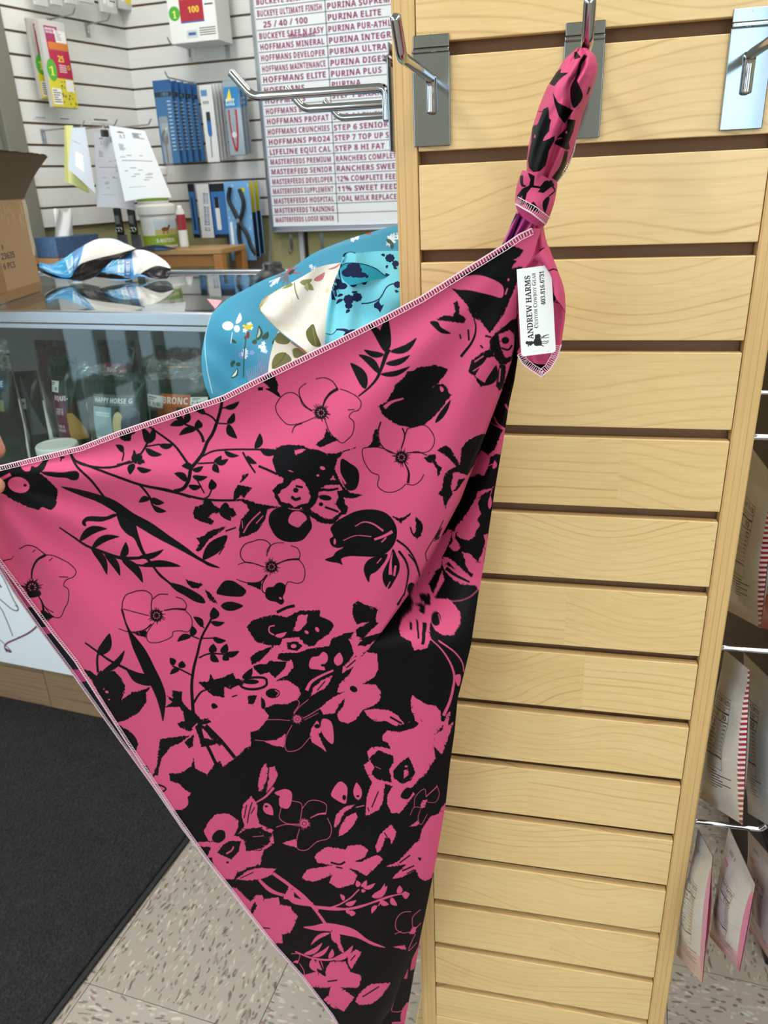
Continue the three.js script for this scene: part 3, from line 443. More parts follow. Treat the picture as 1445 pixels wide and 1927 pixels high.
// flat hanging card or box; corners read at the given distance from the wall
function card(fr, name, label, cat, u0, v0, u1, v1, off, d, paint, opt = {}) {
  const [a0, y1] = fr.loc(u0, v0, off + d), [a1, y0] = fr.loc(u1, v1, off + d), w = Math.abs(a1 - a0), h = y1 - y0;
  const t = thing(name, label, cat, fr.pos((a0 + a1) / 2, y0, off), fr.turn + (opt.yaw ?? 0), opt.group);
  const tw = opt.tw ?? 200, m = opt.film ? film(paint, tw, Math.round((tw * h) / w)) : print(tw, Math.round((tw * h) / w), paint, opt.rough ?? 0.4);
  part(opt.body ?? 'card', box(-w / 2, w / 2, 0, h, 0, d, Math.min(0.003, d / 3)), mat(opt.color ?? 0xdadada, 0.5), t);
  part('printed_face', sheet((s, q) => V((s - 0.5) * w * 0.985, h * (1 - q * 0.985 - 0.0075), d + 0.0006 + (opt.bulge ?? 0) * Math.sin(Math.PI * s) * Math.sin(Math.PI * q)), 12, 12), m, t);
  t.userData.size = [w, h, d]; return t;
}
const seedPaint = (dull) => (g, w, h) => {
  g.fillStyle = dull ? '#b9b4b0' : '#c8c4c2'; g.fillRect(0, 0, w, h); g.fillStyle = '#b22a4c'; g.fillRect(w * 0.16, h * 0.1, w * 0.84, h * 0.56); g.fillStyle = '#a03a66'; g.fillRect(w * 0.16, h * 0.06, w * 0.5, h * 0.16); g.fillStyle = '#e9e9e9'; g.fillRect(w * 0.52, h * 0.1, w * 0.46, h * 0.14); g.fillStyle = '#777'; for (let i = 0; i < 5; i++) g.fillRect(w * 0.56, h * (0.115 + 0.022 * i), w * rr(0.1, 0.36), h * 0.008);
  g.fillStyle = '#cf7a3a'; g.fillRect(w * 0.2, h * 0.24, w * 0.78, h * 0.09); g.fillStyle = '#f2cf3c'; fit(g, '25', w * 0.44, h * 0.43, h * 0.1, w * 0.3); g.fillStyle = '#e8d7d7'; for (let i = 0; i < 4; i++) g.fillRect(w * 0.45, h * (0.5 + i * 0.025), w * 0.3, h * 0.012);
  g.fillStyle = '#d8ca3a'; g.fillRect(0, h * 0.66, w, h * 0.34); g.fillStyle = '#34343a'; for (let i = 0; i < 26; i++) { g.beginPath(); g.ellipse(rr(w * 0.4, w), rr(h * 0.68, h), rr(3, 9), rr(3, 7), rr(0, 3), 0, 7); g.fill(); }
  g.fillStyle = '#ecebe6'; g.fillRect(w * 0.05, h * 0.78, w * 0.34, h * 0.19); g.fillRect(w * 0.62, h * 0.67, w * 0.34, h * 0.14); g.fillStyle = '#333'; for (let i = 0; i < 6; i++) g.fillRect(w * 0.08, h * (0.8 + i * 0.027), w * rr(0.12, 0.28), h * 0.01);
  g.fillStyle = '#57a83e'; g.beginPath(); g.ellipse(w * 0.17, h * 0.57, w * 0.17, h * 0.13, 0, 0, 7); g.fill(); g.fillStyle = '#e9e05a'; fit(g, '1', w * 0.17, h * 0.58, h * 0.15, w * 0.2, 'bold SZpx serif', 'center');
  g.fillStyle = '#e8eef6'; bars(g, w * 0.2, h * 0.11, h * 0.06, w * 0.38); g.fillStyle = '#d9b13a'; g.beginPath(); g.arc(w * 0.86, h * 0.52, w * 0.07, 0, 7); g.fill(); g.fillStyle = '#222'; g.beginPath(); g.arc(w * 0.86, h * 0.52, w * 0.03, 0, 7); g.fill();
};
peg(LF, 'upper chrome peg on the left white wall holding the red packs', 93, 36, 0.13);
peg(LF, 'upper chrome peg on the left white wall with nothing on its end', 163, 46, 0.12);
const seedG = 'clear packs with red headers on the upper peg';
card(LF, 'ear_tag_pack', 'rear clear pack with a red header and a green disc', 'pack', 50, 32, 128, 190, 0.035, 0.018, seedPaint(true), { film: true, color: 0xb9b6b0, body: 'pouch_body', bulge: 0.006 });
card(LF, 'ear_tag_pack', 'front clear pack with a red header numbered 25', 'pack', 70, 34, 148, 205, 0.085, 0.022, seedPaint(false), { film: true, color: 0xc4c1b8, body: 'pouch_body', bulge: 0.008 });
const small = (c) => (g, w, h) => { g.fillStyle = '#c9c8c6'; g.fillRect(0, 0, w, h); g.fillStyle = c; g.fillRect(w * 0.35, h * 0.1, w * 0.4, h * 0.75); g.fillStyle = '#eee'; g.fillRect(w * 0.1, h * 0.2, w * 0.2, h * 0.6); g.fillStyle = '#333'; for (let i = 0; i < 6; i++) g.fillRect(w * 0.5, h * (0.2 + 0.1 * i), w * 0.4, h * 0.03); };
[[52, 92, '#e3e1dc', 'first small white pack at the top left edge of the photo'], [84, 118, '#d9c340', 'second small pack, yellow, along the top edge'], [112, 146, '#d8c23c', 'third small pack, yellow, along the top edge'], [140, 178, '#dcdcd8', 'fourth small pack, grey and white, along the top edge']].forEach(([u0, u1, c, l], i) => card(LF, 'small_pack', l, 'pack', u0, -70, u1, 14 - i * 2, 0.05 + i * 0.012, 0.012, small(c), { film: true, tw: 96, bulge: 0.005 }));
card(LF, 'barcode_pack', 'white pack with a barcode label at the top beside the small yellow packs', 'pack', 180, -60, 222, 28, 0.05, 0.016, small('#e8e8e6'), { film: true, tw: 96, bulge: 0.006 });
card(LF, 'barcode_pack', 'white pack with a yellow stripe at the top next to the wall corner', 'pack', 215, -60, 256, 22, 0.03, 0.016, small('#e2c93a'), { film: true, tw: 96, bulge: 0.006 });
// white carton on a pair of prongs
{
  card(BF, 'white_carton', 'white carton with a red panel numbered 100 and a green disc', 'carton', 305, -60, 412, 75, 0.05, 0.12, (g, w, h) => {
    g.fillStyle = '#e7e7e5'; g.fillRect(0, 0, w, h); g.fillStyle = '#a92638'; g.fillRect(w * 0.25, h * 0.2, w * 0.5, h * 0.52); g.fillStyle = '#2f4fa0'; g.fillRect(w * 0.25, h * 0.72, w * 0.5, h * 0.02); g.fillStyle = '#e0862e'; g.fillRect(w * 0.27, h * 0.36, w * 0.46, h * 0.07); g.fillStyle = '#f0d340'; fit(g, '100', w * 0.42, h * 0.57, h * 0.12, w * 0.3);
    g.fillStyle = '#4ea73d'; g.beginPath(); g.arc(w * 0.13, h * 0.6, w * 0.12, 0, 7); g.fill(); g.fillStyle = '#eef07a'; fit(g, '1', w * 0.13, h * 0.61, h * 0.14, w * 0.2, 'bold SZpx serif', 'center'); g.fillStyle = '#444'; for (let i = 0; i < 4; i++) { g.fillRect(w * 0.78, h * (0.3 + i * 0.07), w * 0.18, h * 0.02); g.fillRect(w * 0.62, h * (0.82 + i * 0.03), w * 0.34, h * 0.012); } g.fillStyle = '#c9ced2'; g.fillRect(w * 0.34, h * 0.84, w * 0.24, h * 0.11); g.fillStyle = '#3d5f9c'; g.fillRect(w * 0.38, h * 0.87, w * 0.16, h * 0.04);
  }, { tw: 320, color: 0xd8d8d6, body: 'carton_body' });
  peg(BF, 'left chrome peg under the white carton', 356, 92, 0.15); peg(BF, 'right chrome peg under the white carton', 427, 86, 0.15);
}
const bluePaint = (g, w, h) => { g.fillStyle = '#3f6fa0'; g.fillRect(0, 0, w, h); g.fillStyle = '#2d5c94'; g.fillRect(0, 0, w, h * 0.12); g.fillStyle = '#26303c'; g.fillRect(0, h * 0.13, w, h * 0.06); g.fillStyle = '#7fa2c4'; bars(g, w * 0.4, h * 0.16, h * 0.035, w * 0.45); g.fillStyle = '#8a98a4'; g.beginPath(); g.roundRect(w * 0.08, h * 0.42, w * 0.5, h * 0.58, 20); g.fill(); g.fillStyle = '#20262c'; g.beginPath(); g.ellipse(w * 0.3, h * 0.68, w * 0.19, h * 0.1, 0, 0, 7); g.fill(); g.fillRect(w * 0.26, h * 0.76, w * 0.08, h * 0.24); g.fillStyle = '#c6d2dc'; for (let i = 0; i < 14; i++) g.fillRect(w * 0.68, h * (0.24 + i * 0.045), w * 0.2, h * 0.012); };
for (let k = 4; k >= 0; k--) {
  const o = k * 11.5, t = card(BF, 'grooming_tool_pack', k ? ['', 'blue carded tool directly behind the front one', 'blue carded tool third from the front of its peg', 'blue carded tool fourth from the front of its peg', 'blue carded tool at the back of its peg'][k] : 'front blue carded grooming tool with a clear blister', 'pack', 286 + o, 152 + k * 2.2, 340 + o, 308 - k * 1.2, 0.19 - k * 0.034, 0.006, bluePaint, { color: 0x2f5f98, group: 'blue carded tools on one peg' });
  const [w, h] = t.userData.size; delete t.userData.size; if (!k) part('blister', sheet((s, q) => V(-w * 0.34 + s * w * 0.42, h * (0.5 - q * 0.62), 0.008 + 0.016 * Math.sin(Math.PI * s) * Math.sin(Math.PI * Math.min(1, q * 1.1))), 14, 14), phys(0xffffff, 0.1, { transmission: 0.85, thickness: 0 }), t);
}
peg(BF, 'chrome peg holding the blue carded tools', 365, 156, 0.21);
for (let k = 3; k >= 0; k--) card(BF, 'hoof_tool_pack', k ? ['', 'white carded tool directly behind the one with the blue handle', 'white carded tool third from the front of its peg', 'white carded tool at the back of its peg'][k] : 'white carded tool with a blue and black handle', 'pack', 374 + k * 8, 160 - k, 414 + k * 6, 305 - k * 2, 0.17 - k * 0.03, 0.006, (g, w, h) => { g.fillStyle = '#d9dadb'; g.fillRect(0, 0, w, h); g.fillStyle = '#5f86b4'; g.fillRect(w * 0.08, h * 0.06, w * 0.5, h * 0.08); g.fillStyle = '#9aa0a6'; g.fillRect(w * 0.15, h * 0.2, w * 0.5, h * 0.04); g.fillStyle = '#23282e'; g.beginPath(); g.roundRect(w * 0.3, h * 0.34, w * 0.34, h * 0.3, 8); g.fill(); g.fillStyle = '#2b66b4'; g.beginPath(); g.roundRect(w * 0.34, h * 0.46, w * 0.28, h * 0.2, 6); g.fill(); g.fillStyle = '#878d94'; g.beginPath(); g.moveTo(w * 0.42, h * 0.66); g.lineTo(w * 0.36, h * 0.94); g.lineTo(w * 0.46, h * 0.94); g.lineTo(w * 0.54, h * 0.66); g.fill(); }, { color: 0xa7a9ab, tw: 120, group: 'white carded tools on one peg' });
for (let k = 2; k >= 0; k--) card(BF, 'shears_pack', k ? ['', 'clear shears pack directly behind the red-handled pair', 'rearmost clear shears pack of the red-handled stack'][k] : 'clear pack of red-handled shears under a yellow and blue header', 'pack', 418 + k * 9, 152 - k * 2, 462 + k * 6, 292 - k * 2, 0.13 - k * 0.035, 0.008, (g, w, h) => { g.fillStyle = '#9aa7b4'; g.fillRect(0, 0, w, h); g.fillStyle = '#3a83bd'; g.fillRect(0, h * 0.08, w, h * 0.28); g.fillStyle = '#f0d730'; g.beginPath(); g.moveTo(w * 0.1, h * 0.28); g.lineTo(w * 0.4, h * 0.1); g.lineTo(w * 0.5, h * 0.24); g.fill(); g.fillStyle = '#f2f2ea'; bars(g, w * 0.1, h * 0.28, h * 0.09, w * 0.8); g.strokeStyle = '#a5303c'; g.lineWidth = w * 0.12; g.beginPath(); g.moveTo(w * 0.25, h * 0.38); g.quadraticCurveTo(w * 0.2, h * 0.7, w * 0.45, h * 0.95); g.moveTo(w * 0.7, h * 0.38); g.quadraticCurveTo(w * 0.75, h * 0.7, w * 0.5, h * 0.95); g.stroke(); g.fillStyle = '#d8dde4'; g.beginPath(); g.arc(w * 0.45, h * 0.72, w * 0.16, 0, 7); g.fill(); }, { color: 0x7f8c98, tw: 120, film: true, group: 'clear shears packs on one peg', bulge: 0.006 });
// second row
[[352, 372, '#3a6fae', 'narrow blue pack with a black pen, left of the white one in the lower row', 1], [368, 400, '#d6d8da', 'white pack with blue lettering in the lower row', 0], [388, 428, '#3472b4', 'blue pack with a white thermometer in the lower row', 1]].forEach(([u0, u1, c, l, d], i) => card(BF, 'thermometer_pack', l, 'pack', u0, 346, u1 + 4, 448, 0.08 + i * 0.02 + (i === 1 ? 0.03 : 0), 0.012, (g, w, h) => { g.fillStyle = c; g.fillRect(0, 0, w, h); if (d) { g.fillStyle = '#15191e'; g.fillRect(0, 0, w, h * 0.14); g.fillRect(0, h * 0.93, w, h * 0.07); g.fillStyle = i ? '#e6e8ea' : '#11151a'; g.beginPath(); g.roundRect(w * 0.35, h * 0.25, w * 0.26, h * 0.6, 8); g.fill(); g.fillStyle = '#14181d'; g.fillRect(w * 0.36, h * 0.24, w * 0.24, h * 0.2); } else { g.save(); g.translate(w * 0.5, h * 0.9); g.rotate(-1.5); g.fillStyle = '#3d6ba4'; bars(g, 0, 0, w * 0.4, h * 0.75); g.restore(); } }, { color: 0x27548c, tw: 100 }));
for (let k = 2; k >= 0; k--) card(BF, 'shears_card', k ? ['', 'dark card with a yellow corner directly behind the hoof clippers card', 'rearmost dark card with a yellow corner behind the hoof clippers'][k] : 'glossy blue card holding black-handled hoof clippers', 'pack', 420 + k * 8, 342, 482 + k * 8, 490 - k * 6, 0.16 - k * 0.05, 0.008, (g, w, h) => { g.fillStyle = k ? '#26304a' : '#74a9dc'; g.fillRect(0, 0, w, h); if (k) { g.fillStyle = '#c6b32c'; g.fillRect(w * 0.4, 0, w * 0.6, h * 0.4); return; } g.fillStyle = '#a8cbea'; for (let i = 0; i < 40; i++) g.fillRect(rr(0, w), rr(0, h), rr(2, 10), rr(4, 20)); g.fillStyle = '#e2d02c'; g.fillRect(w * 0.66, h * 0.08, w * 0.16, h * 0.05); g.fillStyle = '#eef2f6'; g.fillRect(w * 0.08, h * 0.5, w * 0.1, h * 0.36); }, { color: 0x6d9fd0, tw: 160, group: 'cards on the hoof clippers peg', rough: 0.15 });
{ // the clippers themselves, in front of their card
  const [a, y] = BF.loc(448, 415, 0.19), t = thing('hoof_clippers', 'black curved hoof clippers fastened to the glossy blue card', 'clippers', BF.pos(a, y, 0.176), BT), s = 0.0021;
  for (const [n, p] of [['handle', [[-12, 62], [-18, 40], [-8, 16], [2, -6], [14, -26], [20, -48], [30, -66]]], ['handle', [[8, 58], [14, 34], [8, 12], [-2, -8], [-4, -34], [0, -54], [4, -70]]]]) part(n, tube(p.map(([x, q]) => V(x * s, q * s, 0.006)), 0.0085, 40), M.black, t);
  part('pivot', new THREE.CylinderGeometry(0.008, 0.008, 0.012, 16).rotateX(Math.PI / 2).translate(0, 0, 0.012), M.chromeDull, t);
}
{ const [a, y] = BF.loc(429, 432, 0.01), [b] = BF.loc(502, 508, 0.01), t = thing('wooden_cabinet', 'grey-brown wooden cabinet side standing behind the hoof clippers', 'cabinet', BF.pos(a, 0, 0.002), BT); part('side', box(0, b - a, 0, y + 0.02, 0, 0.03, 0.003), mat(0x6f665d, 0.6), t); part('top_edge', box(0, b - a, y + 0.0201, y + 0.03, 0, 0.032, 0.002), mat(0x5a524a, 0.6), t); }
// ---------------------------------------------------------------- papers hanging from pegs on the left white wall
{
  const bars = peg(LF, 'chrome peg nearest the grey post holding the yellow pad', 80, 246, 0.22); peg(LF, 'chrome peg in the middle holding the grey paper', 150, 243, 0.20); peg(LF, 'chrome peg nearest the wall corner holding the white invoice', 215, 241, 0.20);
  const sheetPaper = (name, label, c4, d4, paint, th = 0.0009, color = 0xf0f0ee) => { // corners TL TR BR BL in the photo with their distances
    const P = c4.map((c, i) => at(c[0], c[1], d4[i])), t = thing(name, label, 'paper');
    const q = (s, u) => { const a = P[0].clone().lerp(P[1], s), b = P[3].clone().lerp(P[2], s); return a.lerp(b, u); };
    const nrm = P[1].clone().sub(P[0]).cross(P[3].clone().sub(P[0])).normalize();
    const cur = (s, u) => q(s, u).addScaledVector(nrm, -0.012 * Math.sin(Math.PI * s) * u);
    part('sheet', slabSheet(cur, th, 14, 14), mat(0xffffff, 0.6, { map: cv(256, 360, paint) }), t); rebase(t); return t;
  };
  const inv = (bg, ink) => (g, w, h) => { g.fillStyle = bg; g.fillRect(0, 0, w, h); g.fillStyle = ink; fit(g, 'A.T', w * 0.22, h * 0.13, 26, 60, 'bold SZpx serif'); g.beginPath(); g.ellipse(w * 0.28, h * 0.085, 26, 8, 0, Math.PI, 0); g.fill(); for (let i = 0; i < 5; i++) { g.fillRect(w * 0.6, h * (0.06 + i * 0.016), w * rr(0.15, 0.3), 4); g.fillRect(w * 0.15, h * (0.24 + i * 0.018), w * rr(0.1, 0.18), 3); } g.fillRect(w * 0.14, h * 0.46, w * 0.75, 3); for (let i = 0; i < 12; i++) { const y = rr(0.35, 0.75); g.fillRect(w * rr(0.12, 0.75), h * y, w * rr(0.08, 0.18), 3); } g.fillRect(w * 0.15, h * 0.83, w * 0.4, 1.5); };
  const near = 2.84;
  sheetPaper('paper_pad', 'yellow pad of paper hanging from the peg nearest the grey post', [[121, 236], [137, 236], [168, 362], [121, 342]], [2.93, 2.93, 2.93, 2.93], (g, w, h) => { g.fillStyle = '#d2cf8a'; g.fillRect(0, 0, w, h); g.fillStyle = '#b9b56c'; g.fillRect(0, 0, w * 0.2, h); }, 0.01);
  sheetPaper('note_sheet', 'pale blue sheet in front of the yellow pad', [[135, 240], [160, 240], [180, 365], [128, 318]], [2.89, 2.89, 2.89, 2.87], (g, w, h) => { g.fillStyle = '#bcc4cf'; g.fillRect(0, 0, w, h); g.fillStyle = '#dfe4ea'; g.fillRect(w * 0.3, h * 0.5, w * 0.35, h * 0.3); g.fillStyle = '#5a6270'; g.fillRect(w * 0.1, h * 0.3, w * 0.5, 3); });
  sheetPaper('invoice_sheet', 'grey shaded invoice sheet hanging behind the white one', [[177, 251], [222, 248], [256, 396], [182, 390]], [2.93, 2.93, 2.93, 2.93], inv('#a9abb1', '#6a6c72'));
  sheetPaper('invoice_sheet', 'bright white printed invoice hanging tilted in front of the grey one', [[205, 236], [272, 246], [323, 372], [235, 379]], [near, near, near, near], inv('#cfd2d6', '#55575c'));
  const clip = thing('binder_clip', 'small black binder clip at the top of the grey invoice', 'clip', at(197, 251, 2.9), LT); part('jaw', box(-0.014, 0.014, -0.012, 0.012, -0.008, 0.008, 0.003), M.black, clip); part('wire', tube([V(-0.008, 0.01, 0), V(0, 0.034, 0), V(0.008, 0.01, 0)], 0.0012, 20), M.chrome, clip);
  // small price labels on the wall
  [[62, 218, 90, 225, 'first small white price label from the post, above the pegs'], [108, 220, 134, 228, 'second small white price label, above the middle peg'], [170, 219, 208, 233, 'third and largest price label, nearest the wall corner']].forEach(([u0, v0, u1, v1, l]) => card(LF, 'price_label', l, 'label', u0, v0, u1, v1, 0.0004, 0.0008, (g, w, h) => { g.fillStyle = '#e3e3e1'; g.fillRect(0, 0, w, h); g.fillStyle = '#3c3c40'; g.fillRect(w * 0.15, h * 0.35, w * 0.7, h * 0.22); }, { tw: 64 }));
}
// ---------------------------------------------------------------- table behind the counter with tubs, tissue box and thermometers
{
  const O = 0.42, yT = BF.loc(304, 468, 0.36)[1], [aR] = BF.loc(415, 462, O), [aL] = BF.loc(208, 470, O), [aTub] = BF.loc(304, 468, 0.24), t = thing('wooden_table', 'small orange-brown wooden table behind the counter carrying the tubs', 'table', BF.pos(aL, 0, 0.195), BT), w = aR - aL, D = O - 0.195;
  const wood = mat(0xa8713c, 0.5); const top = yT;
  part('tabletop', box(0, w, top - 0.022, top, 0, D, 0.004), mat(0xb08a5a, 0.4), t); part('apron', box(0.03, w - 0.03, top - 0.07, top - 0.0225, D - 0.035, D - 0.02, 0.002), wood, t);
  for (const [x, z] of [[0.0, 0.0], [w - 0.04, 0.0], [0.0, D - 0.04], [w - 0.04, D - 0.04]]) part('leg', box(x, x + 0.04, 0, top - 0.0225, z, z + 0.04, 0.004), wood, t);
  const stand = (u, off) => BF.pos(BF.loc(u, 460, off)[0], top + 0.0005, off);
  const tub = (label, u, off, r, h, y, paint) => {
    const p = stand(u, off); p.y = y; const g = thing('supplement_tub', label, 'tub', p, 0.45);
    part('body', new THREE.LatheGeometry([[0, 0], [r * 0.86, 0], [r * 0.88, 0.004], [r * 0.95, h * 0.74], [0, h * 0.74]].map((q) => new THREE.Vector2(...q)), 48), M.white, g);
    part('lid', new THREE.LatheGeometry([[0, h * 0.745], [r, h * 0.745], [r * 1.02, h * 0.77], [r * 1.02, h * 0.93], [r * 0.98, h * 0.96], [r * 0.8, h], [0, h]].map((q) => new THREE.Vector2(...q)), 48), M.white, g);
    part('label_wrap', new THREE.CylinderGeometry(r * 0.942, r * 0.895, h * 0.6, 48, 1, true, -1.5, 3.0).translate(0, h * 0.37, 0), print(512, 220, paint, 0.35), g); return g;
  };
  const px = (p) => p, h1 = 0.175, r1 = 0.077;
  const horse = (g, x, y, s) => { g.fillStyle = '#7a4a2a'; g.beginPath(); g.ellipse(x, y, 24 * s, 11 * s, 0, 0, 7); g.fill(); g.beginPath(); g.moveTo(x + 14 * s, y - 4 * s); g.lineTo(x + 30 * s, y - 26 * s); g.lineTo(x + 42 * s, y - 18 * s); g.lineTo(x + 26 * s, y + 4 * s); g.fill(); for (const d of [-18, -10, 10, 18]) g.fillRect(x + d * s, y, 4 * s, 26 * s); };
  tub('white tub with a green label picturing a brown horse, lower of the two', 304, 0.305, r1, h1, top + 0.0005, (g, w, h) => { g.fillStyle = '#cdd9e4'; g.fillRect(0, 0, w, h); g.fillStyle = '#e9e9e5'; g.fillRect(0, 0, w * 0.42, h); g.fillStyle = '#c8b878'; g.fillRect(w * 0.42, h * 0.4, w, h * 0.25); horse(g, w * 0.62, h * 0.4, 1.5); g.fillStyle = '#8eae2e'; g.fillRect(0, h * 0.62, w, h * 0.38); g.fillStyle = '#f2f4ea'; fit(g, 'X-NUTRIN', w * 0.42, h * 0.82, 44, w * 0.4); });
  tub('white tub with a green label stacked on top of the horse tub', 300, 0.305, r1 * 0.94, h1 * 0.8, top + 0.001 + h1, (g, w, h) => { g.fillStyle = '#d9dcd4'; g.fillRect(0, 0, w, h); g.fillStyle = '#7fa336'; g.fillRect(0, h * 0.5, w, h * 0.5); g.fillStyle = '#f2f4ea'; fit(g, 'X-NUTRIN', w * 0.42, h * 0.76, 44, w * 0.4); horse(g, w * 0.6, h * 0.3, 1.2); });
  { const p = stand(347, 0.345), g = thing('red_bottle', 'small white and red bottle beside the stacked tubs', 'bottle', p, 0); part('body', new THREE.LatheGeometry([[0, 0], [0.017, 0], [0.018, 0.01], [0.018, 0.14], [0.009, 0.155], [0.009, 0.165], [0, 0.165]].map((q) => new THREE.Vector2(...q)), 32), M.white, g); part('label_wrap', new THREE.CylinderGeometry(0.0183, 0.0183, 0.06, 32, 1, true).translate(0, 0.1, 0), mat(0xa3262f, 0.4), g); }
  { // tissue box on a side shelf along the left wall
    const off = 0.14, [a0, yb] = LF.loc(114, 486, off), [a1, yt] = LF.loc(188, 440, off), w2 = (a1 - a0) / 2;
    const sh = thing('side_shelf', 'wooden wall shelf under the blue tissue box, mostly hidden by the pouches', 'shelf', LF.pos((a0 + a1) / 2, yb - 0.0225, 0.0), LT); part('board', box(-w2 - 0.02, w2 + 0.02, 0, 0.022, -0.018, off + 0.01, 0.003), wood, sh); part('bracket', box(-0.012, 0.012, -0.12, -0.0005, -0.018, off - 0.05, 0.003), M.post, sh);
    const g = thing('tissue_box', 'blue tissue box with a white tissue pulled up behind the pouches', 'tissue box', LF.pos((a0 + a1) / 2, yb, off - 0.07), LT);
    part('carton', box(-w2, w2, 0, yt - yb, -0.06, 0.06, 0.002), print(256, 128, (q, w, h) => { q.fillStyle = '#3c5880'; q.fillRect(0, 0, w, h); for (let i = 0; i < 24; i++) { q.fillStyle = ['#4a688f', '#2f4666', '#44628a'][i % 3]; q.beginPath(); q.ellipse(rr(0, w), rr(0, h), rr(4, 18), rr(2, 9), rr(0, 3), 0, 7); q.fill(); } }), g);
    part('tissue', sheet((s, q) => { const wd = lerp(0.085, 0.10, q), x = (s - 0.5) * wd + 0.012 * (1 - q), top2 = 0.095 + 0.007 * Math.sin(s * 7 + 0.6) + 0.004 * Math.sin(s * 23); return V(x - 0.01, yt - yb + top2 * (1 - q), 0.008 * Math.sin(s * 8 + q * 3)); }, 30, 14), mat(0xf3f3f1, 0.8), g, 'white tissue');
  }
  for (const [u, l] of [[222, 'left black digital thermometer in a clear blister'], [248, 'right black digital thermometer in a clear blister']]) {
    const off = 0.36, [a, yt] = BF.loc(u, 391, off), g = thing('digital_thermometer', l, 'thermometer', BF.pos(a, top + 0.0005, off), BT - 0.12), h = yt - top, w = 0.036;
    part('body', box(-w / 2, w / 2, h * 0.36, h, 0.001, 0.016, 0.006), M.black, g); part('screen', box(-w * 0.3, w * 0.3, h * 0.62, h * 0.82, 0.0161, 0.0175, 0.0006), mat(0x6f7a72, 0.25), g);
    part('button', new THREE.TorusGeometry(0.008, 0.003, 8, 20).translate(-0.006, h * 0.48, 0.0185), M.chrome, g); part('button', new THREE.TorusGeometry(0.008, 0.003, 8, 20).translate(0.01, h * 0.48, 0.0185), M.chrome, g);
    part('blister_card', box(-w * 0.7, w * 0.7, 0, h * 0.36, 0, 0.006, 0.002), mat(0x5c6066, 0.25), g);
  }
}
// ---------------------------------------------------------------- cloth helpers: a print is drawn in the cloth's own coordinates
const spl = (pts, closed) => { const c = new THREE.CatmullRomCurve3(pts.map((p) => V(p[0], p[1], 0)), closed, 'centripetal'); return c.getPoints(pts.length * 5).map((p) => [p.x, p.y]); };
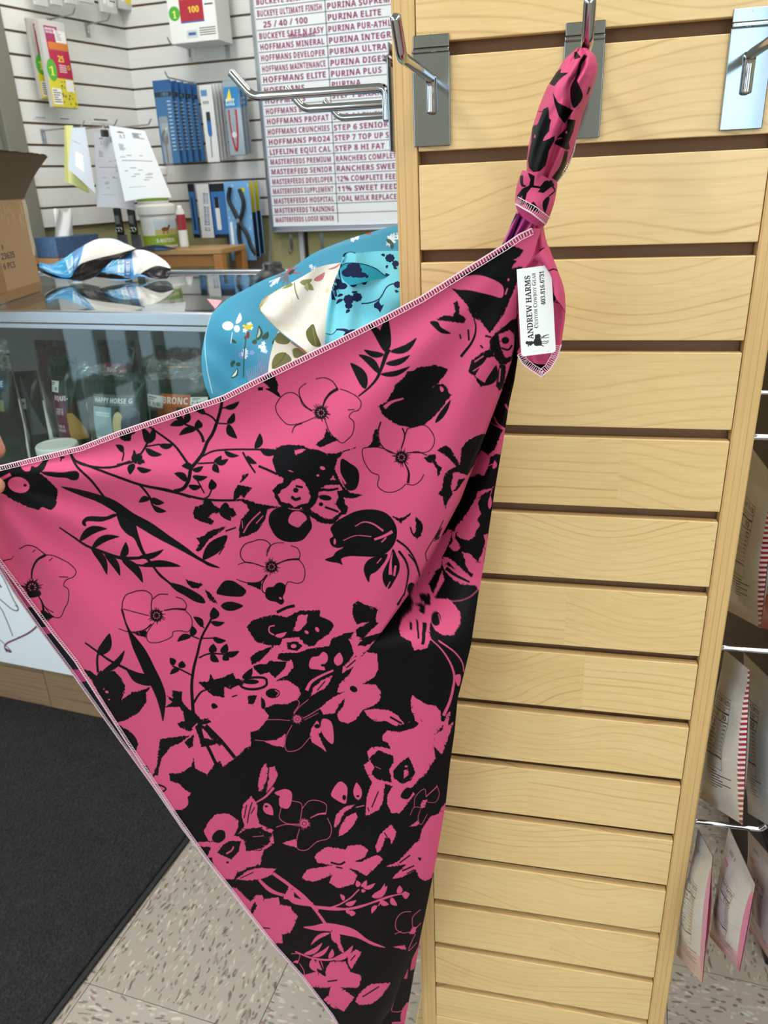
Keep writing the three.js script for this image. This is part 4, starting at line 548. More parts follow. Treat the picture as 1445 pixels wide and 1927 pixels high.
// drawing pen: T sets the frame that points are given in; to() turns such a point into canvas pixels
function pen(g, to) {
  let ox = 0, oy = 0, sc = 1; const k = { col: '#000' };
  const map = (p) => to(p[0] / sc + ox, p[1] / sc + oy);
  const path = (pts) => { g.beginPath(); pts.forEach((p, i) => { const q = map(p); if (i) g.lineTo(q[0], q[1]); else g.moveTo(q[0], q[1]); }); };
  k.T = (x, y, s) => { ox = x; oy = y; sc = s; return k; };
  k.c = (c) => { k.col = c; return k; };
  k.P = (...pts) => { path(spl(pts, true)); g.closePath(); g.fillStyle = k.col; g.fill(); return k; };            // smooth blob
  k.rag = 0;
  k.Q = (...pts) => { // angular blob; its outline frays like a dry brush when rag > 0
    if (k.rag) { const o = []; pts.forEach((p, i) => { const q = pts[(i + 1) % pts.length], L = Math.hypot(q[0] - p[0], q[1] - p[1]), n = clamp(Math.round(L / (9 / 4 * sc)), 1, 40), nx = (q[1] - p[1]) / (L || 1), ny = -(q[0] - p[0]) / (L || 1); for (let j = 0; j < n; j++) { const t = j / n, w = (j ? 1 : 0.4) * k.rag * (sc / 4) * (Math.sin(t * Math.PI) * Math.min(L * 0.05, 6) * (rnd() < 0.5 ? 0.4 : 0) + rr(-3.6, 3.6)); o.push([p[0] + (q[0] - p[0]) * t + nx * w, p[1] + (q[1] - p[1]) * t + ny * w]); } }); pts = spl(o, true); }
    path(pts); g.closePath(); g.fillStyle = k.col; g.fill();
    if (k.rag) { const c = k.col, alt = c === INK ? PINK : INK, u = sc / 4; for (let i = 0; i < pts.length; i += 5) { const p = pts[i], r = rnd(), a = rr(0, 6.28), d = rr(5, 24) * u; if (r < 0.10) { k.col = alt; k.S([3.5 * u, 0.2], p, [p[0] + Math.cos(a) * d, p[1] + Math.sin(a) * d]); } else if (r < 0.15) { k.col = c; k.E(p[0] + Math.cos(a) * d * 0.5, p[1] + Math.sin(a) * d * 0.5, rr(1.5, 4) * u, rr(1, 2.5) * u, a); } } k.col = c; }
    return k; };
  k.S = (w, ...pts) => { // stroke of width w (or [w0, w1])
    const c = pts.length > 2 ? spl(pts) : [pts[0], [(pts[0][0] + pts[1][0]) / 2, (pts[0][1] + pts[1][1]) / 2], pts[1]], fat = (x) => x + 1.6 * sc / 4, w0 = fat(w[0] ?? w), w1 = fat(w[1] ?? w), l = [], r = [];
    c.forEach((p, i) => { const a = c[Math.max(0, i - 1)], b = c[Math.min(c.length - 1, i + 1)], dx = b[0] - a[0], dy = b[1] - a[1], m = Math.hypot(dx, dy) || 1, h = lerp(w0, w1, i / (c.length - 1)) / 2; l.push([p[0] - (dy / m) * h, p[1] + (dx / m) * h]); r.unshift([p[0] + (dy / m) * h, p[1] - (dx / m) * h]); });
    path([...l, ...r]); g.closePath(); g.fillStyle = k.col; g.fill(); return k;
  };
  k.L = (x0, y0, x1, y1, w, bend = 0.12) => { // leaf from its base to its tip
    const dx = x1 - x0, dy = y1 - y0, l = [], r = [];
    for (let i = 0; i <= 14; i++) { const t = i / 14, h = (w / 2) * Math.pow(Math.sin(Math.PI * Math.pow(t, 0.8)), 0.8), m = Math.hypot(dx, dy), b = bend * m * Math.sin(Math.PI * t), cx = x0 + dx * t - (dy / m) * b, cy = y0 + dy * t + (dx / m) * b; l.push([cx - (dy / m) * h, cy + (dx / m) * h]); r.unshift([cx + (dy / m) * h, cy - (dx / m) * h]); }
    path([...l, ...r]); g.closePath(); g.fillStyle = k.col; g.fill(); return k;
  };
  k.E = (x, y, rx, ry, a = 0) => k.P(...Array.from({ length: 12 }, (_, i) => { const t = (i / 12) * 6.2832, u = Math.cos(t) * rx, v = Math.sin(t) * ry; return [x + u * Math.cos(a) - v * Math.sin(a), y + u * Math.sin(a) + v * Math.cos(a)]; }));
  k.B = (x, y, r, other) => { // bristly flower centre with a ring of the ground colour
    const c = k.col; for (let i = 0; i < 30; i++) { const t = (i / 30) * 6.2832 + rr(-0.1, 0.1), q = r * rr(1.1, 1.75); k.S([r * 0.2, 1], [x + Math.cos(t) * r * 0.4, y + Math.sin(t) * r * 0.4], [x + Math.cos(t + 0.1) * q, y + Math.sin(t + 0.1) * q]); }
    k.E(x, y, r, r).c(other); for (let i = 0; i < 9; i++) { const t = (i / 9) * 6.2832; k.E(x + Math.cos(t) * r * 0.52, y + Math.sin(t) * r * 0.52, r * 0.15, r * 0.11, t); } return k.c(c);
  };
  return k;
}
// invert (s, t) -> pixel by Newton's method
function invert(f) { return (u, v) => { let s = 0.5, t = 0.5; for (let i = 0; i < 24; i++) { const a = f(s, t), e = 1e-3, b = f(s + e, t), c = f(s, t + e), j11 = (b[0] - a[0]) / e, j12 = (c[0] - a[0]) / e, j21 = (b[1] - a[1]) / e, j22 = (c[1] - a[1]) / e, d = j11 * j22 - j12 * j21 || 1e-9, du = u - a[0], dv = v - a[1]; s = clamp(s + clamp((du * j22 - dv * j12) / d, -0.3, 0.3), -0.6, 1.6); t = clamp(t + clamp((dv * j11 - du * j21) / d, -0.3, 0.3), -0.6, 1.6); } return [s, t]; }; }
const rows = (l, r, v0, v1) => (s, t) => { const v = lerp(v0, v1, t); return [lerp(pline(l, v), pline(r, v), s), v]; };
const curve = (pts) => { const c = new THREE.CatmullRomCurve3(pts.map((p) => V(p[0], p[1], 0)), false, 'centripetal'); return (s) => { const p = c.getPoint(clamp(s, 0, 1)); const e = s < 0 ? s : s > 1 ? s - 1 : 0; if (!e) return [p.x, p.y]; const d = c.getTangent(s < 0 ? 0 : 1), L = 300; return [p.x + d.x * e * L, p.y + d.y * e * L]; }; };
const between = (a, b, bulge = () => [0, 0]) => { const A = curve(a), B = curve(b); return (s, t) => { const p = A(s), q = B(s), m = bulge(s, t); return [lerp(p[0], q[0], t) + m[0], lerp(p[1], q[1], t) + m[1]]; }; };
function clothPart(name, parent, f, z, ns, nt, w, h, base, draw, opt = {}) {
  const inv = invert(f), t = cv(w, h, (g) => { g.fillStyle = base; g.fillRect(0, 0, w, h); if (draw) draw(pen(g, (u, v) => { const q = inv(u, v); return [q[0] * w, q[1] * h]; }), g); });
  const m = opt.mat ? opt.mat(t) : phys(0xffffff, opt.rough ?? 0.5, { map: t, specularIntensity: 0.22 });
  const g = slabSheet((s, q) => { const p = f(s, q); return onZ(p[0], p[1], z(s, q)); }, opt.thick ?? 0.0006, ns, nt);
  return part(name, g, m, parent, opt.label);
}
const PINK = '#cf5279', INK = '#07070a';
// ---------------------------------------------------------------- the pink scarf
const scarf = thing('silk_scarf', 'pink and black floral scarf knotted onto the middle hook and pulled out to the left', 'scarf');
const LE = [[430, 1000], [441, 977], [459, 951], [495, 893], [559, 791], [597, 719], [642, 629], [714, 480], [745, 419], [813, 220], [840, 150], [877, 0], [892, -60], [985, -60], [1060, 0], [1194, 100], [1244, 140], [1400, 240], [1422, 255], [1539, 332], [1619, 389], [1679, 437], [1720, 468], [1781, 516], [1837, 566], [1910, 622], [1927, 632], [2020, 692]];
const FO = [[430, 1018], [450, 1012], [489, 1000], [508, 985], [530, 975], [600, 973], [672, 965], [731, 946], [760, 935], [847, 902], [940, 867], [1010, 830], [1081, 792], [1117, 770], [1204, 708], [1228, 686], [1400, 640], [1700, 650], [1900, 680], [2020, 697]];
const RI = [[430, 1019], [508, 987], [560, 975], [620, 978], [661, 976], [716, 968], [760, 958], [805, 951], [922, 931], [1071, 909], [1119, 900], [1215, 886], [1272, 872], [1315, 861], [1380, 855], [1435, 847], [1510, 839], [1597, 824], [1647, 815], [1720, 800], [1781, 787], [1844, 756], [1897, 737], [1927, 716], [2020, 703]];
const under = (v) => (1 - sstep(v, 1070, 1228)) * sstep(v, 520, 620);
function zCloth(u, v, layer) {
  let z = 0.1875 - 5.62e-5 * u - 4.27e-5 * v;
  const d = (v - 430) / 700, ang = Math.atan2(v - 430, 1018 - u); // folds fan out from the knot
  const far = Math.hypot(u - 1018, v - 430);
  z += 0.0035 * Math.sin(ang * 17 + 0.6) * sstep(far, 60, 380) * (1 - 0.6 * sstep(far, 500, 1100)) + 0.003 * Math.sin(ang * 7.5 + 2.1) * sstep(far, 150, 500);
  const a2 = Math.atan2(v - 890, u + 60), f2 = Math.hypot(u + 60, v - 890); // and from the held corner
  const F0 = pline(FO, v), fd = under(v), toFold = lerp(1, sstep(F0 - u, 10, 260), 1 - sstep(v, 1000, 1240));
  z += 0.0035 * clamp(f2 / 600, 0, 1) * (1 - sstep(f2, 700, 1000)) * Math.cos(clamp((a2 - 0.07) / 0.37, -1, 2) * Math.PI) * toFold + 0.004 * Math.sin(a2 * 15 + 1.2) * sstep(f2, 30, 200) * (1 - sstep(f2, 380, 700));
  z += 0.0035 * Math.sin(u / 62 + v / 190) * sstep(v, 1150, 1500);
  if (layer) { const kk = clamp((u - F0) / Math.max(8, pline(RI, v) - F0), 0, 1); return z - 0.045 * fd - 0.032 * fd * (1 - kk) * (1 - kk); }
  return z - 0.010 * fd * Math.pow(clamp((u - F0 + 70) / 70, 0, 1), 2.2);
}
const shift = (v) => 0.05 * (1 - sstep(v, 1070, 1228));
const cloth = (u, v, layer) => { const p = onZ(u, v, zCloth(u, v, layer)); return [p.x + (layer ? shift(v) : 0), p.y]; };
const CX0 = -0.36, CX1 = 0.20, CY0 = 0.17, CY1 = 1.215, CSX = 1344, CSY = 2048; // the printed piece of cloth, metres and texels
{
  const ptsP = [], uvP = [], id = [], rowsN = 260, nF = 96, nR = 8, nU = 44, cols = nF + nR + nU;
  for (let j = 0; j <= rowsN; j++) {
    const v = lerp(430, 2020, j / rowsN), l = pline(LE, v), f = pline(FO, v), r = Math.max(f + 0.5, pline(RI, v)), fd = under(v), u0 = f - 55 * fd;
    for (let i = 0; i <= cols; i++) {
      let p, q;
      if (i <= nF) { const u = lerp(l, f, i / nF), z = zCloth(u, v, 0); p = onZ(u, v, z); q = cloth(u, v, 0); }
      else if (i < nF + nR) { const k = (i - nF) / nR, u = lerp(f, u0, k), za = zCloth(f, v, 0), zb = zCloth(u0, v, 1), z = lerp(za, zb, Math.sqrt(k)); p = onZ(u, v, z); const a = cloth(f, v, 0), b = cloth(u0, v, 1); q = [lerp(a[0], b[0], k), lerp(a[1], b[1], k)]; }
      else { const k = (i - nF - nR) / nU, u = lerp(u0, r, k); const roll = -0.012 * Math.pow(k, 5) * sstep(v, 600, 700); p = onZ(u, v, zCloth(u, v, 1) + roll); q = cloth(u, v, 1); }
      ptsP.push(p.x, p.y, p.z); uvP.push((q[0] - CX0) / (CX1 - CX0), (q[1] - CY0) / (CY1 - CY0));
    }
  }
  for (let j = 0; j < rowsN; j++) for (let i = 0; i < cols; i++) { const a = j * (cols + 1) + i, b = a + 1, c = a + cols + 1, d = c + 1; id.push(a, c, b, b, c, d); }
  const g = new THREE.BufferGeometry(); g.setIndex(id); g.setAttribute('position', new THREE.Float32BufferAttribute(ptsP, 3)); g.setAttribute('uv', new THREE.Float32BufferAttribute(uvP, 2)); g.computeVertexNormals();
  const back = g.clone(), bp = back.attributes.position, bn = g.attributes.normal; for (let i = 0; i < bp.count; i++) bp.setXYZ(i, bp.getX(i) - bn.getX(i) * 0.0006, bp.getY(i) - bn.getY(i) * 0.0006, bp.getZ(i) - bn.getZ(i) * 0.0006);
  const map = cv(CSX, CSY, (g2) => {
    g2.fillStyle = PINK; g2.fillRect(0, 0, CSX, CSY);
    const pix = (q) => [((q[0] - CX0) / (CX1 - CX0)) * CSX, ((CY1 - q[1]) / (CY1 - CY0)) * CSY];
    const A = pen(g2, (u, v) => pix(cloth(u, v, 0))), U = pen(g2, (u, v) => pix(cloth(u, v, 1)));
    A.rag = U.rag = 1; printFront(A.c(INK)); printUnder(U.c(INK)); printLower(A);
  });
  part('cloth', merge([g, back]), phys(0xffffff, 0.5, { map, specularIntensity: 0.22 }), scarf);
}
function printFront(k) {
  const ink = () => k.c(INK), pk = () => k.c(PINK);
  // left corner flower, long blade and fern
  k.T(0, 840, 4.0139);
  k.Q([-60, 120], [130, 128], [330, 70], [385, 72], [350, 130], [330, 180], [300, 205], [330, 225], [400, 290], [435, 330], [430, 395], [425, 430], [405, 465], [380, 480], [350, 470], [320, 455], [290, 480], [240, 465], [170, 440], [90, 400], [30, 360], [-40, 330], [-60, 250]);
  k.P([310, 195], [480, 197], [540, 187], [585, 190], [598, 215], [585, 250], [540, 255], [510, 240], [410, 232], [330, 212]); k.S(8, [440, 62], [462, 82], [458, 112]); k.L(462, 84, 490, 78, 16);
  pk().P([150, 122], [250, 95], [325, 82], [320, 115], [270, 158], [240, 150], [225, 185], [185, 188], [160, 160]); k.E(142, 292, 84, 60, 0.25); k.S(26, [-20, 262], [80, 210]); ink(); k.E(190, 293, 12, 10);
  k.P([460, 305], [560, 318], [760, 368], [870, 410], [1013, 508], [1143, 578], [1283, 678], [1403, 760], [1483, 822], [1563, 870], [1663, 918], [1583, 905], [1523, 872], [1443, 828], [1333, 768], [1183, 690], [1020, 592], [930, 540], [860, 490], [740, 420], [600, 368]);
  k.P([880, 500], [960, 560], [1020, 585], [1040, 650], [1062, 720], [1088, 790], [1128, 850], [1182, 930], [1232, 990], [1270, 1028], [1205, 982], [1150, 910], [1072, 810], [1040, 750], [1012, 695], [960, 662], [915, 612], [893, 560]);
  k.P([868, 508], [800, 530], [690, 528], [645, 538], [618, 575], [635, 602], [652, 598], [645, 577], [662, 565], [760, 568], [832, 548], [884, 520]);
  k.S([8, 26], [448, 612], [560, 688], [650, 748], [760, 792], [880, 835], [960, 850]).S([24, 12], [920, 848], [1080, 838], [1150, 810]);
  k.L(600, 715, 812, 622, 62, -0.16).L(690, 775, 905, 682, 52, -0.14).L(915, 850, 950, 722, 56, 0.1).L(690, 770, 808, 972, 58, -0.12).L(790, 810, 908, 980, 56, -0.1).L(920, 855, 1080, 1032, 64, -0.12).L(1050, 835, 1238, 778, 44, 0.1).L(1070, 900, 1368, 907, 52, -0.06).S(14, [960, 865], [1020, 892], [1110, 905]);
  // line flower at the left edge
  k.S(5, [145, 775], [165, 765], [200, 748], [260, 758], [300, 785], [345, 820]).S(4, [345, 820], [400, 825], [470, 855], [530, 890], [575, 945], [555, 985], [500, 1010], [480, 1050], [515, 1080], [512, 1180], [490, 1220], [460, 1285], [440, 1295], [400, 1285], [330, 1200], [290, 1130]).S([2, 6], [105, 825], [65, 890], [65, 930], [110, 1000], [150, 1050], [200, 1072]);
  k.S([18, 8], [345, 820], [280, 860], [245, 930], [238, 1000]).Q([312, 1240], [340, 1245], [412, 1290], [350, 1318], [300, 1290]).S([6, 16], [290, 1130], [318, 1180], [330, 1245]).S(4, [320, 1190], [360, 1230], [405, 1255]).S(4, [445, 985], [515, 988]).S(4, [245, 800], [265, 780]).S(4, [370, 865], [398, 842]).B(243, 1065, 50, PINK).P([210, 1100], [300, 1090], [310, 1120], [260, 1140], [210, 1135]);
  // stems
  k.S(14, [525, 40], [575, 112], [690, 152], [850, 157], [985, 112]).S(15, [570, 110], [700, 160], [900, 235], [1080, 295], [1270, 330], [1440, 385]).S(15, [525, 40], [580, 150], [690, 260], [790, 388]);
  // branches along the hem
  k.T(220, 720, 4.0139);
  k.S([20, 26], [797, 108], [785, 190], [758, 290], [720, 390], [682, 450], [650, 530], [600, 600], [560, 650], [540, 740], [500, 800], [430, 822]).S(15, [0, 712], [170, 770], [330, 806], [480, 840], [650, 880], [800, 890], [960, 886]).S([10, 18], [235, 325], [300, 372], [430, 470], [500, 560], [560, 650]).S([20, 10], [655, 450], [640, 400], [600, 350], [540, 325], [490, 305]);
  k.L(510, 312, 532, 212, 52).L(500, 310, 425, 240, 42).L(505, 315, 400, 325, 46).L(605, 350, 615, 280, 60).L(595, 355, 468, 398, 48).S(11, [750, 295], [715, 258], [660, 230]).L(668, 238, 565, 195, 46).S(8, [780, 192], [830, 190]).L(815, 192, 925, 142, 42).S(7, [765, 308], [835, 312]).L(835, 312, 885, 228, 48).L(838, 315, 908, 422, 58).L(1045, 500, 1080, 382, 54);
  k.S(11, [640, 560], [720, 520], [850, 506], [1050, 505], [1180, 510]).L(1080, 500, 1210, 535, 46).L(810, 518, 922, 552, 36).S(9, [610, 612], [740, 605]).L(735, 602, 790, 552, 42).L(745, 606, 842, 578, 42).L(735, 612, 772, 682, 50).L(575, 650, 488, 628, 50).L(570, 662, 652, 632, 40).L(530, 745, 433, 684, 52).L(570, 708, 685, 710, 42).L(540, 780, 642, 782, 42).S(8, [600, 722], [660, 836]).L(712, 812, 715, 730, 62).S(9, [715, 810], [690, 860], [655, 878]);
  k.S(14, [170, 770], [215, 820], [250, 872], [272, 932]).L(248, 876, 164, 905, 44).L(260, 874, 358, 908, 48).L(268, 930, 376, 972, 40).S(13, [0, 622], [130, 592], [200, 510], [230, 455]).L(225, 455, 188, 338, 54).L(228, 460, 278, 338, 54).L(320, 472, 432, 465, 44).S(9, [222, 482], [325, 465]).L(215, 498, 342, 545, 46).Q([110, 560], [130, 508], [150, 540], [190, 530], [190, 570], [212, 600], [180, 618], [140, 612], [113, 595]).L(130, 612, 98, 696, 52).L(150, 642, 262, 660, 40).Q([12, 390], [60, 370], [105, 362], [140, 378], [112, 395], [100, 442], [60, 442], [30, 425]).S(9, [40, 592], [50, 530], [20, 490]).L(50, 525, -10, 470, 42);
  k.Q([575, 990], [590, 940], [650, 918], [662, 880], [700, 880], [735, 930], [792, 960], [770, 985], [720, 985], [690, 1020], [732, 1042], [715, 1075], [650, 1052], [590, 1030]).L(815, 905, 860, 1045, 84, 0.15).Q([815, 940], [880, 950], [905, 1000], [870, 1020], [820, 1000]);
  k.Q([960, 880], [1080, 918], [1180, 934], [1242, 938], [1140, 955], [1115, 1040], [1060, 1120], [1000, 1150], [922, 1172], [925, 1100], [935, 1040], [970, 1000], [1000, 960], [980, 920], [930, 892]); pk().S(10, [955, 1135], [1000, 1060], [1085, 975]).S(8, [1050, 1065], [1105, 1005]).S(6, [945, 1040], [950, 1100]); ink();
  k.Q([880, 885], [885, 820], [915, 772], [1022, 795], [980, 840], [960, 872], [935, 850], [905, 882]).S(11, [950, 525], [985, 590], [1045, 682]).S(15, [1070, 630], [1140, 660], [1210, 692]).L(980, 555, 1058, 612, 40).Q([930, 760], [950, 700], [992, 686], [985, 710], [962, 730]);
  k.P([650, 1338], [660, 1270], [700, 1210], [780, 1165], [832, 1155], [825, 1200], [780, 1270], [720, 1312]).Q([595, 1265], [625, 1210], [600, 1175], [660, 1158], [690, 1125], [780, 1098], [828, 1082], [790, 1120], [700, 1180], [672, 1215], [640, 1262], [610, 1275]).S(9, [820, 1122], [900, 1094]).S(6, [770, 1300], [812, 1235]);
  // big rose group
  k.T(420, 800, 4.0139);
  k.Q([290, 178], [390, 186], [440, 155], [520, 150], [600, 155], [650, 180], [720, 190], [780, 215], [850, 215], [1005, 168], [905, 206], [860, 260], [840, 330], [870, 400], [910, 470], [960, 510], [1055, 530], [970, 552], [910, 545], [920, 600], [946, 620], [930, 668], [890, 680], [840, 742], [780, 747], [720, 730], [650, 662], [600, 645], [560, 632], [440, 622], [400, 560], [372, 490], [410, 450], [455, 435], [455, 400], [400, 372], [385, 310], [372, 270], [380, 220]);
  pk().Q([480, 470], [520, 420], [560, 402], [605, 420], [640, 480], [662, 540], [640, 592], [600, 597], [540, 622], [500, 592], [440, 580], [412, 530], [440, 490]).Q([735, 478], [780, 452], [880, 452], [905, 490], [860, 500], [870, 540], [850, 600], [890, 652], [820, 712], [760, 702], [655, 632], [700, 590], [720, 540], [720, 505], [870, 480]).Q([535, 186], [625, 180], [600, 205], [545, 226]).E(750, 325, 22, 14, 0.4).E(715, 380, 12, 10).Q([830, 380], [798, 415], [855, 415]).E(510, 348, 22, 5, 0.3);
  ink().E(548, 492, 20, 18).S(14, [548, 460], [600, 470]).S(20, [515, 540], [545, 562], [585, 550]).E(770, 548, 48, 20, 0.15).E(738, 598, 16, 14).S(14, [768, 618], [830, 640], [870, 655]).S(14, [735, 485], [800, 492], [870, 478]).Q([620, 655], [700, 668], [760, 720], [720, 730]);
  k.P([895, 255], [960, 290], [1012, 330], [1027, 400], [1000, 482], [945, 492], [905, 440], [885, 350]); pk().S([6, 16], [905, 215], [872, 290], [880, 360], [925, 445]); ink();
  k.P([360, 660], [440, 615], [520, 640], [600, 645], [642, 660], [660, 715], [670, 770], [640, 822], [600, 866], [540, 882], [460, 876], [400, 842], [360, 780], [343, 720]); pk().P([495, 700], [520, 660], [570, 650], [620, 680], [632, 712], [600, 742], [570, 772], [520, 757], [492, 732]).E(588, 628, 8, 7); ink();
  // line flower in the middle
  k.S(5, [330, 990], [335, 940], [355, 905], [320, 872], [270, 865], [220, 880], [170, 897], [140, 930], [130, 982], [160, 1030], [230, 1045], [310, 1072]).S(4, [338, 960], [362, 908], [410, 890], [460, 890]).S(4, [510, 910], [560, 930], [580, 970], [575, 1010]).S([6, 14], [400, 1050], [490, 1018], [578, 1012]).S(4, [575, 1020], [605, 1060], [618, 1120], [600, 1180], [560, 1195], [490, 1185], [470, 1220]).S(6, [335, 1130], [297, 1200], [300, 1260], [335, 1272]).S([3, 9], [100, 1165], [180, 1190], [280, 1182], [330, 1130]).Q([155, 1188], [230, 1195], [290, 1180], [285, 1242], [220, 1216]).S(4, [110, 1055], [180, 1035], [310, 1072]).B(365, 1070, 42, PINK);
  k.P([330, 1230], [380, 1220], [405, 1195], [440, 1190], [468, 1212], [468, 1255], [450, 1300], [460, 1332], [440, 1356], [400, 1336], [340, 1320], [318, 1290]); pk().E(432, 1308, 14, 8, 0.6); ink();
  // rose at the right
  k.P([810, 782], [850, 732], [920, 690], [1000, 652], [1080, 638], [1180, 645], [1250, 680], [1300, 750], [1312, 820], [1290, 900], [1230, 967], [1150, 992], [1050, 992], [950, 990], [890, 1012], [900, 1055], [870, 1042], [820, 1035], [768, 1016], [830, 990], [850, 960], [910, 922], [860, 927], [820, 910], [805, 860], [830, 840]);
  pk().S([6, 14], [995, 765], [1060, 732], [1130, 745], [1210, 800]).S(6, [905, 872], [1000, 835], [1120, 842]).S([16, 24], [1140, 865], [1220, 835], [1278, 803]).S(10, [1195, 885], [1232, 848]).E(842, 880, 10, 24); ink();
  k.Q([1275, 686], [1330, 705], [1365, 695], [1418, 662], [1402, 690], [1360, 720], [1340, 742], [1308, 715]).P([1240, 975], [1230, 1012], [1190, 1070], [1150, 1110], [1112, 1130], [1100, 1187], [1070, 1130], [1062, 1080], [1085, 1030], [1130, 1000], [1180, 985]).P([1282, 935], [1310, 990], [1332, 1050], [1325, 1110], [1290, 1180], [1250, 1237], [1215, 1200], [1203, 1130], [1225, 1070], [1258, 1010]); pk().S([4, 28], [1278, 960], [1265, 1040], [1262, 1130]).S(16, [1302, 1060], [1290, 1140]).S(8, [1160, 1045], [1195, 1005]).S(8, [1235, 1235], [1262, 1180]); ink();
  k.S([14, 8], [1310, 868], [1380, 920], [1430, 985], [1470, 1080], [1490, 1180]).S([10, 6], [1400, 975], [1450, 1040], [1475, 1110]).S([16, 7], [1325, 950], [1375, 1020], [1398, 1100], [1390, 1180], [1365, 1290]).E(1420, 1235, 30, 46, 0.1).S([4, 16], [1370, 1265], [1345, 1310], [1315, 1360]);
  k.Q([980, 1360], [1020, 1330], [1060, 1352], [1150, 1380], [1167, 1395], [1150, 1445], [1160, 1500], [1100, 1490], [1010, 1480], [975, 1430]);
  // fern, bud, leaf and line flowers under the hem
  k.T(480, 560, 4.0139);
  k.S([8, 34], [780, 746], [860, 680], [920, 610], [958, 520], [990, 430], [1010, 390]).L(990, 415, 850, 195, 66, 0.1).L(1005, 395, 1000, 145, 84, -0.08).L(1020, 410, 1222, 302, 54, 0.14).L(975, 432, 820, 393, 46, -0.1).L(940, 572, 780, 430, 58, 0.1).L(985, 500, 1172, 434, 46, 0.1).L(945, 580, 1172, 518, 40, 0.1).L(835, 690, 718, 492, 78, 0.1);
  k.Q([45, 620], [120, 575], [155, 610], [176, 660], [165, 712], [130, 702], [88, 660]).L(192, 752, 75, 688, 32).Q([22, 680], [60, 675], [62, 700], [25, 702]);
  k.S(4, [185, 760], [230, 725], [290, 720], [335, 755], [360, 810], [432, 860]).S(4, [185, 760], [155, 820], [165, 870], [210, 930], [250, 960], [340, 950], [440, 910]).S([3, 8], [385, 646], [335, 690], [340, 750], [380, 820], [430, 856]).S([3, 6], [458, 615], [520, 605], [580, 630], [625, 690]).S([22, 9], [625, 688], [570, 722], [530, 772], [510, 830]).S(4, [640, 690], [700, 710], [770, 750], [802, 800], [780, 850], [735, 865], [710, 900], [745, 940], [735, 1030], [700, 1070], [660, 1098], [610, 1070], [560, 1010], [530, 930]).S([3, 10], [278, 1022], [300, 972], [355, 948]).Q([540, 990], [570, 1040], [628, 1075], [570, 1100], [500, 1128], [455, 1112], [520, 1060]).S(4, [700, 848], [752, 845]).B(497, 870, 46, PINK);
  k.Q([930, 820], [990, 792], [1050, 690], [1060, 658], [1130, 600], [1150, 560], [1200, 552], [1220, 530], [1300, 520], [1360, 510], [1457, 540], [1430, 590], [1404, 612], [1380, 650], [1335, 680], [1376, 655], [1420, 655], [1455, 685], [1460, 720], [1487, 737], [1450, 770], [1420, 815], [1365, 885], [1282, 958], [1180, 982], [1080, 962], [1000, 912], [960, 882], [952, 852]); pk().S([30, 12], [975, 832], [1030, 790], [1122, 762]).P([1395, 670], [1420, 680], [1425, 705], [1405, 712]); ink().L(1360, 948, 1478, 772, 40, 0.03);
  k.S(8, [1112, 985], [1130, 1040], [1105, 1140]).S(5, [1150, 990], [1125, 1060]).S(4, [1150, 990], [1280, 965], [1330, 1010], [1355, 1070], [1340, 1130], [1300, 1165], [1150, 1172]).S([10, 3], [950, 938], [930, 1010], [945, 1100], [1000, 1160], [1062, 1182]).Q([905, 998], [925, 998], [935, 1080], [952, 1127], [848, 1132], [885, 1090], [890, 1040]).S(4, [1060, 1180], [950, 1135], [860, 1130], [815, 1142], [810, 1182], [830, 1250], [880, 1320], [935, 1345], [925, 1420], [972, 1463], [1032, 1471], [1102, 1443], [1137, 1408]).S([6, 18], [1130, 1250], [1160, 1320], [1155, 1402]).S(4, [1140, 1410], [1200, 1415], [1250, 1380], [1275, 1335]).S(5, [1165, 1172], [1230, 1165], [1300, 1192]).B(1105, 1207, 44, PINK);
  // right of the middle, cut by the fold
  k.T(660, 760, 4.0139);
  k.Q([552, 410], [600, 385], [642, 380], [635, 430], [662, 470], [692, 482], [660, 548], [650, 490], [622, 450], [590, 442]).Q([650, 350], [720, 315], [752, 340], [790, 400], [820, 462], [830, 430], [835, 340], [870, 290], [930, 250], [1010, 225], [1040, 270], [990, 350], [950, 420], [910, 490], [880, 540], [810, 515], [768, 520], [770, 560], [752, 620], [770, 680], [730, 742], [715, 792], [695, 700], [662, 680], [690, 640], [700, 590], [710, 530], [760, 490], [800, 472], [740, 410], [690, 372]).Q([810, 575], [865, 562], [840, 600], [800, 655], [775, 660], [800, 620]);
  k.Q([490, 850], [532, 890], [547, 930], [530, 992], [500, 1024], [478, 990], [492, 950]).S(9, [450, 930], [462, 970], [482, 1002]).S(4, [700, 880], [650, 980], [590, 1080], [565, 1130], [575, 1190]).Q([690, 930], [650, 980], [625, 1040], [665, 1020]);
  // by the knot
  k.T(660, 440, 3.44);
  k.Q([690, 288], [870, 182], [1020, 75], [1080, 90], [1117, 105], [1090, 150], [1045, 170], [1075, 176], [1050, 200], [1040, 225], [1110, 210], [1080, 300], [1030, 420], [1000, 500], [960, 560], [900, 642], [870, 602], [830, 552], [790, 502], [720, 422], [650, 346], [618, 344]); pk().P([690, 298], [800, 265], [900, 285], [985, 340], [980, 412], [900, 396], [760, 365], [690, 362], [640, 342]).E(1020, 297, 8, 10).S(10, [1015, 350], [1000, 395]); ink();
  k.Q([558, 556], [600, 530], [660, 535], [680, 500], [663, 450], [690, 434], [702, 470], [700, 520], [745, 550], [730, 578], [680, 572], [600, 562]).P([513, 570], [562, 570], [580, 602], [647, 645], [590, 642], [548, 612]).S([4, 16], [795, 540], [810, 610], [790, 690], [712, 796]).S(9, [760, 620], [765, 690]).S(8, [705, 650], [712, 680]).Q([760, 480], [800, 500], [830, 560], [790, 540]);
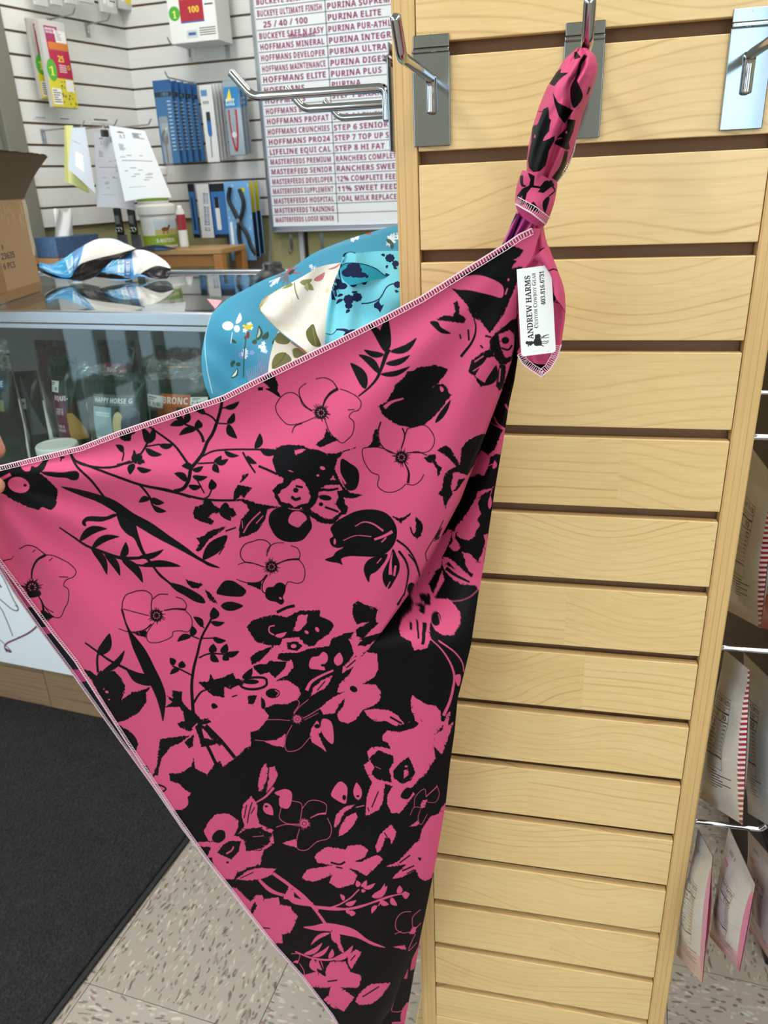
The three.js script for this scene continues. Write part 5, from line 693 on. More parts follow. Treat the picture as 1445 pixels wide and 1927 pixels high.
  k.Q([900, 690], [930, 650], [990, 602], [1050, 550], [1090, 560], [1100, 700], [1060, 800], [1010, 842], [970, 852], [930, 800], [900, 742]); pk().Q([955, 650], [1030, 622], [1060, 660], [1062, 730], [1040, 795], [1000, 802], [968, 730]); ink().E(1000, 690, 24, 22).S(10, [975, 740], [1020, 750], [1045, 720]);
  k.Q([762, 892], [782, 820], [850, 770], [902, 748], [932, 790], [880, 802], [845, 850], [800, 920]).Q([800, 920], [845, 952], [880, 980], [838, 988]).L(870, 982, 942, 848, 56).Q([940, 985], [960, 850], [1000, 850], [1003, 900], [985, 1005], [960, 1015]).S(10, [870, 660], [910, 670]).S(8, [838, 720], [856, 740]);
  pk().S(9, [800, 830], [860, 790]).S(7, [790, 890], [880, 830]).S(10, [968, 870], [960, 960]);
  // lower left
  k.c(INK).T(140, 1040, 4.0139);
  k.S([12, 26], [1050, 460], [1028, 512], [960, 642], [930, 760], [902, 870], [886, 1000], [892, 1130], [905, 1250], [960, 1410]).S(10, [940, 795], [1010, 765], [1130, 766]).S(10, [885, 925], [790, 877], [740, 857]).S(8, [942, 652], [880, 626]).S(8, [960, 648], [1060, 645]).S([16, 8], [900, 1135], [955, 1055], [1010, 1030]).S(7, [980, 570], [955, 540]).S(7, [1025, 525], [1050, 525]);
  k.L(1045, 505, 1052, 412, 72).L(970, 562, 898, 484, 48).L(1030, 524, 1136, 526, 40).L(888, 632, 890, 552, 52).L(882, 630, 776, 672, 46).L(1045, 642, 1146, 665, 42).L(1028, 757, 1052, 688, 60).L(1032, 764, 1092, 826, 52).L(1108, 757, 1152, 688, 54).L(1130, 766, 1246, 744, 46).L(1128, 770, 1168, 812, 52).L(750, 852, 722, 794, 48).L(800, 872, 815, 818, 56).L(792, 882, 722, 920, 38);
  k.P([352, 422], [375, 510], [402, 590], [442, 720], [490, 830], [530, 920], [575, 1000], [620, 1100], [650, 1200], [668, 1274], [682, 1200], [690, 1080], [660, 980], [602, 860], [540, 740], [472, 650], [430, 600], [390, 520], [366, 432]);
  k.S(5, [360, 422], [365, 370], [390, 320], [440, 300], [470, 290], [540, 290], [585, 325], [580, 400], [585, 452]).S(5, [592, 350], [640, 316], [710, 315]).S(4, [765, 335], [820, 355], [847, 400], [835, 430]).S([6, 14], [675, 437], [760, 425], [842, 430]).S(4, [840, 440], [877, 480], [890, 540], [860, 597], [800, 590], [745, 600], [740, 630], [690, 660], [620, 680], [560, 672], [545, 622], [570, 570], [602, 530]).S(4, [365, 425], [460, 450], [562, 476]).S([3, 9], [333, 575], [420, 600], [530, 582], [582, 540]).Q([430, 602], [545, 588], [540, 642], [480, 626]).B(620, 475, 44, PINK);
  k.Q([60, 875], [130, 900], [165, 930], [200, 890], [250, 900], [300, 892], [345, 940], [382, 1000], [380, 1050], [355, 1112], [420, 1070], [432, 1050], [480, 1050], [578, 1014], [540, 1060], [542, 1130], [490, 1202], [400, 1260], [320, 1282], [200, 1090], [130, 960]).S([10, 18], [80, 680], [170, 745], [260, 810], [400, 882]).L(175, 775, 266, 608, 82).S(15, [175, 770], [172, 830], [178, 905]).L(212, 900, 380, 736, 50).P([392, 878], [480, 906], [535, 922], [577, 1002], [500, 995], [448, 970], [412, 920]).Q([330, 1300], [400, 1338], [450, 1382], [482, 1445], [465, 1500], [420, 1520], [330, 1400]); pk().E(245, 1052, 14, 10, 0.4).E(222, 1030, 6, 6).E(262, 1110, 8, 6); ink();
  k.Q([690, 1075], [742, 1102], [738, 1043], [812, 1048], [810, 1120], [860, 1180], [900, 1200], [960, 1260], [1010, 1250], [1034, 1282], [965, 1300], [1040, 1352], [1140, 1445], [1095, 1460], [960, 1320], [972, 1440], [950, 1440], [920, 1290], [880, 1352], [800, 1322], [778, 1290], [832, 1270], [820, 1200], [790, 1162], [688, 1167], [740, 1130]); pk().S(8, [700, 1140], [735, 1128]).S(10, [890, 1330], [930, 1290]); ink();
  k.P([718, 230], [790, 240], [900, 290], [972, 340], [987, 380], [920, 372], [830, 322], [760, 282]).Q([835, 202], [880, 215], [975, 240], [930, 272], [880, 262]).Q([985, 280], [1030, 310], [1080, 382], [1038, 372], [1010, 340]).S(14, [550, 40], [640, 160], [725, 235]).P([1073, 307], [1100, 250], [1135, 214], [1190, 212], [1240, 238], [1297, 290], [1270, 327], [1200, 332], [1120, 322]).L(1105, 402, 1276, 402, 70, 0.02);
  k.Q([938, 980], [1010, 973], [1030, 918], [1052, 960], [1130, 940], [1200, 908], [1212, 960], [1262, 970], [1180, 1032], [1130, 1012], [1132, 1092], [1050, 1082], [1000, 1040]).L(1035, 1145, 1085, 1165, 40).Q([1310, 1085], [1378, 1078], [1350, 1142], [1312, 1142]).S(8, [1190, 1090], [1230, 1075]);
  // black ground below, with the lower roses
  k.T(400, 1080, 4.0139);
  k.Q([1300, 470], [1225, 500], [1150, 490], [1085, 520], [1040, 482], [1070, 438], [1000, 450], [900, 488], [882, 545], [760, 558], [640, 592], [550, 597], [498, 602], [490, 640], [560, 662], [598, 650], [612, 702], [545, 770], [468, 812], [560, 802], [640, 850], [667, 902], [640, 952], [560, 982], [470, 982], [402, 1012], [400, 1040], [427, 1072], [390, 1132], [340, 1182], [285, 1196], [290, 1260], [302, 1292], [240, 1322], [190, 1382], [130, 1422], [60, 1470], [-40, 1530], [-40, 5000], [2600, 5000], [2600, 470]);
  k.T(240, 1360, 4.0139);
  k.Q([1040, -10], [1000, 50], [930, 72], [932, 180], [870, 222], [820, 262], [722, 332], [702, 290], [662, 300], [640, 340], [600, 392], [510, 342], [500, 265], [480, 332], [400, 380], [313, 385], [322, 440], [390, 460], [440, 510], [482, 530], [456, 560], [456, 622], [420, 652], [360, 660], [300, 700], [500, 4000], [2600, 4000], [2600, -10]);
  k.Q([245, 125], [470, 95], [400, 150], [330, 178], [255, 270], [236, 345], [232, 392], [188, 408], [222, 320]).S(22, [540, 0], [565, 110], [610, 190], [665, 305]).S(24, [590, 20], [700, 130], [812, 265]).Q([550, 110], [695, 140], [650, 167], [558, 186]).Q([430, 145], [500, 90], [492, 180], [460, 192]).Q([110, 318], [150, 330], [172, 382], [150, 392]).S(10, [210, 470], [255, 475], [290, 500], [260, 525]).P([-40, 60], [20, 70], [62, 115], [75, 150], [62, 190], [30, 192], [-40, 150]);
}
function printUnder(k) { // the layer behind the fold: black ground, pink flowers
  k.c(INK).Q([985, 480], [968, 600], [925, 740], [880, 820], [700, 1150], [640, 1228], [640, 1240], [960, 1240], [1000, 900], [1010, 480]);
  k.c(PINK).T(660, 760, 4.0139);
  k.Q([1150, 190], [1168, 195], [1158, 260], [1142, 330], [1132, 382], [1095, 380], [1055, 402], [1040, 470], [1005, 545], [960, 530], [900, 562], [905, 500], [945, 420], [985, 345], [1035, 387], [1085, 345]).S(14, [1165, 0], [1200, 60]).S(12, [1080, 95], [1110, 150], [1168, 192]).S(8, [1058, 142], [1150, 190]).L(1075, 492, 1088, 425, 34).S(6, [1030, 470], [1075, 455]);
  k.Q([958, 660], [1050, 640], [1095, 615], [1040, 662], [985, 690], [960, 760], [972, 800], [987, 830], [958, 870], [977, 910], [945, 962], [940, 1002], [890, 1032], [820, 1012], [778, 960], [800, 920], [850, 860], [900, 790], [940, 720]).L(1048, 795, 1055, 690, 30, 0).S(5, [1055, 690], [1068, 640]);
  k.Q([688, 1160], [732, 1158], [790, 1200], [852, 1260], [928, 1322], [942, 1362], [860, 1372], [790, 1342], [728, 1282], [698, 1220]).Q([1037, 975], [1032, 1060], [1012, 1150], [987, 1290], [967, 1400], [930, 1322], [900, 1262], [858, 1170], [838, 1118], [900, 1130], [958, 1195], [990, 1130], [1015, 1040], [1002, 992]);
  k.Q([640, 1010], [700, 990], [740, 945], [772, 960], [740, 1060], [692, 1150], [680, 1240], [630, 1272], [580, 1350], [545, 1450], [440, 1470], [500, 1290], [580, 1150]).Q([760, 970], [792, 958], [790, 1020], [832, 1080], [810, 1112], [778, 1112], [738, 1080], [770, 1040]).c(INK).S(22, [730, 1200], [790, 1270], [860, 1330]).S(10, [905, 1210], [925, 1290]).Q([600, 1290], [660, 1250], [700, 1270], [650, 1400], [620, 1420], [580, 1350]);
  k.c(PINK).T(620, 1060, 4.516);
  k.Q([790, 60], [900, 80], [842, 170], [868, 240], [905, 300], [1010, 300], [1062, 350], [1112, 420], [1112, 522], [1052, 612], [960, 612], [890, 562], [862, 492], [850, 560], [862, 640], [830, 722], [720, 742], [690, 662], [608, 622], [588, 560], [620, 460], [690, 400], [712, 330], [690, 260], [730, 200]).c(INK).Q([765, 260], [852, 258], [852, 352], [812, 352], [802, 432], [760, 402], [772, 370], [728, 352], [780, 342]).E(905, 470, 40, 60).S(16, [690, 500], [692, 565]).S(12, [742, 480], [755, 640]).S([34, 22], [808, 505], [790, 690]).c(PINK).S(8, [925, 430], [945, 520]).E(795, 335, 10, 22);
  k.Q([958, 60], [977, 140], [932, 222], [893, 295], [878, 260], [912, 180]).Q([1150, -10], [1335, -10], [1315, 90], [1300, 170], [1268, 240], [1240, 190], [1160, 182], [1050, 132], [980, 62], [948, -10], [1040, 38], [1130, 90], [1202, 132], [1222, 92], [1178, 60]).c(INK).S([30, 12], [990, 40], [1070, 100], [1190, 160]).c(PINK).S(9, [900, 302], [1080, 320], [1185, 290], [1258, 230]);
}
function printLower(k) {
  const ink = () => k.c(INK), pk = () => k.c(PINK);
  k.c(PINK).T(620, 1060, 4.516);
  k.S([10, 26], [868, 638], [960, 742], [1032, 860], [1060, 960], [1050, 1060], [1020, 1180], [968, 1295]).S([14, 8], [948, 668], [1070, 762], [1130, 850], [1142, 925]).P([1065, 955], [1110, 943], [1117, 990], [1095, 1047], [1073, 1010]).Q([700, 1118], [688, 1170], [695, 1250], [730, 1340], [800, 1402], [900, 1412], [952, 1340], [940, 1250], [900, 1208], [830, 1200], [760, 1160]).Q([1000, 1270], [1030, 1262], [1000, 1400], [970, 1445], [960, 1400]);
  k.T(400, 1080, 4.0139);
  // pink flower below the fold end
  k.Q([1160, 590], [1240, 600], [1252, 720], [1222, 780], [1130, 832], [1232, 835], [1272, 890], [1262, 960], [1202, 1002], [1130, 1032], [1080, 1102], [1020, 1132], [958, 1112], [938, 1060], [985, 1000], [1002, 938], [960, 980], [920, 1052], [838, 1062], [808, 1020], [870, 960], [930, 920], [1000, 890], [938, 897], [958, 830], [1030, 760], [1090, 660]).Q([1140, 1030], [1230, 1018], [1330, 1030], [1402, 1070], [1447, 1130], [1390, 1152], [1310, 1112], [1220, 1112], [1168, 1070]); ink().E(1065, 870, 30, 22, 0.5).S(12, [1340, 1080], [1430, 1130]); pk();
  k.Q([1025, 488], [1130, 500], [1090, 540], [1150, 547], [1230, 505], [1185, 565], [1140, 605], [1080, 622], [1028, 662], [1065, 602], [1050, 540]);
  k.P([728, 680], [750, 630], [800, 620], [835, 588], [867, 610], [867, 660], [842, 690], [850, 725], [790, 722], [735, 712]).L(943, 695, 960, 592, 70, 0).Q([738, 928], [760, 860], [830, 800], [907, 768], [880, 822], [840, 872], [790, 892]).S([26, 14], [710, 880], [740, 822], [800, 780], [912, 728]).Q([975, 755], [985, 700], [1030, 660], [1100, 610], [1138, 600], [1110, 652], [1060, 702]); ink().S(6, [790, 880], [850, 810]).S(7, [1010, 710], [1080, 650]).E(835, 690, 18, 10); pk();
  k.S(4, [395, 1102], [490, 1100], [585, 1108]).S(4, [640, 950], [655, 975], [612, 1050]).S(4, [725, 948], [655, 1005], [612, 1060]).S(5, [820, 1010], [740, 1060], [680, 1092]).S(4, [600, 1140], [550, 1250], [560, 1335], [650, 1325], [735, 1235]).S(3, [690, 1105], [800, 1050]).B(640, 1097, 26, INK).Q([385, 1262], [480, 1255], [552, 1208], [540, 1312], [440, 1290]).S(4, [320, 1255], [400, 1262]);
  k.Q([733, 1222], [750, 1160], [790, 1105], [830, 1180], [800, 1210], [830, 1282], [865, 1350], [800, 1302], [750, 1272]).P([830, 1095], [890, 1110], [912, 1180], [907, 1285], [860, 1252], [820, 1182]); ink().E(790, 1150, 22, 16); 
  // black rose on the pink ground above
  k.Q([258, 400], [300, 353], [400, 320], [470, 308], [560, 330], [660, 278], [810, 276], [812, 320], [882, 350], [918, 390], [880, 452], [800, 502], [770, 542], [700, 552], [680, 502], [600, 492], [540, 502], [500, 540], [420, 537], [330, 512], [290, 460]); pk().Q([650, 310], [722, 308], [710, 372], [655, 432], [608, 432]).S(10, [470, 390], [430, 400], [430, 440], [465, 462]).L(470, 468, 562, 438, 36).Q([500, 570], [530, 490], [650, 478], [682, 520], [722, 542], [700, 572], [640, 597], [560, 592]).E(790, 420, 22, 14, 1).E(710, 440, 18, 12, 0.6); ink().Q([560, 520], [640, 512], [680, 545], [640, 580], [570, 570]); pk().E(612, 545, 22, 16); ink();
  k.S(20, [485, 290], [560, 255], [620, 240]).Q([1058, 290], [1062, 230], [1100, 205], [1150, 235], [1245, 268], [1230, 340], [1160, 360], [1090, 380], [1062, 330]).Q([1085, 420], [1190, 360], [1255, 372], [1190, 430], [1130, 490], [1085, 470]);
  k.Q([283, 632], [340, 590], [462, 543], [432, 590], [352, 660], [300, 687]).Q([330, 690], [400, 690], [432, 655], [480, 662], [562, 663], [540, 722], [470, 787], [430, 742], [360, 762], [310, 712]); pk().Q([335, 690], [440, 568], [490, 650], [420, 660]).Q([480, 790], [590, 660], [612, 705], [560, 770]); ink().S(16, [310, 705], [360, 690], [420, 690], [450, 660]);
  k.S(16, [230, 822], [260, 792], [400, 792], [405, 840], [310, 872], [220, 852], [205, 815]).Q([-40, 840], [60, 795], [150, 750], [172, 790], [232, 800], [232, 832], [160, 852], [80, 852], [-20, 870]).E(290, 815, 60, 18).E(455, 902, 54, 36).Q([285, 930], [335, 918], [310, 982], [273, 982]).L(225, 790, 300, 710, 52).Q([365, 920], [395, 960], [400, 1010], [425, 1060], [370, 1010]); pk().S(6, [470, 878], [500, 900], [480, 925]); 
  // left part of the black ground
  k.T(240, 1360, 4.0139);
  k.Q([988, 440], [1010, 350], [1042, 303], [1062, 350], [1052, 430], [1010, 522], [988, 515]).Q([1068, 340], [1112, 328], [1135, 390], [1100, 472], [1045, 530], [1068, 420]).S([20, 10], [1105, 490], [1040, 560], [975, 600]).Q([935, 553], [982, 620], [977, 690], [992, 760], [1102, 812], [1092, 838], [1010, 802], [900, 802], [828, 852], [882, 780], [860, 700], [870, 620]); ink().S(6, [900, 620], [880, 720]).S(6, [940, 600], [915, 690], [905, 760]).S(5, [960, 640], [930, 690]); pk();
  k.P([1110, 530], [1150, 510], [1195, 500], [1237, 522], [1242, 580], [1212, 648], [1150, 632], [1140, 560]).L(1035, 608, 1100, 700, 70, 0.05); ink().E(1135, 560, 16, 10).E(1048, 632, 12, 8); pk();
  k.Q([573, 820], [620, 740], [655, 695], [720, 685], [770, 690], [837, 740], [832, 800], [800, 852], [882, 870], [902, 930], [890, 970], [1002, 968], [1062, 938], [1030, 962], [1012, 1020], [1002, 1072], [920, 1092], [830, 1132], [802, 1182], [720, 1185], [650, 1092], [640, 1020], [598, 1022], [632, 940], [528, 932], [515, 900], [660, 902], [608, 890]).Q([1098, 838], [1107, 910], [1050, 952], [960, 962], [1060, 918], [1078, 870]); ink().P([638, 862], [680, 813], [730, 818], [737, 870], [690, 907], [648, 895]).Q([720, 922], [770, 895], [855, 893], [842, 970], [782, 1032], [718, 1002], [678, 980]).E(755, 1055, 10, 8).Q([830, 850], [900, 805], [1020, 790], [1000, 830], [1060, 850], [1080, 900], [1010, 950], [900, 970], [880, 890]); pk().S(12, [745, 990], [790, 960], [800, 935]).S(4, [945, 860], [1030, 855]);
  k.Q([820, 1182], [900, 1120], [980, 1098], [1124, 1103], [1080, 1152], [1000, 1182], [900, 1192]); ink().S(5, [850, 1175], [950, 1130]); pk().S([16, 24], [1095, 1138], [1230, 1232], [1330, 1312], [1435, 1425]).S([14, 24], [995, 1188], [1100, 1272], [1220, 1318], [1400, 1372]).Q([1228, 1240], [1255, 1250], [1258, 1330], [1190, 1322]);
  k.Q([780, 1290], [820, 1243], [872, 1300], [882, 1340], [930, 1352], [970, 1298], [1022, 1312], [1030, 1342], [1132, 1318], [1152, 1372], [1212, 1390], [1245, 1450], [900, 1460]); 
  k.S(4, [1160, 640], [1148, 720], [1200, 760], [1300, 766]).S(4, [1240, 590], [1312, 612], [1305, 740]).S(4, [1318, 650], [1370, 592], [1445, 590], [1500, 620], [1500, 680]).S([6, 14], [1380, 720], [1440, 692], [1500, 685]).S(4, [1300, 800], [1280, 870], [1285, 952], [1350, 962], [1430, 900], [1520, 870], [1540, 800], [1510, 720]).S(4, [1120, 790], [1200, 768], [1300, 780]).Q([1165, 910], [1272, 878], [1278, 945]).B(1335, 762, 30, INK);
  // right half of the black ground
  k.T(540, 1360, 4.0139);
  k.Q([720, 90], [760, 58], [850, 72], [960, 40], [1010, -10], [1200, -10], [1130, 80], [1112, 100], [1112, 200], [1122, 270], [1080, 332], [1052, 382], [1000, 422], [960, 472], [930, 502], [965, 540], [900, 622], [852, 682], [790, 682], [753, 610], [760, 540], [800, 480], [742, 460], [732, 510], [727, 590], [690, 662], [592, 707], [600, 580], [620, 500], [640, 450], [608, 390], [578, 320], [620, 290], [603, 220], [640, 183], [720, 183], [782, 202], [760, 150], [720, 132]).Q([1112, 90], [1200, 40], [1260, -10], [1215, 120], [1170, 240], [1112, 182]); ink();
  k.Q([620, 270], [690, 208], [802, 250], [802, 300], [770, 352], [792, 452], [690, 432], [638, 390], [660, 340]).Q([800, 370], [850, 308], [920, 258], [968, 370], [940, 432], [870, 462], [808, 420]).P([868, 530], [910, 490], [952, 510], [912, 577], [860, 562]).S(7, [640, 640], [690, 520]).S(6, [610, 640], [620, 670]).Q([960, 480], [1010, 430], [1060, 380], [990, 470]); pk().Q([885, 360], [915, 345], [918, 400], [880, 420]).E(900, 330, 12, 8).S(4, [665, 330], [710, 350]);
  k.P([338, 520], [400, 443], [452, 480], [452, 570], [442, 612], [370, 582], [333, 550]).L(540, 585, 525, 450, 66, 0).Q([388, 862], [400, 790], [450, 710], [520, 678], [532, 720], [480, 802], [430, 842]).Q([355, 770], [375, 690], [430, 640], [525, 610], [430, 682], [392, 762], [360, 795]).Q([678, 982], [668, 930], [700, 850], [787, 768], [827, 830], [790, 925], [775, 870], [740, 872], [710, 962]).S(6, [520, 640], [585, 625]); ink().E(432, 565, 14, 20).E(535, 555, 12, 8).S(6, [735, 830], [760, 870]); pk();
  k.Q([208, 1010], [260, 958], [300, 938], [440, 958], [460, 930], [560, 922], [612, 960], [590, 1012], [500, 1052], [560, 1050], [680, 998], [725, 1030], [680, 1082], [600, 1157], [520, 1112], [470, 1102], [532, 1150], [500, 1222], [390, 1252], [318, 1210], [340, 1150], [200, 1202], [108, 1180], [150, 1110], [280, 1088], [345, 1075], [230, 1057]); ink().S(12, [330, 1055], [400, 1070], [440, 1050]).S(8, [370, 1090], [420, 1100]); pk();
  k.Q([1205, 590], [1197, 700], [1167, 860], [1122, 1090], [1090, 1172], [1040, 1197], [1000, 1172], [970, 1110], [880, 1162], [790, 1182], [900, 1068], [830, 1082], [738, 1092], [850, 1040], [920, 960], [1000, 880], [1022, 800], [1080, 710], [1140, 690]); ink().Q([985, 1020], [1020, 1022], [1005, 1042]).S(8, [850, 1060], [930, 1000]).S(9, [870, 1120], [960, 1080]).S(6, [905, 1140], [960, 1110]); pk();
  k.S(3, [930, 700], [960, 640], [1010, 640]).S(3, [960, 640], [970, 560], [1040, 500], [1050, 560]).S(3, [1060, 600], [1120, 600], [1150, 540], [1130, 470]).S(6, [1050, 560], [1135, 480]).S(3, [1010, 650], [990, 720], [1010, 770], [1060, 690]).Q([920, 790], [990, 735], [998, 770]).Q([1005, 650], [1020, 590], [1060, 580], [1040, 640]);
  k.S([16, 9], [-10, 1205], [100, 1312], [200, 1392], [330, 1396], [470, 1330], [545, 1258]).S([14, 8], [195, 1395], [400, 1412], [600, 1372], [770, 1312], [880, 1292]).L(535, 1242, 528, 1192, 40).L(560, 1240, 602, 1188, 36).L(575, 1250, 668, 1210, 32).L(560, 1262, 595, 1272, 26).L(870, 1298, 927, 1294, 56).L(838, 1292, 852, 1228, 44).L(785, 1322, 832, 1382, 42).L(700, 1342, 772, 1372, 40).L(680, 1380, 640, 1442, 34).S(7, [710, 1345], [690, 1385]).L(640, 1318, 758, 1232, 54).L(660, 1320, 740, 1210, 30).L(430, 1345, 400, 1295, 30).L(440, 1372, 525, 1340, 36).L(470, 1430, 520, 1440, 44).L(450, 1395, 485, 1450, 30).S(10, [0, 1280], [60, 1340], [160, 1360]);
  // bottom
  k.T(440, 1600, 3.803);
  k.P([495, 550], [570, 540], [650, 521], [740, 530], [860, 565], [960, 640], [1087, 697], [1000, 682], [880, 627], [760, 602], [690, 582], [590, 575]).S([14, 20], [545, 385], [600, 450], [655, 526]).Q([690, 580], [757, 600], [762, 660], [795, 745], [760, 722], [738, 670], [700, 640]).S([8, 18], [438, 725], [560, 772], [700, 782], [780, 745]).L(500, 745, 635, 660, 36).L(690, 592, 548, 682, 30).L(560, 762, 685, 680, 32).L(680, 775, 705, 705, 36).L(720, 788, 855, 678, 42).L(560, 778, 595, 872, 50).L(600, 780, 642, 862, 52);
  k.Q([810, 762], [870, 710], [915, 728], [880, 792], [840, 852], [820, 812]).Q([488, 892], [600, 868], [652, 905], [660, 850], [690, 798], [800, 798], [832, 870], [902, 890], [912, 920], [890, 982], [760, 982], [862, 1050], [820, 1112], [790, 1152], [700, 1122], [640, 1072], [682, 1030], [690, 982], [600, 982], [530, 972]).Q([868, 1082], [910, 1010], [980, 958], [1122, 948], [1060, 1042], [980, 1102], [900, 1107]); ink().S(8, [670, 940], [740, 930]).S(7, [920, 1050], [1040, 975]).S(6, [835, 790], [870, 750]).S(10, [610, 790], [655, 900]); pk();
  k.Q([-10, 260], [60, 312], [120, 372], [172, 340], [202, 318], [212, 350], [320, 338], [327, 390], [402, 400], [432, 450], [457, 470], [430, 542], [402, 592], [342, 602], [352, 662], [290, 672], [220, 602], [130, 482], [-10, 320]); ink().Q([118, 430], [150, 368], [167, 400], [130, 457]).S(6, [210, 555], [260, 560]); pk();
  k.S(20, [180, 210], [260, 290], [380, 332], [430, 372], [548, 392]).S(22, [280, 165], [400, 252], [470, 322], [555, 395]).Q([398, 258], [424, 280], [430, 362], [355, 345]).S([12, 8], [560, 400], [700, 412], [860, 418], [980, 380], [1150, 322]);
  k.S(4, [1270, 440], [1210, 445], [1165, 490], [1160, 560], [1200, 590], [1270, 585]).S(4, [1335, 425], [1280, 480], [1280, 560]).S(4, [1150, 600], [1200, 580]).S(4, [1300, 600], [1270, 660], [1250, 720], [1310, 660]).Q([1255, 600], [1275, 555], [1310, 548], [1295, 600]).Q([1140, 690], [1225, 680], [1230, 715]).S(4, [1340, 520], [1300, 560]);
  k.S(4, [410, 740], [470, 745], [460, 800]).Q([410, 800], [462, 785], [458, 810]).S(4, [470, 810], [500, 860], [505, 890]);
}
// ---------------------------------------------------------------- seams: edge thread, ladder stitches and the inner row
const THREAD = mat(0xecccd8, 0.7), THREADP = mat(0xe9b3c6, 0.7);
function seam(parent, pts, inward, zf, wide = 0.0033, step = 0.0021, label) {
  const P = []; for (let i = 0; i < pts.length - 1; i++) { const L = Math.hypot(pts[i + 1][0] - pts[i][0], pts[i + 1][1] - pts[i][1]), n = Math.max(1, Math.round(L / 8)); for (let k = 0; k < n; k++) { const u = lerp(pts[i][0], pts[i + 1][0], k / n), v = lerp(pts[i][1], pts[i + 1][1], k / n); P.push(onZ(u, v, zf(u, v) + 0.0006)); } }
  { const e = pts[pts.length - 1]; P.push(onZ(e[0], e[1], zf(e[0], e[1]) + 0.0006)); }
  const c = new THREE.CatmullRomCurve3(P), L = c.getLength(), n = Math.floor(L / step), rungs = [], inner = [], tmp = new THREE.BoxGeometry(1, 1, 1);
  for (let i = 0; i <= n; i++) {
    const p = c.getPointAt(i / n), t = c.getTangentAt(i / n), d = V(-t.y, t.x, 0).multiplyScalar(inward).normalize(), q = p.clone().addScaledVector(d, wide / 2 + (i % 2 ? 0.0003 : -0.0003));
    if (i < n) rungs.push(tmp.clone().applyMatrix4(new THREE.Matrix4().makeBasis(t.clone().multiplyScalar(step * 0.24), d.clone().multiplyScalar(wide), V(0, 0, 0.0007)).setPosition(q.x, q.y, q.z + 0.0003)));
    inner.push(p.clone().addScaledVector(d, wide + 0.0006).add(V(0, 0, 0.0003)));
  }
  const g = merge([new THREE.TubeGeometry(c, Math.min(500, n), 0.00055, 6), new THREE.TubeGeometry(new THREE.CatmullRomCurve3(inner), Math.min(500, n), 0.00028, 5), ...rungs]);
  const m = part('stitching', g, THREAD, parent, label ?? 'white overlock stitching along the edge'); m.userData.kind = 'stuff'; return m;
}
const zc0 = (u, v) => zCloth(u, v, 0);
seam(scarf, LE.filter((p) => p[0] <= 892).map(([v, u]) => [u, v]), 1, zc0);
seam(scarf, LE.filter((p) => p[0] >= 985).map(([v, u]) => [u, v]), 1, zc0);
// second layer of the folded cloth, its inside and seam showing along the left edge
{
  const off = [[1000, 2], [1060, 8], [1120, 16], [1194, 19], [1260, 20], [1330, 15], [1400, 10], [1480, 5], [1560, 4], [1660, 2], [1760, 1]];
  const l = off.map(([v, o]) => [v, pline(LE, v) - o]), r = off.map(([v]) => [v, pline(LE, v) + 40]), f = rows(l, r, 1000, 1760), z = (s, t) => { const [u, v] = f(s, t); return zCloth(u, v, 0) - 0.006 + 0.003 * s; };
  clothPart('back_layer', scarf, f, z, 8, 90, 128, 1024, '#b03a6e', (k) => { k.c('#161320'); for (const [v, h] of [[1010, 26], [1150, 30], [1200, 60], [1290, 50], [1340, 70], [1500, 120], [1650, 90]]) k.Q([pline(l, v) - 30, v], [pline(r, v) + 10, v - 20], [pline(r, v + h) + 10, v + h], [pline(l, v + h) - 30, v + h]); }, { label: 'darker underside layer of the folded cloth' });
  seam(scarf, l.map(([v, u]) => [u, v]), 1, (u, v) => zCloth(u, v, 0) - 0.0065, 0.003, 0.0016);
}
// sliver of cloth folded behind at the lower right
{
  const l = [[1640, 800], [1747, 785], [1800, 770], [1850, 745], [1927, 700], [1990, 690]], r = [[1640, 815], [1690, 806], [1747, 794], [1784, 788], [1826, 780], [1876, 771], [1927, 761], [1990, 750]], f = rows(l, r, 1640, 1990);
  clothPart('rear_fold', scarf, f, (s, t) => { const [u, v] = f(s, t); return zCloth(u, v, 0) - 0.022 - 0.008 * s * s; }, 10, 50, 256, 768, INK, (k) => { k.c(PINK).T(440, 1600, 3.803).Q([1300, 690], [1320, 560], [1345, 580], [1325, 700], [1290, 850], [1262, 862], [1275, 780]).Q([1215, 920], [1250, 840], [1240, 920]).P([1195, 1220], [1210, 1130], [1262, 1080], [1250, 1180], [1230, 1243]).S(4, [1170, 980], [1140, 1100], [1130, 1150], [1200, 1150], [1240, 1090]).Q([1130, 1230], [1220, 1225], [1215, 1243], [1130, 1243]); }, { label: 'narrow fold of the scarf behind the front layer' });
}
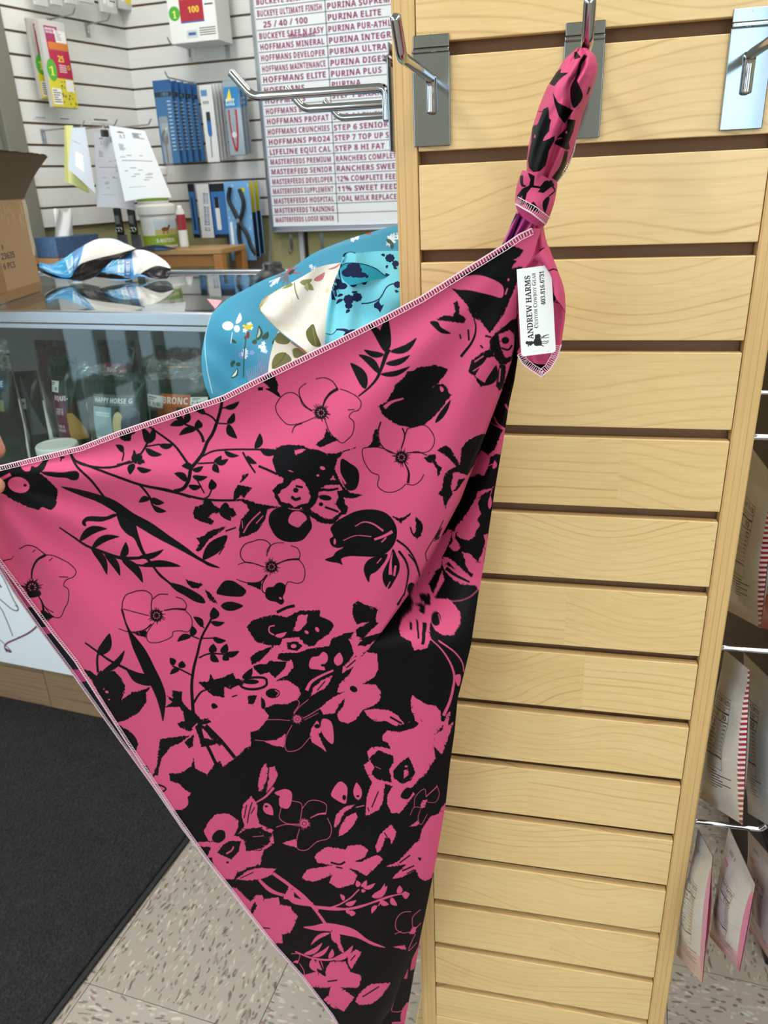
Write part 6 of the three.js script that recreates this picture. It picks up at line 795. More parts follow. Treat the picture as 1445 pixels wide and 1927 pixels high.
// loop of cloth over the hook
{
  const l = [[90, 1086], [94, 1082], [112, 1062], [139, 1045], [164, 1029], [201, 1014], [238, 1002], [278, 994], [305, 991], [345, 990]], r = [[90, 1104], [104, 1120], [122, 1125], [141, 1123], [176, 1112], [214, 1097], [236, 1091], [268, 1083], [299, 1072], [345, 1047]];
  const f = rows(l, r, 90, 345), crease = [[90, 0.55], [106, 0.62], [151, 0.5], [232, 0.66], [328, 0.58], [345, 0.58]];
  const z = (s, t) => { const v = lerp(90, 345, t), c = pline(crease, v), zc = 0.1215 - 0.018 * t, hump = Math.sqrt(Math.max(0, 1 - (2 * s - 1) ** 2)); const w = (pline(r, v) - pline(l, v)) / 2600; return zc + w * hump - 0.011 * Math.exp(-(((s - c) / 0.08) ** 2)) * Math.min(1, t * 6 + 0.2) + 0.0016 * Math.sin(s * 19 + t * 9) * hump * sstep(t, 0, 0.2) - 0.004 * Math.exp(-(((s - 0.25 - 0.1 * t) / 0.06) ** 2)) * (1 - sstep(t, 0.25, 0.45)); };
  clothPart('loop', scarf, f, z, 44, 70, 512, 1024, PINK, (k) => {
    k.T(900, 60, 4.819).c(INK).Q([632, 680], [590, 700], [540, 832], [488, 880], [480, 1000], [448, 1170], [458, 1232], [500, 1272], [560, 1262], [610, 1212], [640, 1080], [692, 980], [692, 940], [640, 970], [585, 992], [600, 950], [642, 900], [652, 830], [660, 800], [640, 780], [640, 720]).P([880, 428], [833, 520], [866, 692], [947, 590], [912, 480]).S([34, 22], [975, 212], [930, 280], [905, 380], [880, 440]).Q([672, 545], [720, 640], [862, 712], [782, 832], [728, 762], [690, 642]);
    k.Q([752, 330], [700, 372], [636, 462], [660, 480], [690, 492], [730, 440], [772, 402], [820, 370], [745, 372]).Q([808, 790], [882, 800], [862, 900], [820, 1002], [830, 1060], [800, 1072], [688, 1012], [720, 950], [770, 900], [800, 872]).S([30, 60], [800, 1080], [760, 1230], [690, 1340]).S([22, 10], [1012, 500], [985, 570]).S([20, 60], [880, 180], [900, 240]).Q([520, 715], [560, 720], [640, 715], [560, 728]).S(18, [480, 880], [520, 850]).c(PINK).E(512, 948, 7, 16).E(798, 910, 8, 14).S(8, [700, 975], [760, 960]);
  }, { thick: 0.0008 });
  // rear half of the loop, behind the hook
  part('loop_back', sheet((s, t) => { const p = f(1 - s, t), v = lerp(90, 345, t), w = (pline(r, v) - pline(l, v)) / 2600; return onZ(p[0], p[1], 0.1205 - 0.018 * t - w * 0.8 * Math.sqrt(Math.max(0, 1 - (2 * s - 1) ** 2))); }, 24, 40), mat(0xd84a7c, 0.55), scarf);
  seam(scarf, [[1084, 262], [1079, 285], [1066, 318], [1047, 344]], -1, (u, v) => 0.121 - 0.018 * ((v - 90) / 255), 0.0036, 0.0014);
}
// wrap of the knot
{
  const f = between([[983, 320], [1012, 327], [1049, 345]], [[969, 384], [1000, 402], [1027, 424]], (s, t) => [(s < 0.5 ? -1 : 1) * 0 + Math.sin(Math.PI * t) * (s - 0.5) * 8, 0]);
  const z = (s, t) => 0.108 + 0.019 * Math.sqrt(Math.max(0, 1 - (2 * s - 1) ** 2 * 0.98)) - 0.004 * t + 0.0012 * Math.sin(t * 7 + s * 4);
  clothPart('knot_wrap', scarf, f, z, 32, 24, 512, 512, PINK, (k) => { k.T(900, 60, 4.819).c(INK).Q([448, 1275], [512, 1308], [502, 1392], [560, 1402], [600, 1352], [662, 1338], [692, 1392], [652, 1412], [590, 1462], [538, 1452], [562, 1422], [480, 1412], [440, 1462], [420, 1562], [383, 1572], [400, 1482], [358, 1532], [352, 1482], [400, 1422], [460, 1392], [472, 1340]).L(640, 1490, 605, 1645, 52, 0.1).S([16, 10], [660, 1382], [692, 1440], [640, 1490]).Q([425, 1555], [450, 1545], [470, 1560], [500, 1538], [532, 1580], [552, 1645], [480, 1612], [450, 1592]).S([30, 14], [390, 1300], [400, 1390], [430, 1400]); }, { thick: 0.001, label: 'band of cloth wrapped round the loop' });
  seam(scarf, [[970, 384], [1000, 401], [1027, 422]], 1, (u, v) => 0.110 + 0.019 * Math.sqrt(Math.max(0, 1 - ((u - 999) / 30) ** 2)), 0.004, 0.0015);
  const f2 = between([[969, 382], [1000, 400], [1027, 421]], [[975, 402], [1000, 420], [1022, 428]]);
  clothPart('knot_underside', scarf, f2, (s, t) => 0.102 + 0.017 * Math.sqrt(Math.max(0, 1 - (2 * s - 1) ** 2)) - 0.006 * t, 20, 8, 128, 64, '#d04a80', null);
}
// strands between knot and front layer, showing the lilac underside
{
  const f = between([[972, 398], [990, 410], [1008, 424]], [[944, 462], [962, 462], [990, 446]]);
  clothPart('inner_strand', scarf, f, (s, t) => 0.103 + 0.004 * Math.sin(s * 17) - 0.004 * t, 26, 16, 256, 128, '#c0509c', (k) => { k.c('#1a1733').S(5, [972, 402], [950, 440], [944, 462]).S(3, [980, 408], [958, 462]).c('#e0649c').S(7, [1000, 422], [975, 455]); }, { label: 'lilac underside of the cloth below the knot' });
}
// tail below the knot, with the label tag
{
  const l = [[424, 1002], [484, 1003], [500, 988], [540, 974], [600, 969], [660, 972], [680, 980], [694, 998], [709, 1019]], r = [[424, 1022], [450, 1027], [466, 1032], [500, 1041], [520, 1050], [540, 1058], [563, 1063], [600, 1063], [650, 1056], [672, 1050], [690, 1039], [709, 1022]];
  const f = rows(l, r, 424, 709), z = (s, t) => 0.1005 + 0.006 * Math.sin(Math.PI * s) + 0.003 * Math.sin(s * 11 + t * 4) - 0.006 * t;
  clothPart('tail', scarf, f, z, 30, 60, 384, 1024, PINK, (k) => {
    k.T(900, 420, 6.425).c(INK).P([490, 1590], [560, 1640], [700, 1700], [860, 1720], [820, 1780], [700, 1770], [560, 1700], [480, 1640]).S(10, [850, 570], [900, 560], [945, 580]).S(6, [900, 940], [960, 965], [1040, 955]).S(7, [960, 880], [965, 930], [945, 950]).S([20, 50], [905, 650], [900, 760], [910, 940]).Q([440, 1100], [480, 1100], [500, 1500], [470, 1560], [420, 1500]).S(10, [740, 330], [800, 300], [860, 305]).c('#b01a48').S(40, [760, 1810], [860, 1760]);
  }, { label: 'hanging tail end of the scarf' });
  seam(scarf, [[974, 668], [983, 684], [998, 696], [1019, 709], [1036, 694], [1048, 674], [1056, 648]], 1, (u, v) => 0.1035, 0.004, 0.0015);
  const f3 = between([[1006, 482], [1012, 505], [1018, 508]], [[1033, 470], [1052, 525], [1063, 580]]), f4 = between([[1004, 484], [1022, 497], [1037, 521], [1041, 548]], [[1030, 462], [1049, 512], [1060, 545], [1063, 590]]);
  clothPart('tail_fold', scarf, f4, (s, t) => 0.1075 + 0.010 * Math.sin(Math.PI * clamp(t * 0.9 + 0.1, 0, 1)) - 0.004 * s, 24, 12, 128, 128, PINK, (k) => k.T(900, 420, 6.425).c(INK).S(12, [850, 570], [900, 560], [950, 578]).c('#d8487c').S(14, [700, 330], [800, 300]));
  // tag
  const q = between([[972, 507], [1037, 498]], [[981, 671], [1046, 663]]), tw = 416, th = 1060;
  const map = cv(tw, th, (g) => {
    g.fillStyle = '#f1f1ef'; g.fillRect(0, 0, tw, th); g.fillStyle = '#141416';
    const up = (s, x, y0, y1, size, font) => { g.save(); g.translate(x * tw, y0 * th); g.rotate(-Math.PI / 2); g.font = `bold ${size}px ${font}`; const L = (y0 - y1) * th, w = g.measureText(s).width; g.scale(L / w, 1); g.textBaseline = 'middle'; g.fillText(s, 0, 0); g.lineWidth = 2.2; g.strokeStyle = '#141416'; g.strokeText(s, 0, 0); g.restore(); };
    up('ANDREW HARMS', 0.30, 0.815, 0.085, 92, 'serif'); 
    const sc = (parts, x, y0, y1) => { // small capitals
      g.save(); g.translate(x * tw, y0 * th); g.rotate(-Math.PI / 2); let w = 0; const m = parts.map(([s, z]) => { g.font = `bold ${z}px serif`; return g.measureText(s).width; }); m.forEach((v) => (w += v)); g.scale(((y0 - y1) * th) / w, 1); g.textBaseline = 'alphabetic'; let p = 0; parts.forEach(([s, z], i) => { g.font = `bold ${z}px serif`; g.fillText(s, p, 14); p += m[i]; }); g.restore(); };
    sc([['C', 68], ['USTOM ', 54], ['C', 68], ['OWBOY ', 54], ['G', 68], ['EAR', 54]], 0.50, 0.70, 0.065); up('403.816.6731', 0.715, 0.445, 0.055, 72, 'serif');
    const X = (x, y) => [((x - 463) / 455) * tw + ((y - 560) / 1050) * -42, ((y - 545) / 1055) * th]; // from the photograph's tag
    const poly = (...p) => { g.beginPath(); p.forEach((a, i) => { const b = X(...a); if (i) g.lineTo(...b); else g.moveTo(...b); }); g.closePath(); g.fill(); }, ln = (w, ...p) => { g.lineWidth = w; g.lineCap = 'round'; g.lineJoin = 'round'; g.strokeStyle = '#141416'; g.beginPath(); p.forEach((a, i) => { const b = X(...a); if (i) g.lineTo(...b); else g.moveTo(...b); }); g.stroke(); };
    poly([566, 1436], [582, 1418], [600, 1430], [618, 1424], [622, 1440], [604, 1456], [612, 1486], [598, 1492], [590, 1462], [568, 1456]); poly([606, 1432], [650, 1428], [668, 1440], [690, 1400], [690, 1358], [742, 1356], [760, 1362], [768, 1388], [758, 1400], [768, 1420], [782, 1460], [778, 1486], [806, 1506], [800, 1516], [780, 1500], [748, 1496], [704, 1496], [682, 1484], [676, 1464], [650, 1470], [636, 1486], [608, 1470]);
    ln(8, [760, 1394], [796, 1400], [838, 1380], [872, 1378]); ln(8, [766, 1412], [806, 1408], [840, 1412], [872, 1410]); ln(8, [778, 1456], [812, 1448], [836, 1456], [866, 1448]); ln(8, [780, 1476], [808, 1472], [838, 1478], [866, 1464]); ln(12, [800, 1388], [836, 1384]);
  });
  const g = slabSheet((s, t) => { const p = q(s, t), c = 0.03; let du = 0, dv = 0; for (const [cx, cy] of [[0, 1], [1, 1]]) { const a = Math.abs(s - cx), b = Math.abs(t - cy); if (a < c * 2.5 && b < c) { const k = Math.max(0, 1 - a / (c * 2.5)) * Math.max(0, 1 - b / c); du += (cx ? -1 : 1) * k * 1.6; dv -= k * 1.6; } } return onZ(p[0] + du, p[1] + dv, 0.1118 - 0.003 * t + 0.002 * Math.sin(Math.PI * s)); }, 0.0005, 24, 40);
  part('label_tag', g, mat(0xffffff, 0.45, { map }), scarf, 'white tag with black lettering and a rider on horseback');
}
rebase(scarf);
// ---------------------------------------------------------------- draped scarves on a long arm behind
{
  const ln = (s) => s; void ln;
  const B = [[380, 420, 3.803]];
  const blue = thing('silk_scarf', 'large blue scarf with small floral sprays draped behind the pink one', 'scarf');
  const cvt = (p) => p.map(([x, y]) => [x / 3.803 + 380, y / 3.803 + 420]);
  const fB = between(cvt([[62, 660], [110, 605], [180, 545], [300, 478], [450, 402], [600, 340], [700, 282], [800, 215], [1000, 132], [1150, 82], [1420, 4]]), [[440, 850], [520, 840], [760, 800], [790, 780]], (s, t) => [-34 * Math.sin(Math.PI * Math.min(1, t * 1.15)) * Math.pow(1 - s, 4), 0]);
  const zB = (s, t) => -0.245 + 0.10 * Math.pow(t, 0.7) + 0.016 * Math.sin(s * 9 + t * 5) * t + 0.010 * Math.sin((s * 16 - t * 9)) * sstep(t, 0.02, 0.3) - 0.03 * Math.pow(1 - s, 3) * t;
  const spray = (k, x, y, sc, cols) => { for (let i = 0; i < 9; i++) { const a = rr(0, 6.28), d = rr(0, 34) * sc; k.c(cols[i % cols.length]); for (let j = 0; j < 5; j++) { const b = (j / 5) * 6.28; k.E(x + Math.cos(a) * d + Math.cos(b) * 9 * sc, y + Math.sin(a) * d + Math.sin(b) * 9 * sc, 8 * sc, 5 * sc, b); } } };
  clothPart('cloth', blue, fB, zB, 90, 60, 1536, 768, '#4896b5', (k) => {
    k.T(380, 420, 3.803);
    k.c('#e9f1f4').E(185, 735, 40, 32).L(245, 720, 272, 640, 34).S(3, [205, 860], [218, 780]); k.c('#dbe6ee').E(250, 755, 22, 26);
    spray(k, 330, 745, 1.1, ['#eef0ea', '#d9c94a', '#f1efe2', '#c9b8c4']); k.c('#8c2f2c').E(330, 800, 10, 26).E(310, 820, 8, 14).c('#d8c23c').E(330, 745, 22, 18).E(300, 735, 10, 10).E(352, 735, 12, 12);
    k.c('#3b5540').L(395, 840, 408, 730, 44).L(430, 830, 475, 775, 40).L(360, 860, 390, 830, 34).L(215, 830, 250, 858, 22).L(235, 1005, 210, 990, 30).L(500, 865, 540, 800, 30); k.c('#a8c0b8').L(395, 820, 408, 750, 18);
    spray(k, 320, 935, 1.2, ['#8fa0cc', '#dfe6f2', '#7f8cc0', '#c9d4ea']); spray(k, 440, 890, 1.0, ['#e6eef4', '#c8dcea', '#f0f2f0']); k.c('#3a5a48').S(7, [320, 800], [305, 900], [296, 1105]).E(260, 1010, 18, 14).E(215, 1010, 12, 20).L(210, 1110, 255, 1035, 34); k.c('#e4ecee').L(215, 1100, 250, 1045, 16);
    k.c('#a5a0b8'); for (let i = 0; i < 14; i++) k.S([8, 2], [350 + i * 9, 1180], [318 + i * 16, 1000 + Math.abs(i - 6) * 8]); k.c('#8d86a4'); for (let i = 0; i < 8; i++) k.S([5, 1], [420 + i * 6, 1140], [400 + i * 14, 930]);
    // spiky red flower and sprays along the ridge
    k.c('#6f6c76'); for (let i = 0; i < 18; i++) { const a = 2.2 + rr(-0.9, 0.9); k.S([10, 2], [610, 360], [610 + Math.cos(a) * rr(60, 130), 360 + Math.sin(a) * rr(30, 90)]); } k.c('#b8475a'); for (let i = 0; i < 12; i++) { const a = -0.7 + rr(-0.6, 0.6); k.S([12, 2], [610, 360], [610 + Math.cos(a) * rr(50, 120), 360 + Math.sin(a) * rr(30, 90)]); } k.c('#2e4a3c').E(640, 350, 26, 12, -0.7).c('#dbe4ea'); for (let i = 0; i < 12; i++) k.S([6, 2], [500 + rr(-20, 40), 440 + rr(-20, 20)], [560, 385]);
    spray(k, 800, 330, 1.0, ['#cfd8e4', '#e6ecf2', '#9fb0c8']); spray(k, 1080, 112, 1.0, ['#eef2f4', '#d6dde6']); spray(k, 1370, 110, 1.4, ['#eef2f4', '#c6ccd8', '#dfe4ea']); k.c('#b03a3c').E(1185, 70, 26, 12).c('#3e5a48').E(1340, 130, 26, 14, 0.6).E(1360, 160, 14, 26);
    k.c('#bfe0ee').S(3, [62, 660], [25, 800], [22, 900], [40, 1060], [75, 1220]);
  }, { rough: 0.45, thick: 0.001 });
  // rear fall of the same scarf over the arm
  part('rear_fall', sheet((s, t) => { const p = fB(s, 0), q = onZ(p[0], p[1], zB(s, 0)); return V(q.x, q.y - 0.28 * t, q.z - 0.02 - 0.07 * Math.sqrt(t)); }, 40, 16), mat(0x4192b4, 0.55), blue);
  const cream = thing('silk_scarf', 'cream scarf with olive leaves lying between the blue and turquoise scarves', 'scarf');
  const creamPrint = (k) => { k.T(380, 420, 3.803); k.c('#8f8f5c').L(650, 435, 575, 470, 40).S([7, 9], [660, 425], [668, 480], [690, 545]).L(700, 425, 790, 400, 44).L(760, 430, 800, 480, 40); k.c('#b4b483').L(750, 430, 760, 490, 30); k.c('#6a6a3e').P([795, 722], [820, 790], [850, 880], [800, 880], [755, 830], [745, 775], [770, 740]); k.c('#8d8c58').S(5, [790, 740], [815, 870]); k.c('#cf7a7e').L(800, 410, 880, 350, 40).L(900, 330, 1000, 275, 14); k.c('#e4dcae').S(5, [640, 520], [645, 620]).L(880, 500, 905, 460, 20); k.c('#ebe4d0'); for (let i = 0; i < 8; i++) k.E(rr(500, 840), rr(540, 760), rr(20, 60), rr(10, 30), rr(0, 3)); k.c('#e2cf92').S(7, [412, 590], [430, 640], [500, 715], [580, 790], [660, 860], [770, 925]).S(5, [412, 588], [470, 525], [600, 450]); };
  const fC = between(cvt([[411, 588], [440, 545], [500, 502], [700, 392], [850, 312], [1010, 278]]), cvt([[413, 600], [430, 640], [560, 775], [700, 880], [800, 960], [960, 1010]]));
  clothPart('cloth', cream, fC, (s, t) => -0.135 + 0.025 * s + 0.010 * t + 0.004 * Math.sin(s * 12 + t * 6), 60, 40, 1024, 768, '#eee9dc', creamPrint, { rough: 0.5, thick: 0.001 });
  const fC2 = between(cvt([[545, 770], [600, 815], [690, 880], [780, 930]]), cvt([[470, 1130], [560, 1140], [700, 1120], [840, 1040]]), (s, t) => [-5 * Math.sin(Math.PI * t) * (1 - s), 0]);
  clothPart('under_flap', cream, fC2, (s, t) => -0.142 + 0.02 * t, 30, 30, 512, 512, '#e9e2d4', (k) => { k.T(380, 420, 3.803); k.c('#76754a').P([530, 800], [580, 775], [640, 810], [620, 860], [560, 865], [525, 845]).P([500, 1000], [530, 940], [590, 925], [640, 970], [620, 1020], [560, 1040], [505, 1040]).P([650, 900], [720, 900], [745, 930], [700, 965], [660, 960]); k.c('#5d5c38').S(5, [500, 1040], [570, 980], [600, 925]); k.c('#c98a8a').S(18, [640, 845], [760, 935]); }, { rough: 0.5, thick: 0.001 });
  const teal = thing('silk_scarf', 'turquoise scarf with navy flowers and a navy edge next to the end panel', 'scarf');
  const fT = between(cvt([[1003, 292], [1022, 222], [1060, 204], [1110, 212], [1250, 200], [1470, 196]]), cvt([[878, 960], [1000, 930], [1200, 860], [1470, 760]]), (s, t) => [-12 * Math.sin(Math.PI * Math.pow(clamp(t, 0, 1), 0.8)) * Math.pow(1 - s, 2), 0]);
  const zT = (s, t) => -0.085 + 0.02 * s + 0.03 * t + 0.010 * Math.sin(s * 5 - t * 8 + 1) * t + 0.004 * Math.sin(s * 14 + t * 3);
  const NAVY = '#1d2548', rose = (k, x, y, r) => { k.c(NAVY); for (let i = 0; i < 8; i++) { const a = (i / 8) * 6.28; k.E(x + Math.cos(a) * r * 0.6, y + Math.sin(a) * r * 0.5, r * 0.48, r * 0.4, a); } k.E(x, y, r * 0.6, r * 0.5); };
  clothPart('cloth', teal, fT, zT, 60, 50, 1024, 1024, '#79cddb', (k) => {
    k.T(380, 420, 3.803); k.c(NAVY);
    k.E(950, 440, 55, 40, -0.4).E(930, 400, 30, 50).E(1000, 450, 40, 24).L(1060, 445, 1110, 440, 20).L(1120, 420, 1200, 405, 20).L(1150, 440, 1180, 410, 18).L(1070, 492, 1115, 486, 18).c('#79cddb').E(955, 435, 12, 10, 0.4).c(NAVY);
    k.L(1010, 545, 960, 580, 24).L(1010, 510, 970, 530, 20); rose(k, 1050, 545, 36); rose(k, 1110, 530, 34); rose(k, 1050, 590, 26); k.L(1060, 620, 1030, 645, 24).S(7, [1140, 575], [1200, 570], [1270, 540], [1330, 450], [1400, 425]).S(6, [1270, 540], [1262, 580]).Q([1230, 580], [1260, 555], [1285, 590], [1302, 580], [1290, 610], [1275, 640], [1258, 615], [1232, 605]); rose(k, 1400, 440, 26); k.L(1380, 480, 1410, 490, 20);
    rose(k, 1345, 250, 32); rose(k, 1385, 290, 24); k.L(1310, 235, 1280, 225, 20).L(1330, 300, 1320, 325, 18).L(1370, 310, 1400, 325, 20).L(1310, 360, 1345, 370, 18);
    k.S([8, 30], [960, 760], [1020, 765], [1060, 785]).E(1060, 790, 50, 26, -0.4).S(4, [885, 790], [930, 795], [965, 765]);
    k.S(7, [1003, 292], [940, 370], [890, 470], [868, 600], [862, 760], [872, 900]).S(5, [1010, 280], [1022, 225], [1060, 206], [1100, 215]).S(4, [880, 530], [890, 545]);
  }, { rough: 0.5, thick: 0.001 });
  const fT2 = between(cvt([[985, 320], [1020, 288], [1080, 282], [1160, 292], [1250, 325], [1320, 375], [1440, 372]]), cvt([[990, 330], [1010, 400], [1060, 440], [1150, 425], [1240, 405], [1320, 392], [1440, 382]]));
  clothPart('turned_corner', teal, fT2, (s, t) => zT(0.3 + 0.5 * s, 0.2) + 0.012, 40, 16, 512, 256, '#2f9db2', (k) => { k.T(380, 420, 3.803); rose(k, 1085, 335, 56); k.E(1040, 355, 40, 30).E(1130, 370, 50, 20).c(NAVY).S(7, [985, 322], [1020, 290], [1080, 284], [1160, 294], [1250, 327], [1320, 377], [1440, 374]).L(1170, 390, 1190, 370, 18); }, { rough: 0.5, thick: 0.0008, label: 'darker turned-up corner' });
  for (const o of [blue, cream, teal]) rebase(o);
  // arm under the drape
  const armY = onZ(620, 530, -0.16).y, arm = thing('chrome_arm_hook', 'chrome arm on the side of the slatwall unit under the draped scarves', 'hook', V(-0.0178, PY - 4 * 0.0762, -0.20), -Math.PI / 2);
  part('back_plate', box(-0.0148, 0.0148, -0.0735, -0.0075, 0.0012, 0.0028, 0.0009), plateMat, arm); part('prong', rod([V(0, -0.03, 0.004), V(0, -0.03, 0.20), V(0, -0.05, 0.26)], 0.0045, 0.01), M.chrome, arm); void armY;
  // pink corner of another scarf lying on the counter
  const pk = thing('silk_scarf', 'pale pink corner of a folded scarf lying on the counter behind the blue one', 'scarf'), tri = [onY(389, 563, CH + 0.012), onY(418, 566, CH + 0.002), onY(405, 582, CH + 0.002)];
  part('cloth', slabSheet((s, t) => tri[0].clone().lerp(tri[1].clone().lerp(tri[2], s), t), 0.001, 8, 8), mat(0xe4a9b4, 0.6), pk); rebase(pk);
}
// ---------------------------------------------------------------- snack bags on pegs at the right side of the unit
{
  const XR = PX + 0.0178;
  const pegR = (label, end, y0) => { // rod pointing right; its free end seen at a pixel
    const t = thing('slatwall_peg', label, 'hook', V(XR, end.y, end.z), Math.PI / 2, undefined), L = end.x - XR;
    part('plate', box(-0.012, 0.012, -0.05, 0.006, 0.0002, 0.002, 0.0008), M.chromeDull, t); part('prong', rod([V(0, -0.03, 0.005), V(0, 0, 0.005), V(0, 0, L), V(0, 0.006, L + 0.004)], 0.0028, 0.004), M.chrome, t); return t;
  };
  const zR = -0.03, e3 = onZ(1432, 1561, zR), e2 = onZ(1448, 1226, zR), e1 = onZ(1449, 823, zR), e0 = onZ(1449, 739, -0.2);
  pegR('lowest chrome peg at the right side of the panel, its tip showing', e3); pegR('second chrome peg from the bottom at the right side of the panel', V(0.42, e2.y, zR)); pegR('short visible piece of chrome peg above the snack bags at the right edge', V(0.44, e1.y, zR)); pegR('topmost piece of chrome peg at the right edge beside the panel', V(0.44, e0.y, -0.2));
  const facts = (cal, tint) => (g, w, h) => {
    g.fillStyle = '#b9b8b6'; g.fillRect(0, 0, w, h); for (let i = 0; i < 24; i++) { g.fillStyle = `rgba(${rnd() < 0.5 ? '235,235,235' : '120,120,120'},.12)`; g.save(); g.translate(rr(0, w), rr(0, h)); g.rotate(rr(-0.5, 0.5)); g.fillRect(-80, 0, rr(60, 200), rr(3, 12)); g.restore(); }
    if (tint) { const c = tint; g.fillStyle = c; g.globalAlpha = 0.45; g.fillRect(0, h * 0.80, w, h * 0.2); g.globalAlpha = 1; g.fillStyle = c; g.fillRect(w * 0.94, h * 0.1, w * 0.06, h * 0.9); g.fillStyle = '#b03050'; fit(g, 'BITES', w * 0.16, h * 0.2, 22, w * 0.3); g.fillStyle = '#555'; bars(g, w * 0.2, h * 0.12, 16, w * 0.2); }
    const x = w * 0.12, W_ = w * 0.58, y = h * (tint ? 0.3 : 0.24); g.strokeStyle = '#222'; g.lineWidth = 2; g.strokeRect(x, y, W_, h * 0.46); g.fillStyle = '#1c1c1c'; fit(g, 'Nutrition Facts', x + 4, y + 16, 30, W_ - 8); g.fillRect(x, y + 36, W_, 2); fit(g, 'Serving size 1/3 cup (28g)', x + 4, y + 46, 13, W_ - 8); g.fillRect(x, y + 56, W_, 7); fit(g, 'Calories', x + 4, y + 78, 24, W_ * 0.5); fit(g, cal, x + W_ * 0.72, y + 78, 34, W_ * 0.25); g.fillRect(x, y + 95, W_, 4); for (let i = 0; i < 9; i++) { const yy = y + 108 + i * h * 0.026; g.fillRect(x + 4, yy, W_ * rr(0.35, 0.6), 4); g.fillRect(x + W_ * 0.84, yy, W_ * 0.12, 4); g.fillRect(x, yy + 7, W_, 1); } g.fillRect(x, y + h * 0.38, W_, 6); for (let i = 0; i < 7; i++) g.fillRect(x, y + h * (0.48 + 0.018 * i), W_ * rr(0.8, 1.25), 4);
    if (!tint) { for (let i = 0; i < 60; i++) { g.fillStyle = i % 2 ? '#8e2038' : '#d9cfcf'; g.save(); g.translate(w * 0.93, (i / 60) * h); g.rotate(-0.35); g.fillRect(0, 0, w * 0.1, h / 60 + 1); g.restore(); } }
  };
  function snack(label, c, TL, TR, BR, BL, bulge, paint, edge) {
    const P = [TL, TR, BR, BL].map((p, i) => onX(p[0], p[1], c[i])), t = thing('snack_bag', label, 'bag'), sd = rnd() * 20, n = V(-1, 0, 0.15).normalize();
    const q = (s, u) => P[0].clone().lerp(P[1], s).lerp(P[3].clone().lerp(P[2], s), u);
    const e = (s, u) => Math.pow(Math.sin(Math.PI * s), 0.6) * Math.pow(Math.max(0, Math.sin(Math.PI * clamp((u - 0.12) / 0.82, 0, 1))), 0.6);
    part('back_film', sheet((s, u) => q(s, u).addScaledVector(n, 0.0006 + bulge * e(s, u) + Math.max(-0.4, fbm(s * 4 + sd, u * 5, 3) - 0.45) * 0.008 * e(s, u)), 24, 30), film(paint, 320, 640, 0.28), t);
    part('front_film', sheet((s, u) => q(1 - s, u).addScaledVector(n, -bulge * e(s, u)), 16, 18), mat(edge, 0.3), t); rebase(t); return t;
  }
  const CX = (x) => [x, x, x, x];
  snack('grey-backed snack bag at the top right, lower corner beside the red one', [0.335, 0.335, 0.335, 0.335], [1412, 838], [1462, 905], [1432, 1182], [1368, 1148], 0.014, facts('90', ''), 0x9c9997);
  snack('white and red snack bag cut off by the right edge above the second peg', CX(0.385), [1450, 900], [1500, 960], [1470, 1190], [1428, 1180], 0.012, (g, w, h) => { g.fillStyle = '#d8d8d6'; g.fillRect(0, 0, w, h); g.fillStyle = '#c2142c'; g.fillRect(0, h * 0.72, w, h * 0.28); for (let i = 0; i < 40; i++) { g.fillStyle = i % 2 ? '#8e2038' : '#e5dada'; g.fillRect(0, (i / 40) * h * 0.7, w * 0.1, h * 0.018); } }, 0xc2142c);
  snack('grey-backed 90-calorie snack bag with a red and white striped edge', [0.31, 0.31, 0.31, 0.31], [1364, 1222], [1412, 1262], [1398, 1552], [1318, 1502], 0.012, facts('90', ''), 0xa9a6a4);
  snack('grey-backed snack bag with 80 calories behind the striped-edge bag on the second peg', CX(0.35), [1400, 1228], [1462, 1290], [1458, 1560], [1408, 1530], 0.012, facts('80', ''), 0x9c9997);
  snack('pink and white snack bag at the right edge, in front of the 80-calorie bag', CX(0.385), [1447, 1390], [1480, 1410], [1475, 1560], [1440, 1548], 0.010, (g, w, h) => { g.fillStyle = '#e2d6d8'; g.fillRect(0, 0, w, h); g.fillStyle = '#b0304c'; g.fillRect(0, h * 0.75, w, h * 0.25); }, 0xc86478);
  snack('leftmost snack bag on the lowest peg, with a red front showing at its lower edge', CX(0.296), [1314, 1560], [1342, 1612], [1322, 1850], [1273, 1795], 0.010, facts('110', '#b9808e'), 0xb02a44);
  snack('middle snack bag on the lowest peg, 110 calories and a pink edge', CX(0.318), [1372, 1556], [1422, 1665], [1392, 1828], [1336, 1762], 0.010, facts('110', '#c0708a'), 0xb07a88);
  snack('rightmost snack bag on the lowest peg, pink toned and cut off by the photo edge', CX(0.350), [1408, 1562], [1475, 1640], [1470, 1840], [1410, 1745], 0.010, facts('110', '#c0607c'), 0xa97884);
  // next fixture further back on the right
  const rk = thing('display_rack', 'dark shelf unit with brown shelves farther back behind the snack bags', 'rack', V(0.50, 0, -0.5), 0);
  part('base', box(0, 1.2, 0, 0.16, -0.5, 0.20, 0.004), M.black, rk); part('back_board', box(0, 1.2, 0.161, 1.6, -0.46, -0.42, 0.003), mat(0x33281f, 0.6), rk); part('side_board', box(0, 0.025, 0.161, 1.6, -0.419, 0.0, 0.003), mat(0x4a3828, 0.6), rk);
  for (const y of [0.45, 0.8, 1.15]) part('shelf', box(0.0255, 1.2, y, y + 0.02, -0.419, 0.0, 0.003), mat(0x4a3828, 0.6), rk);
}
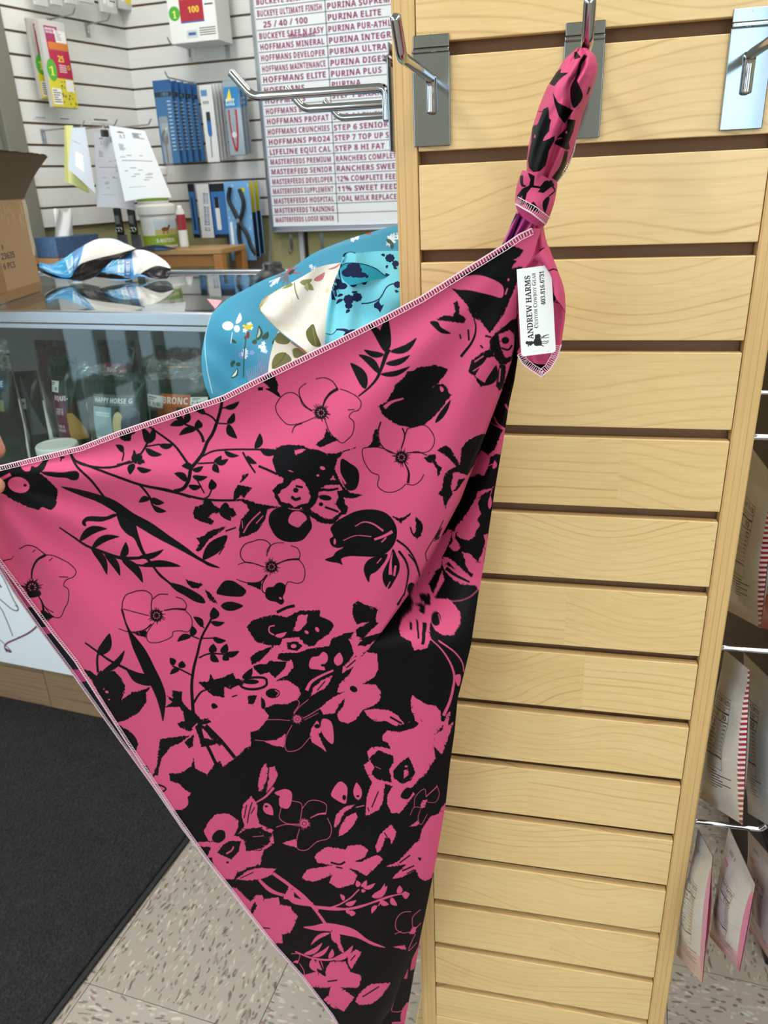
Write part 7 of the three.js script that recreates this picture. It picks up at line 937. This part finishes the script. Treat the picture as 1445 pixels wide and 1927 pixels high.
// ---------------------------------------------------------------- the hand that holds the left corner
{
  const J = (u, v, z) => onZ(u, v, z), zc = zCloth(0, 890, 0);
  const hand = thing('person', 'hand at the left edge pinching the corner of the pink scarf', 'person');
  const wrist = J(-330, 1010, 0.22), palm = J(-190, 930, 0.195), bones = [];
  const chain = (pts, rads) => { for (let i = 0; i < pts.length - 1; i++) bones.push([pts[i], pts[i + 1], rads[i], rads[i + 1]]); };
  chain([wrist, palm, J(-150, 905, 0.185)], [0.026, 0.030, 0.024]); chain([palm, J(-165, 840, 0.17)], [0.026, 0.018]); chain([palm, J(-190, 1000, 0.175)], [0.024, 0.018]);
  chain([J(-230, 985, 0.21), J(-150, 985, 0.197), J(-70, 935, 0.178), J(-9, 914, zc + 0.0105)], [0.015, 0.0115, 0.0098, 0.0078]); // thumb in front
  chain([J(-160, 850, 0.17), J(-90, 800, 0.145), J(-30, 808, 0.128), J(-10, 846, 0.124)], [0.012, 0.0105, 0.0095, 0.0088]); // index behind the cloth
  chain([J(-165, 880, 0.165), J(-100, 862, 0.132), J(-52, 880, 0.116), J(-40, 912, 0.116)], [0.012, 0.0102, 0.0092, 0.0084]);
  chain([J(-170, 925, 0.165), J(-112, 925, 0.130), J(-70, 940, 0.112), J(-64, 962, 0.112)], [0.0115, 0.0098, 0.0088, 0.008]);
  chain([J(-185, 975, 0.168), J(-135, 985, 0.136), J(-100, 992, 0.12), J(-94, 1010, 0.12)], [0.0105, 0.0088, 0.0078, 0.007]);
  chain([wrist, J(-620, 1200, 0.32), J(-800, 1350, 0.42)], [0.026, 0.036, 0.042]);
  const skin = phys(0xd99a84, 0.55, { sheen: 0.2 });
  const mesh = (list, cell) => {
    const bb = new THREE.Box3(); for (const [a, b, r, s] of list) { const m = Math.max(r, s) + 0.008; for (const p of [a, b]) { bb.expandByPoint(p.clone().addScalar(m)); bb.expandByPoint(p.clone().addScalar(-m)); } }
    const sz = bb.getSize(V(0, 0, 0)), half = Math.max(sz.x, sz.y, sz.z) / 2, ctr = bb.getCenter(V(0, 0, 0)), N = Math.min(110, Math.ceil((2 * half) / cell)), mc = new MarchingCubes(N, skin, false, false, 400000);
    const k = 0.004, P = V(0, 0, 0), pa = V(0, 0, 0), ba = V(0, 0, 0);
    for (let z = 0; z < N; z++) for (let y = 0; y < N; y++) for (let x = 0; x < N; x++) {
      P.set((x - N / 2) / (N / 2), (y - N / 2) / (N / 2), (z - N / 2) / (N / 2)).multiplyScalar(half).add(ctr); let d = 1;
      for (const [a, b, r, s] of list) { pa.subVectors(P, a); ba.subVectors(b, a); const h = clamp(pa.dot(ba) / ba.lengthSq(), 0, 1), e = pa.addScaledVector(ba, -h).length() - lerp(r, s, h), m = Math.max(k - Math.abs(d - e), 0) / k; d = Math.min(d, e) - m * m * k * 0.25; }
      mc.field[x + y * N + z * N * N] = -d;
    }
    mc.isolation = 0; mc.update(); const n = mc.count, g = new THREE.BufferGeometry();
    g.setAttribute('position', new THREE.BufferAttribute(mc.positionArray.slice(0, n * 3), 3)); g.setAttribute('normal', new THREE.BufferAttribute(mc.normalArray.slice(0, n * 3), 3)); g.setAttribute('uv', new THREE.BufferAttribute(new Float32Array(n * 2), 2));
    g.scale(half, half, half); g.translate(ctr.x, ctr.y, ctr.z); return g;
  };
  part('body', mesh(bones.slice(0, -2), 0.0032), skin, hand);
  part('sleeve', tube([wrist.clone().lerp(J(-620, 1200, 0.32), 0.45), J(-620, 1200, 0.32), J(-800, 1350, 0.42)], 0.047, 24, false, 20), mat(0x3c4654, 0.85), hand, 'dark sleeve');
  part('sleeve_end', new THREE.SphereGeometry(0.0468, 20, 14).translate(...J(-800, 1350, 0.42).toArray()), mat(0x3c4654, 0.85), hand);
  { const tip = J(-9, 914, zc + 0.0105), g = new THREE.SphereGeometry(0.0058, 16, 10); g.scale(1.1, 0.8, 0.28); part('nail', g.translate(tip.x - 0.003, tip.y + 0.001, tip.z + 0.0072), mat(0xe9b7a6, 0.3), hand); }
  rebase(hand);
}
scene.traverse((o) => { if (o.isMesh) { o.castShadow = o.receiveShadow = true; } if (o.userData.size) delete o.userData.size; });
renderer.render(scene, camera);
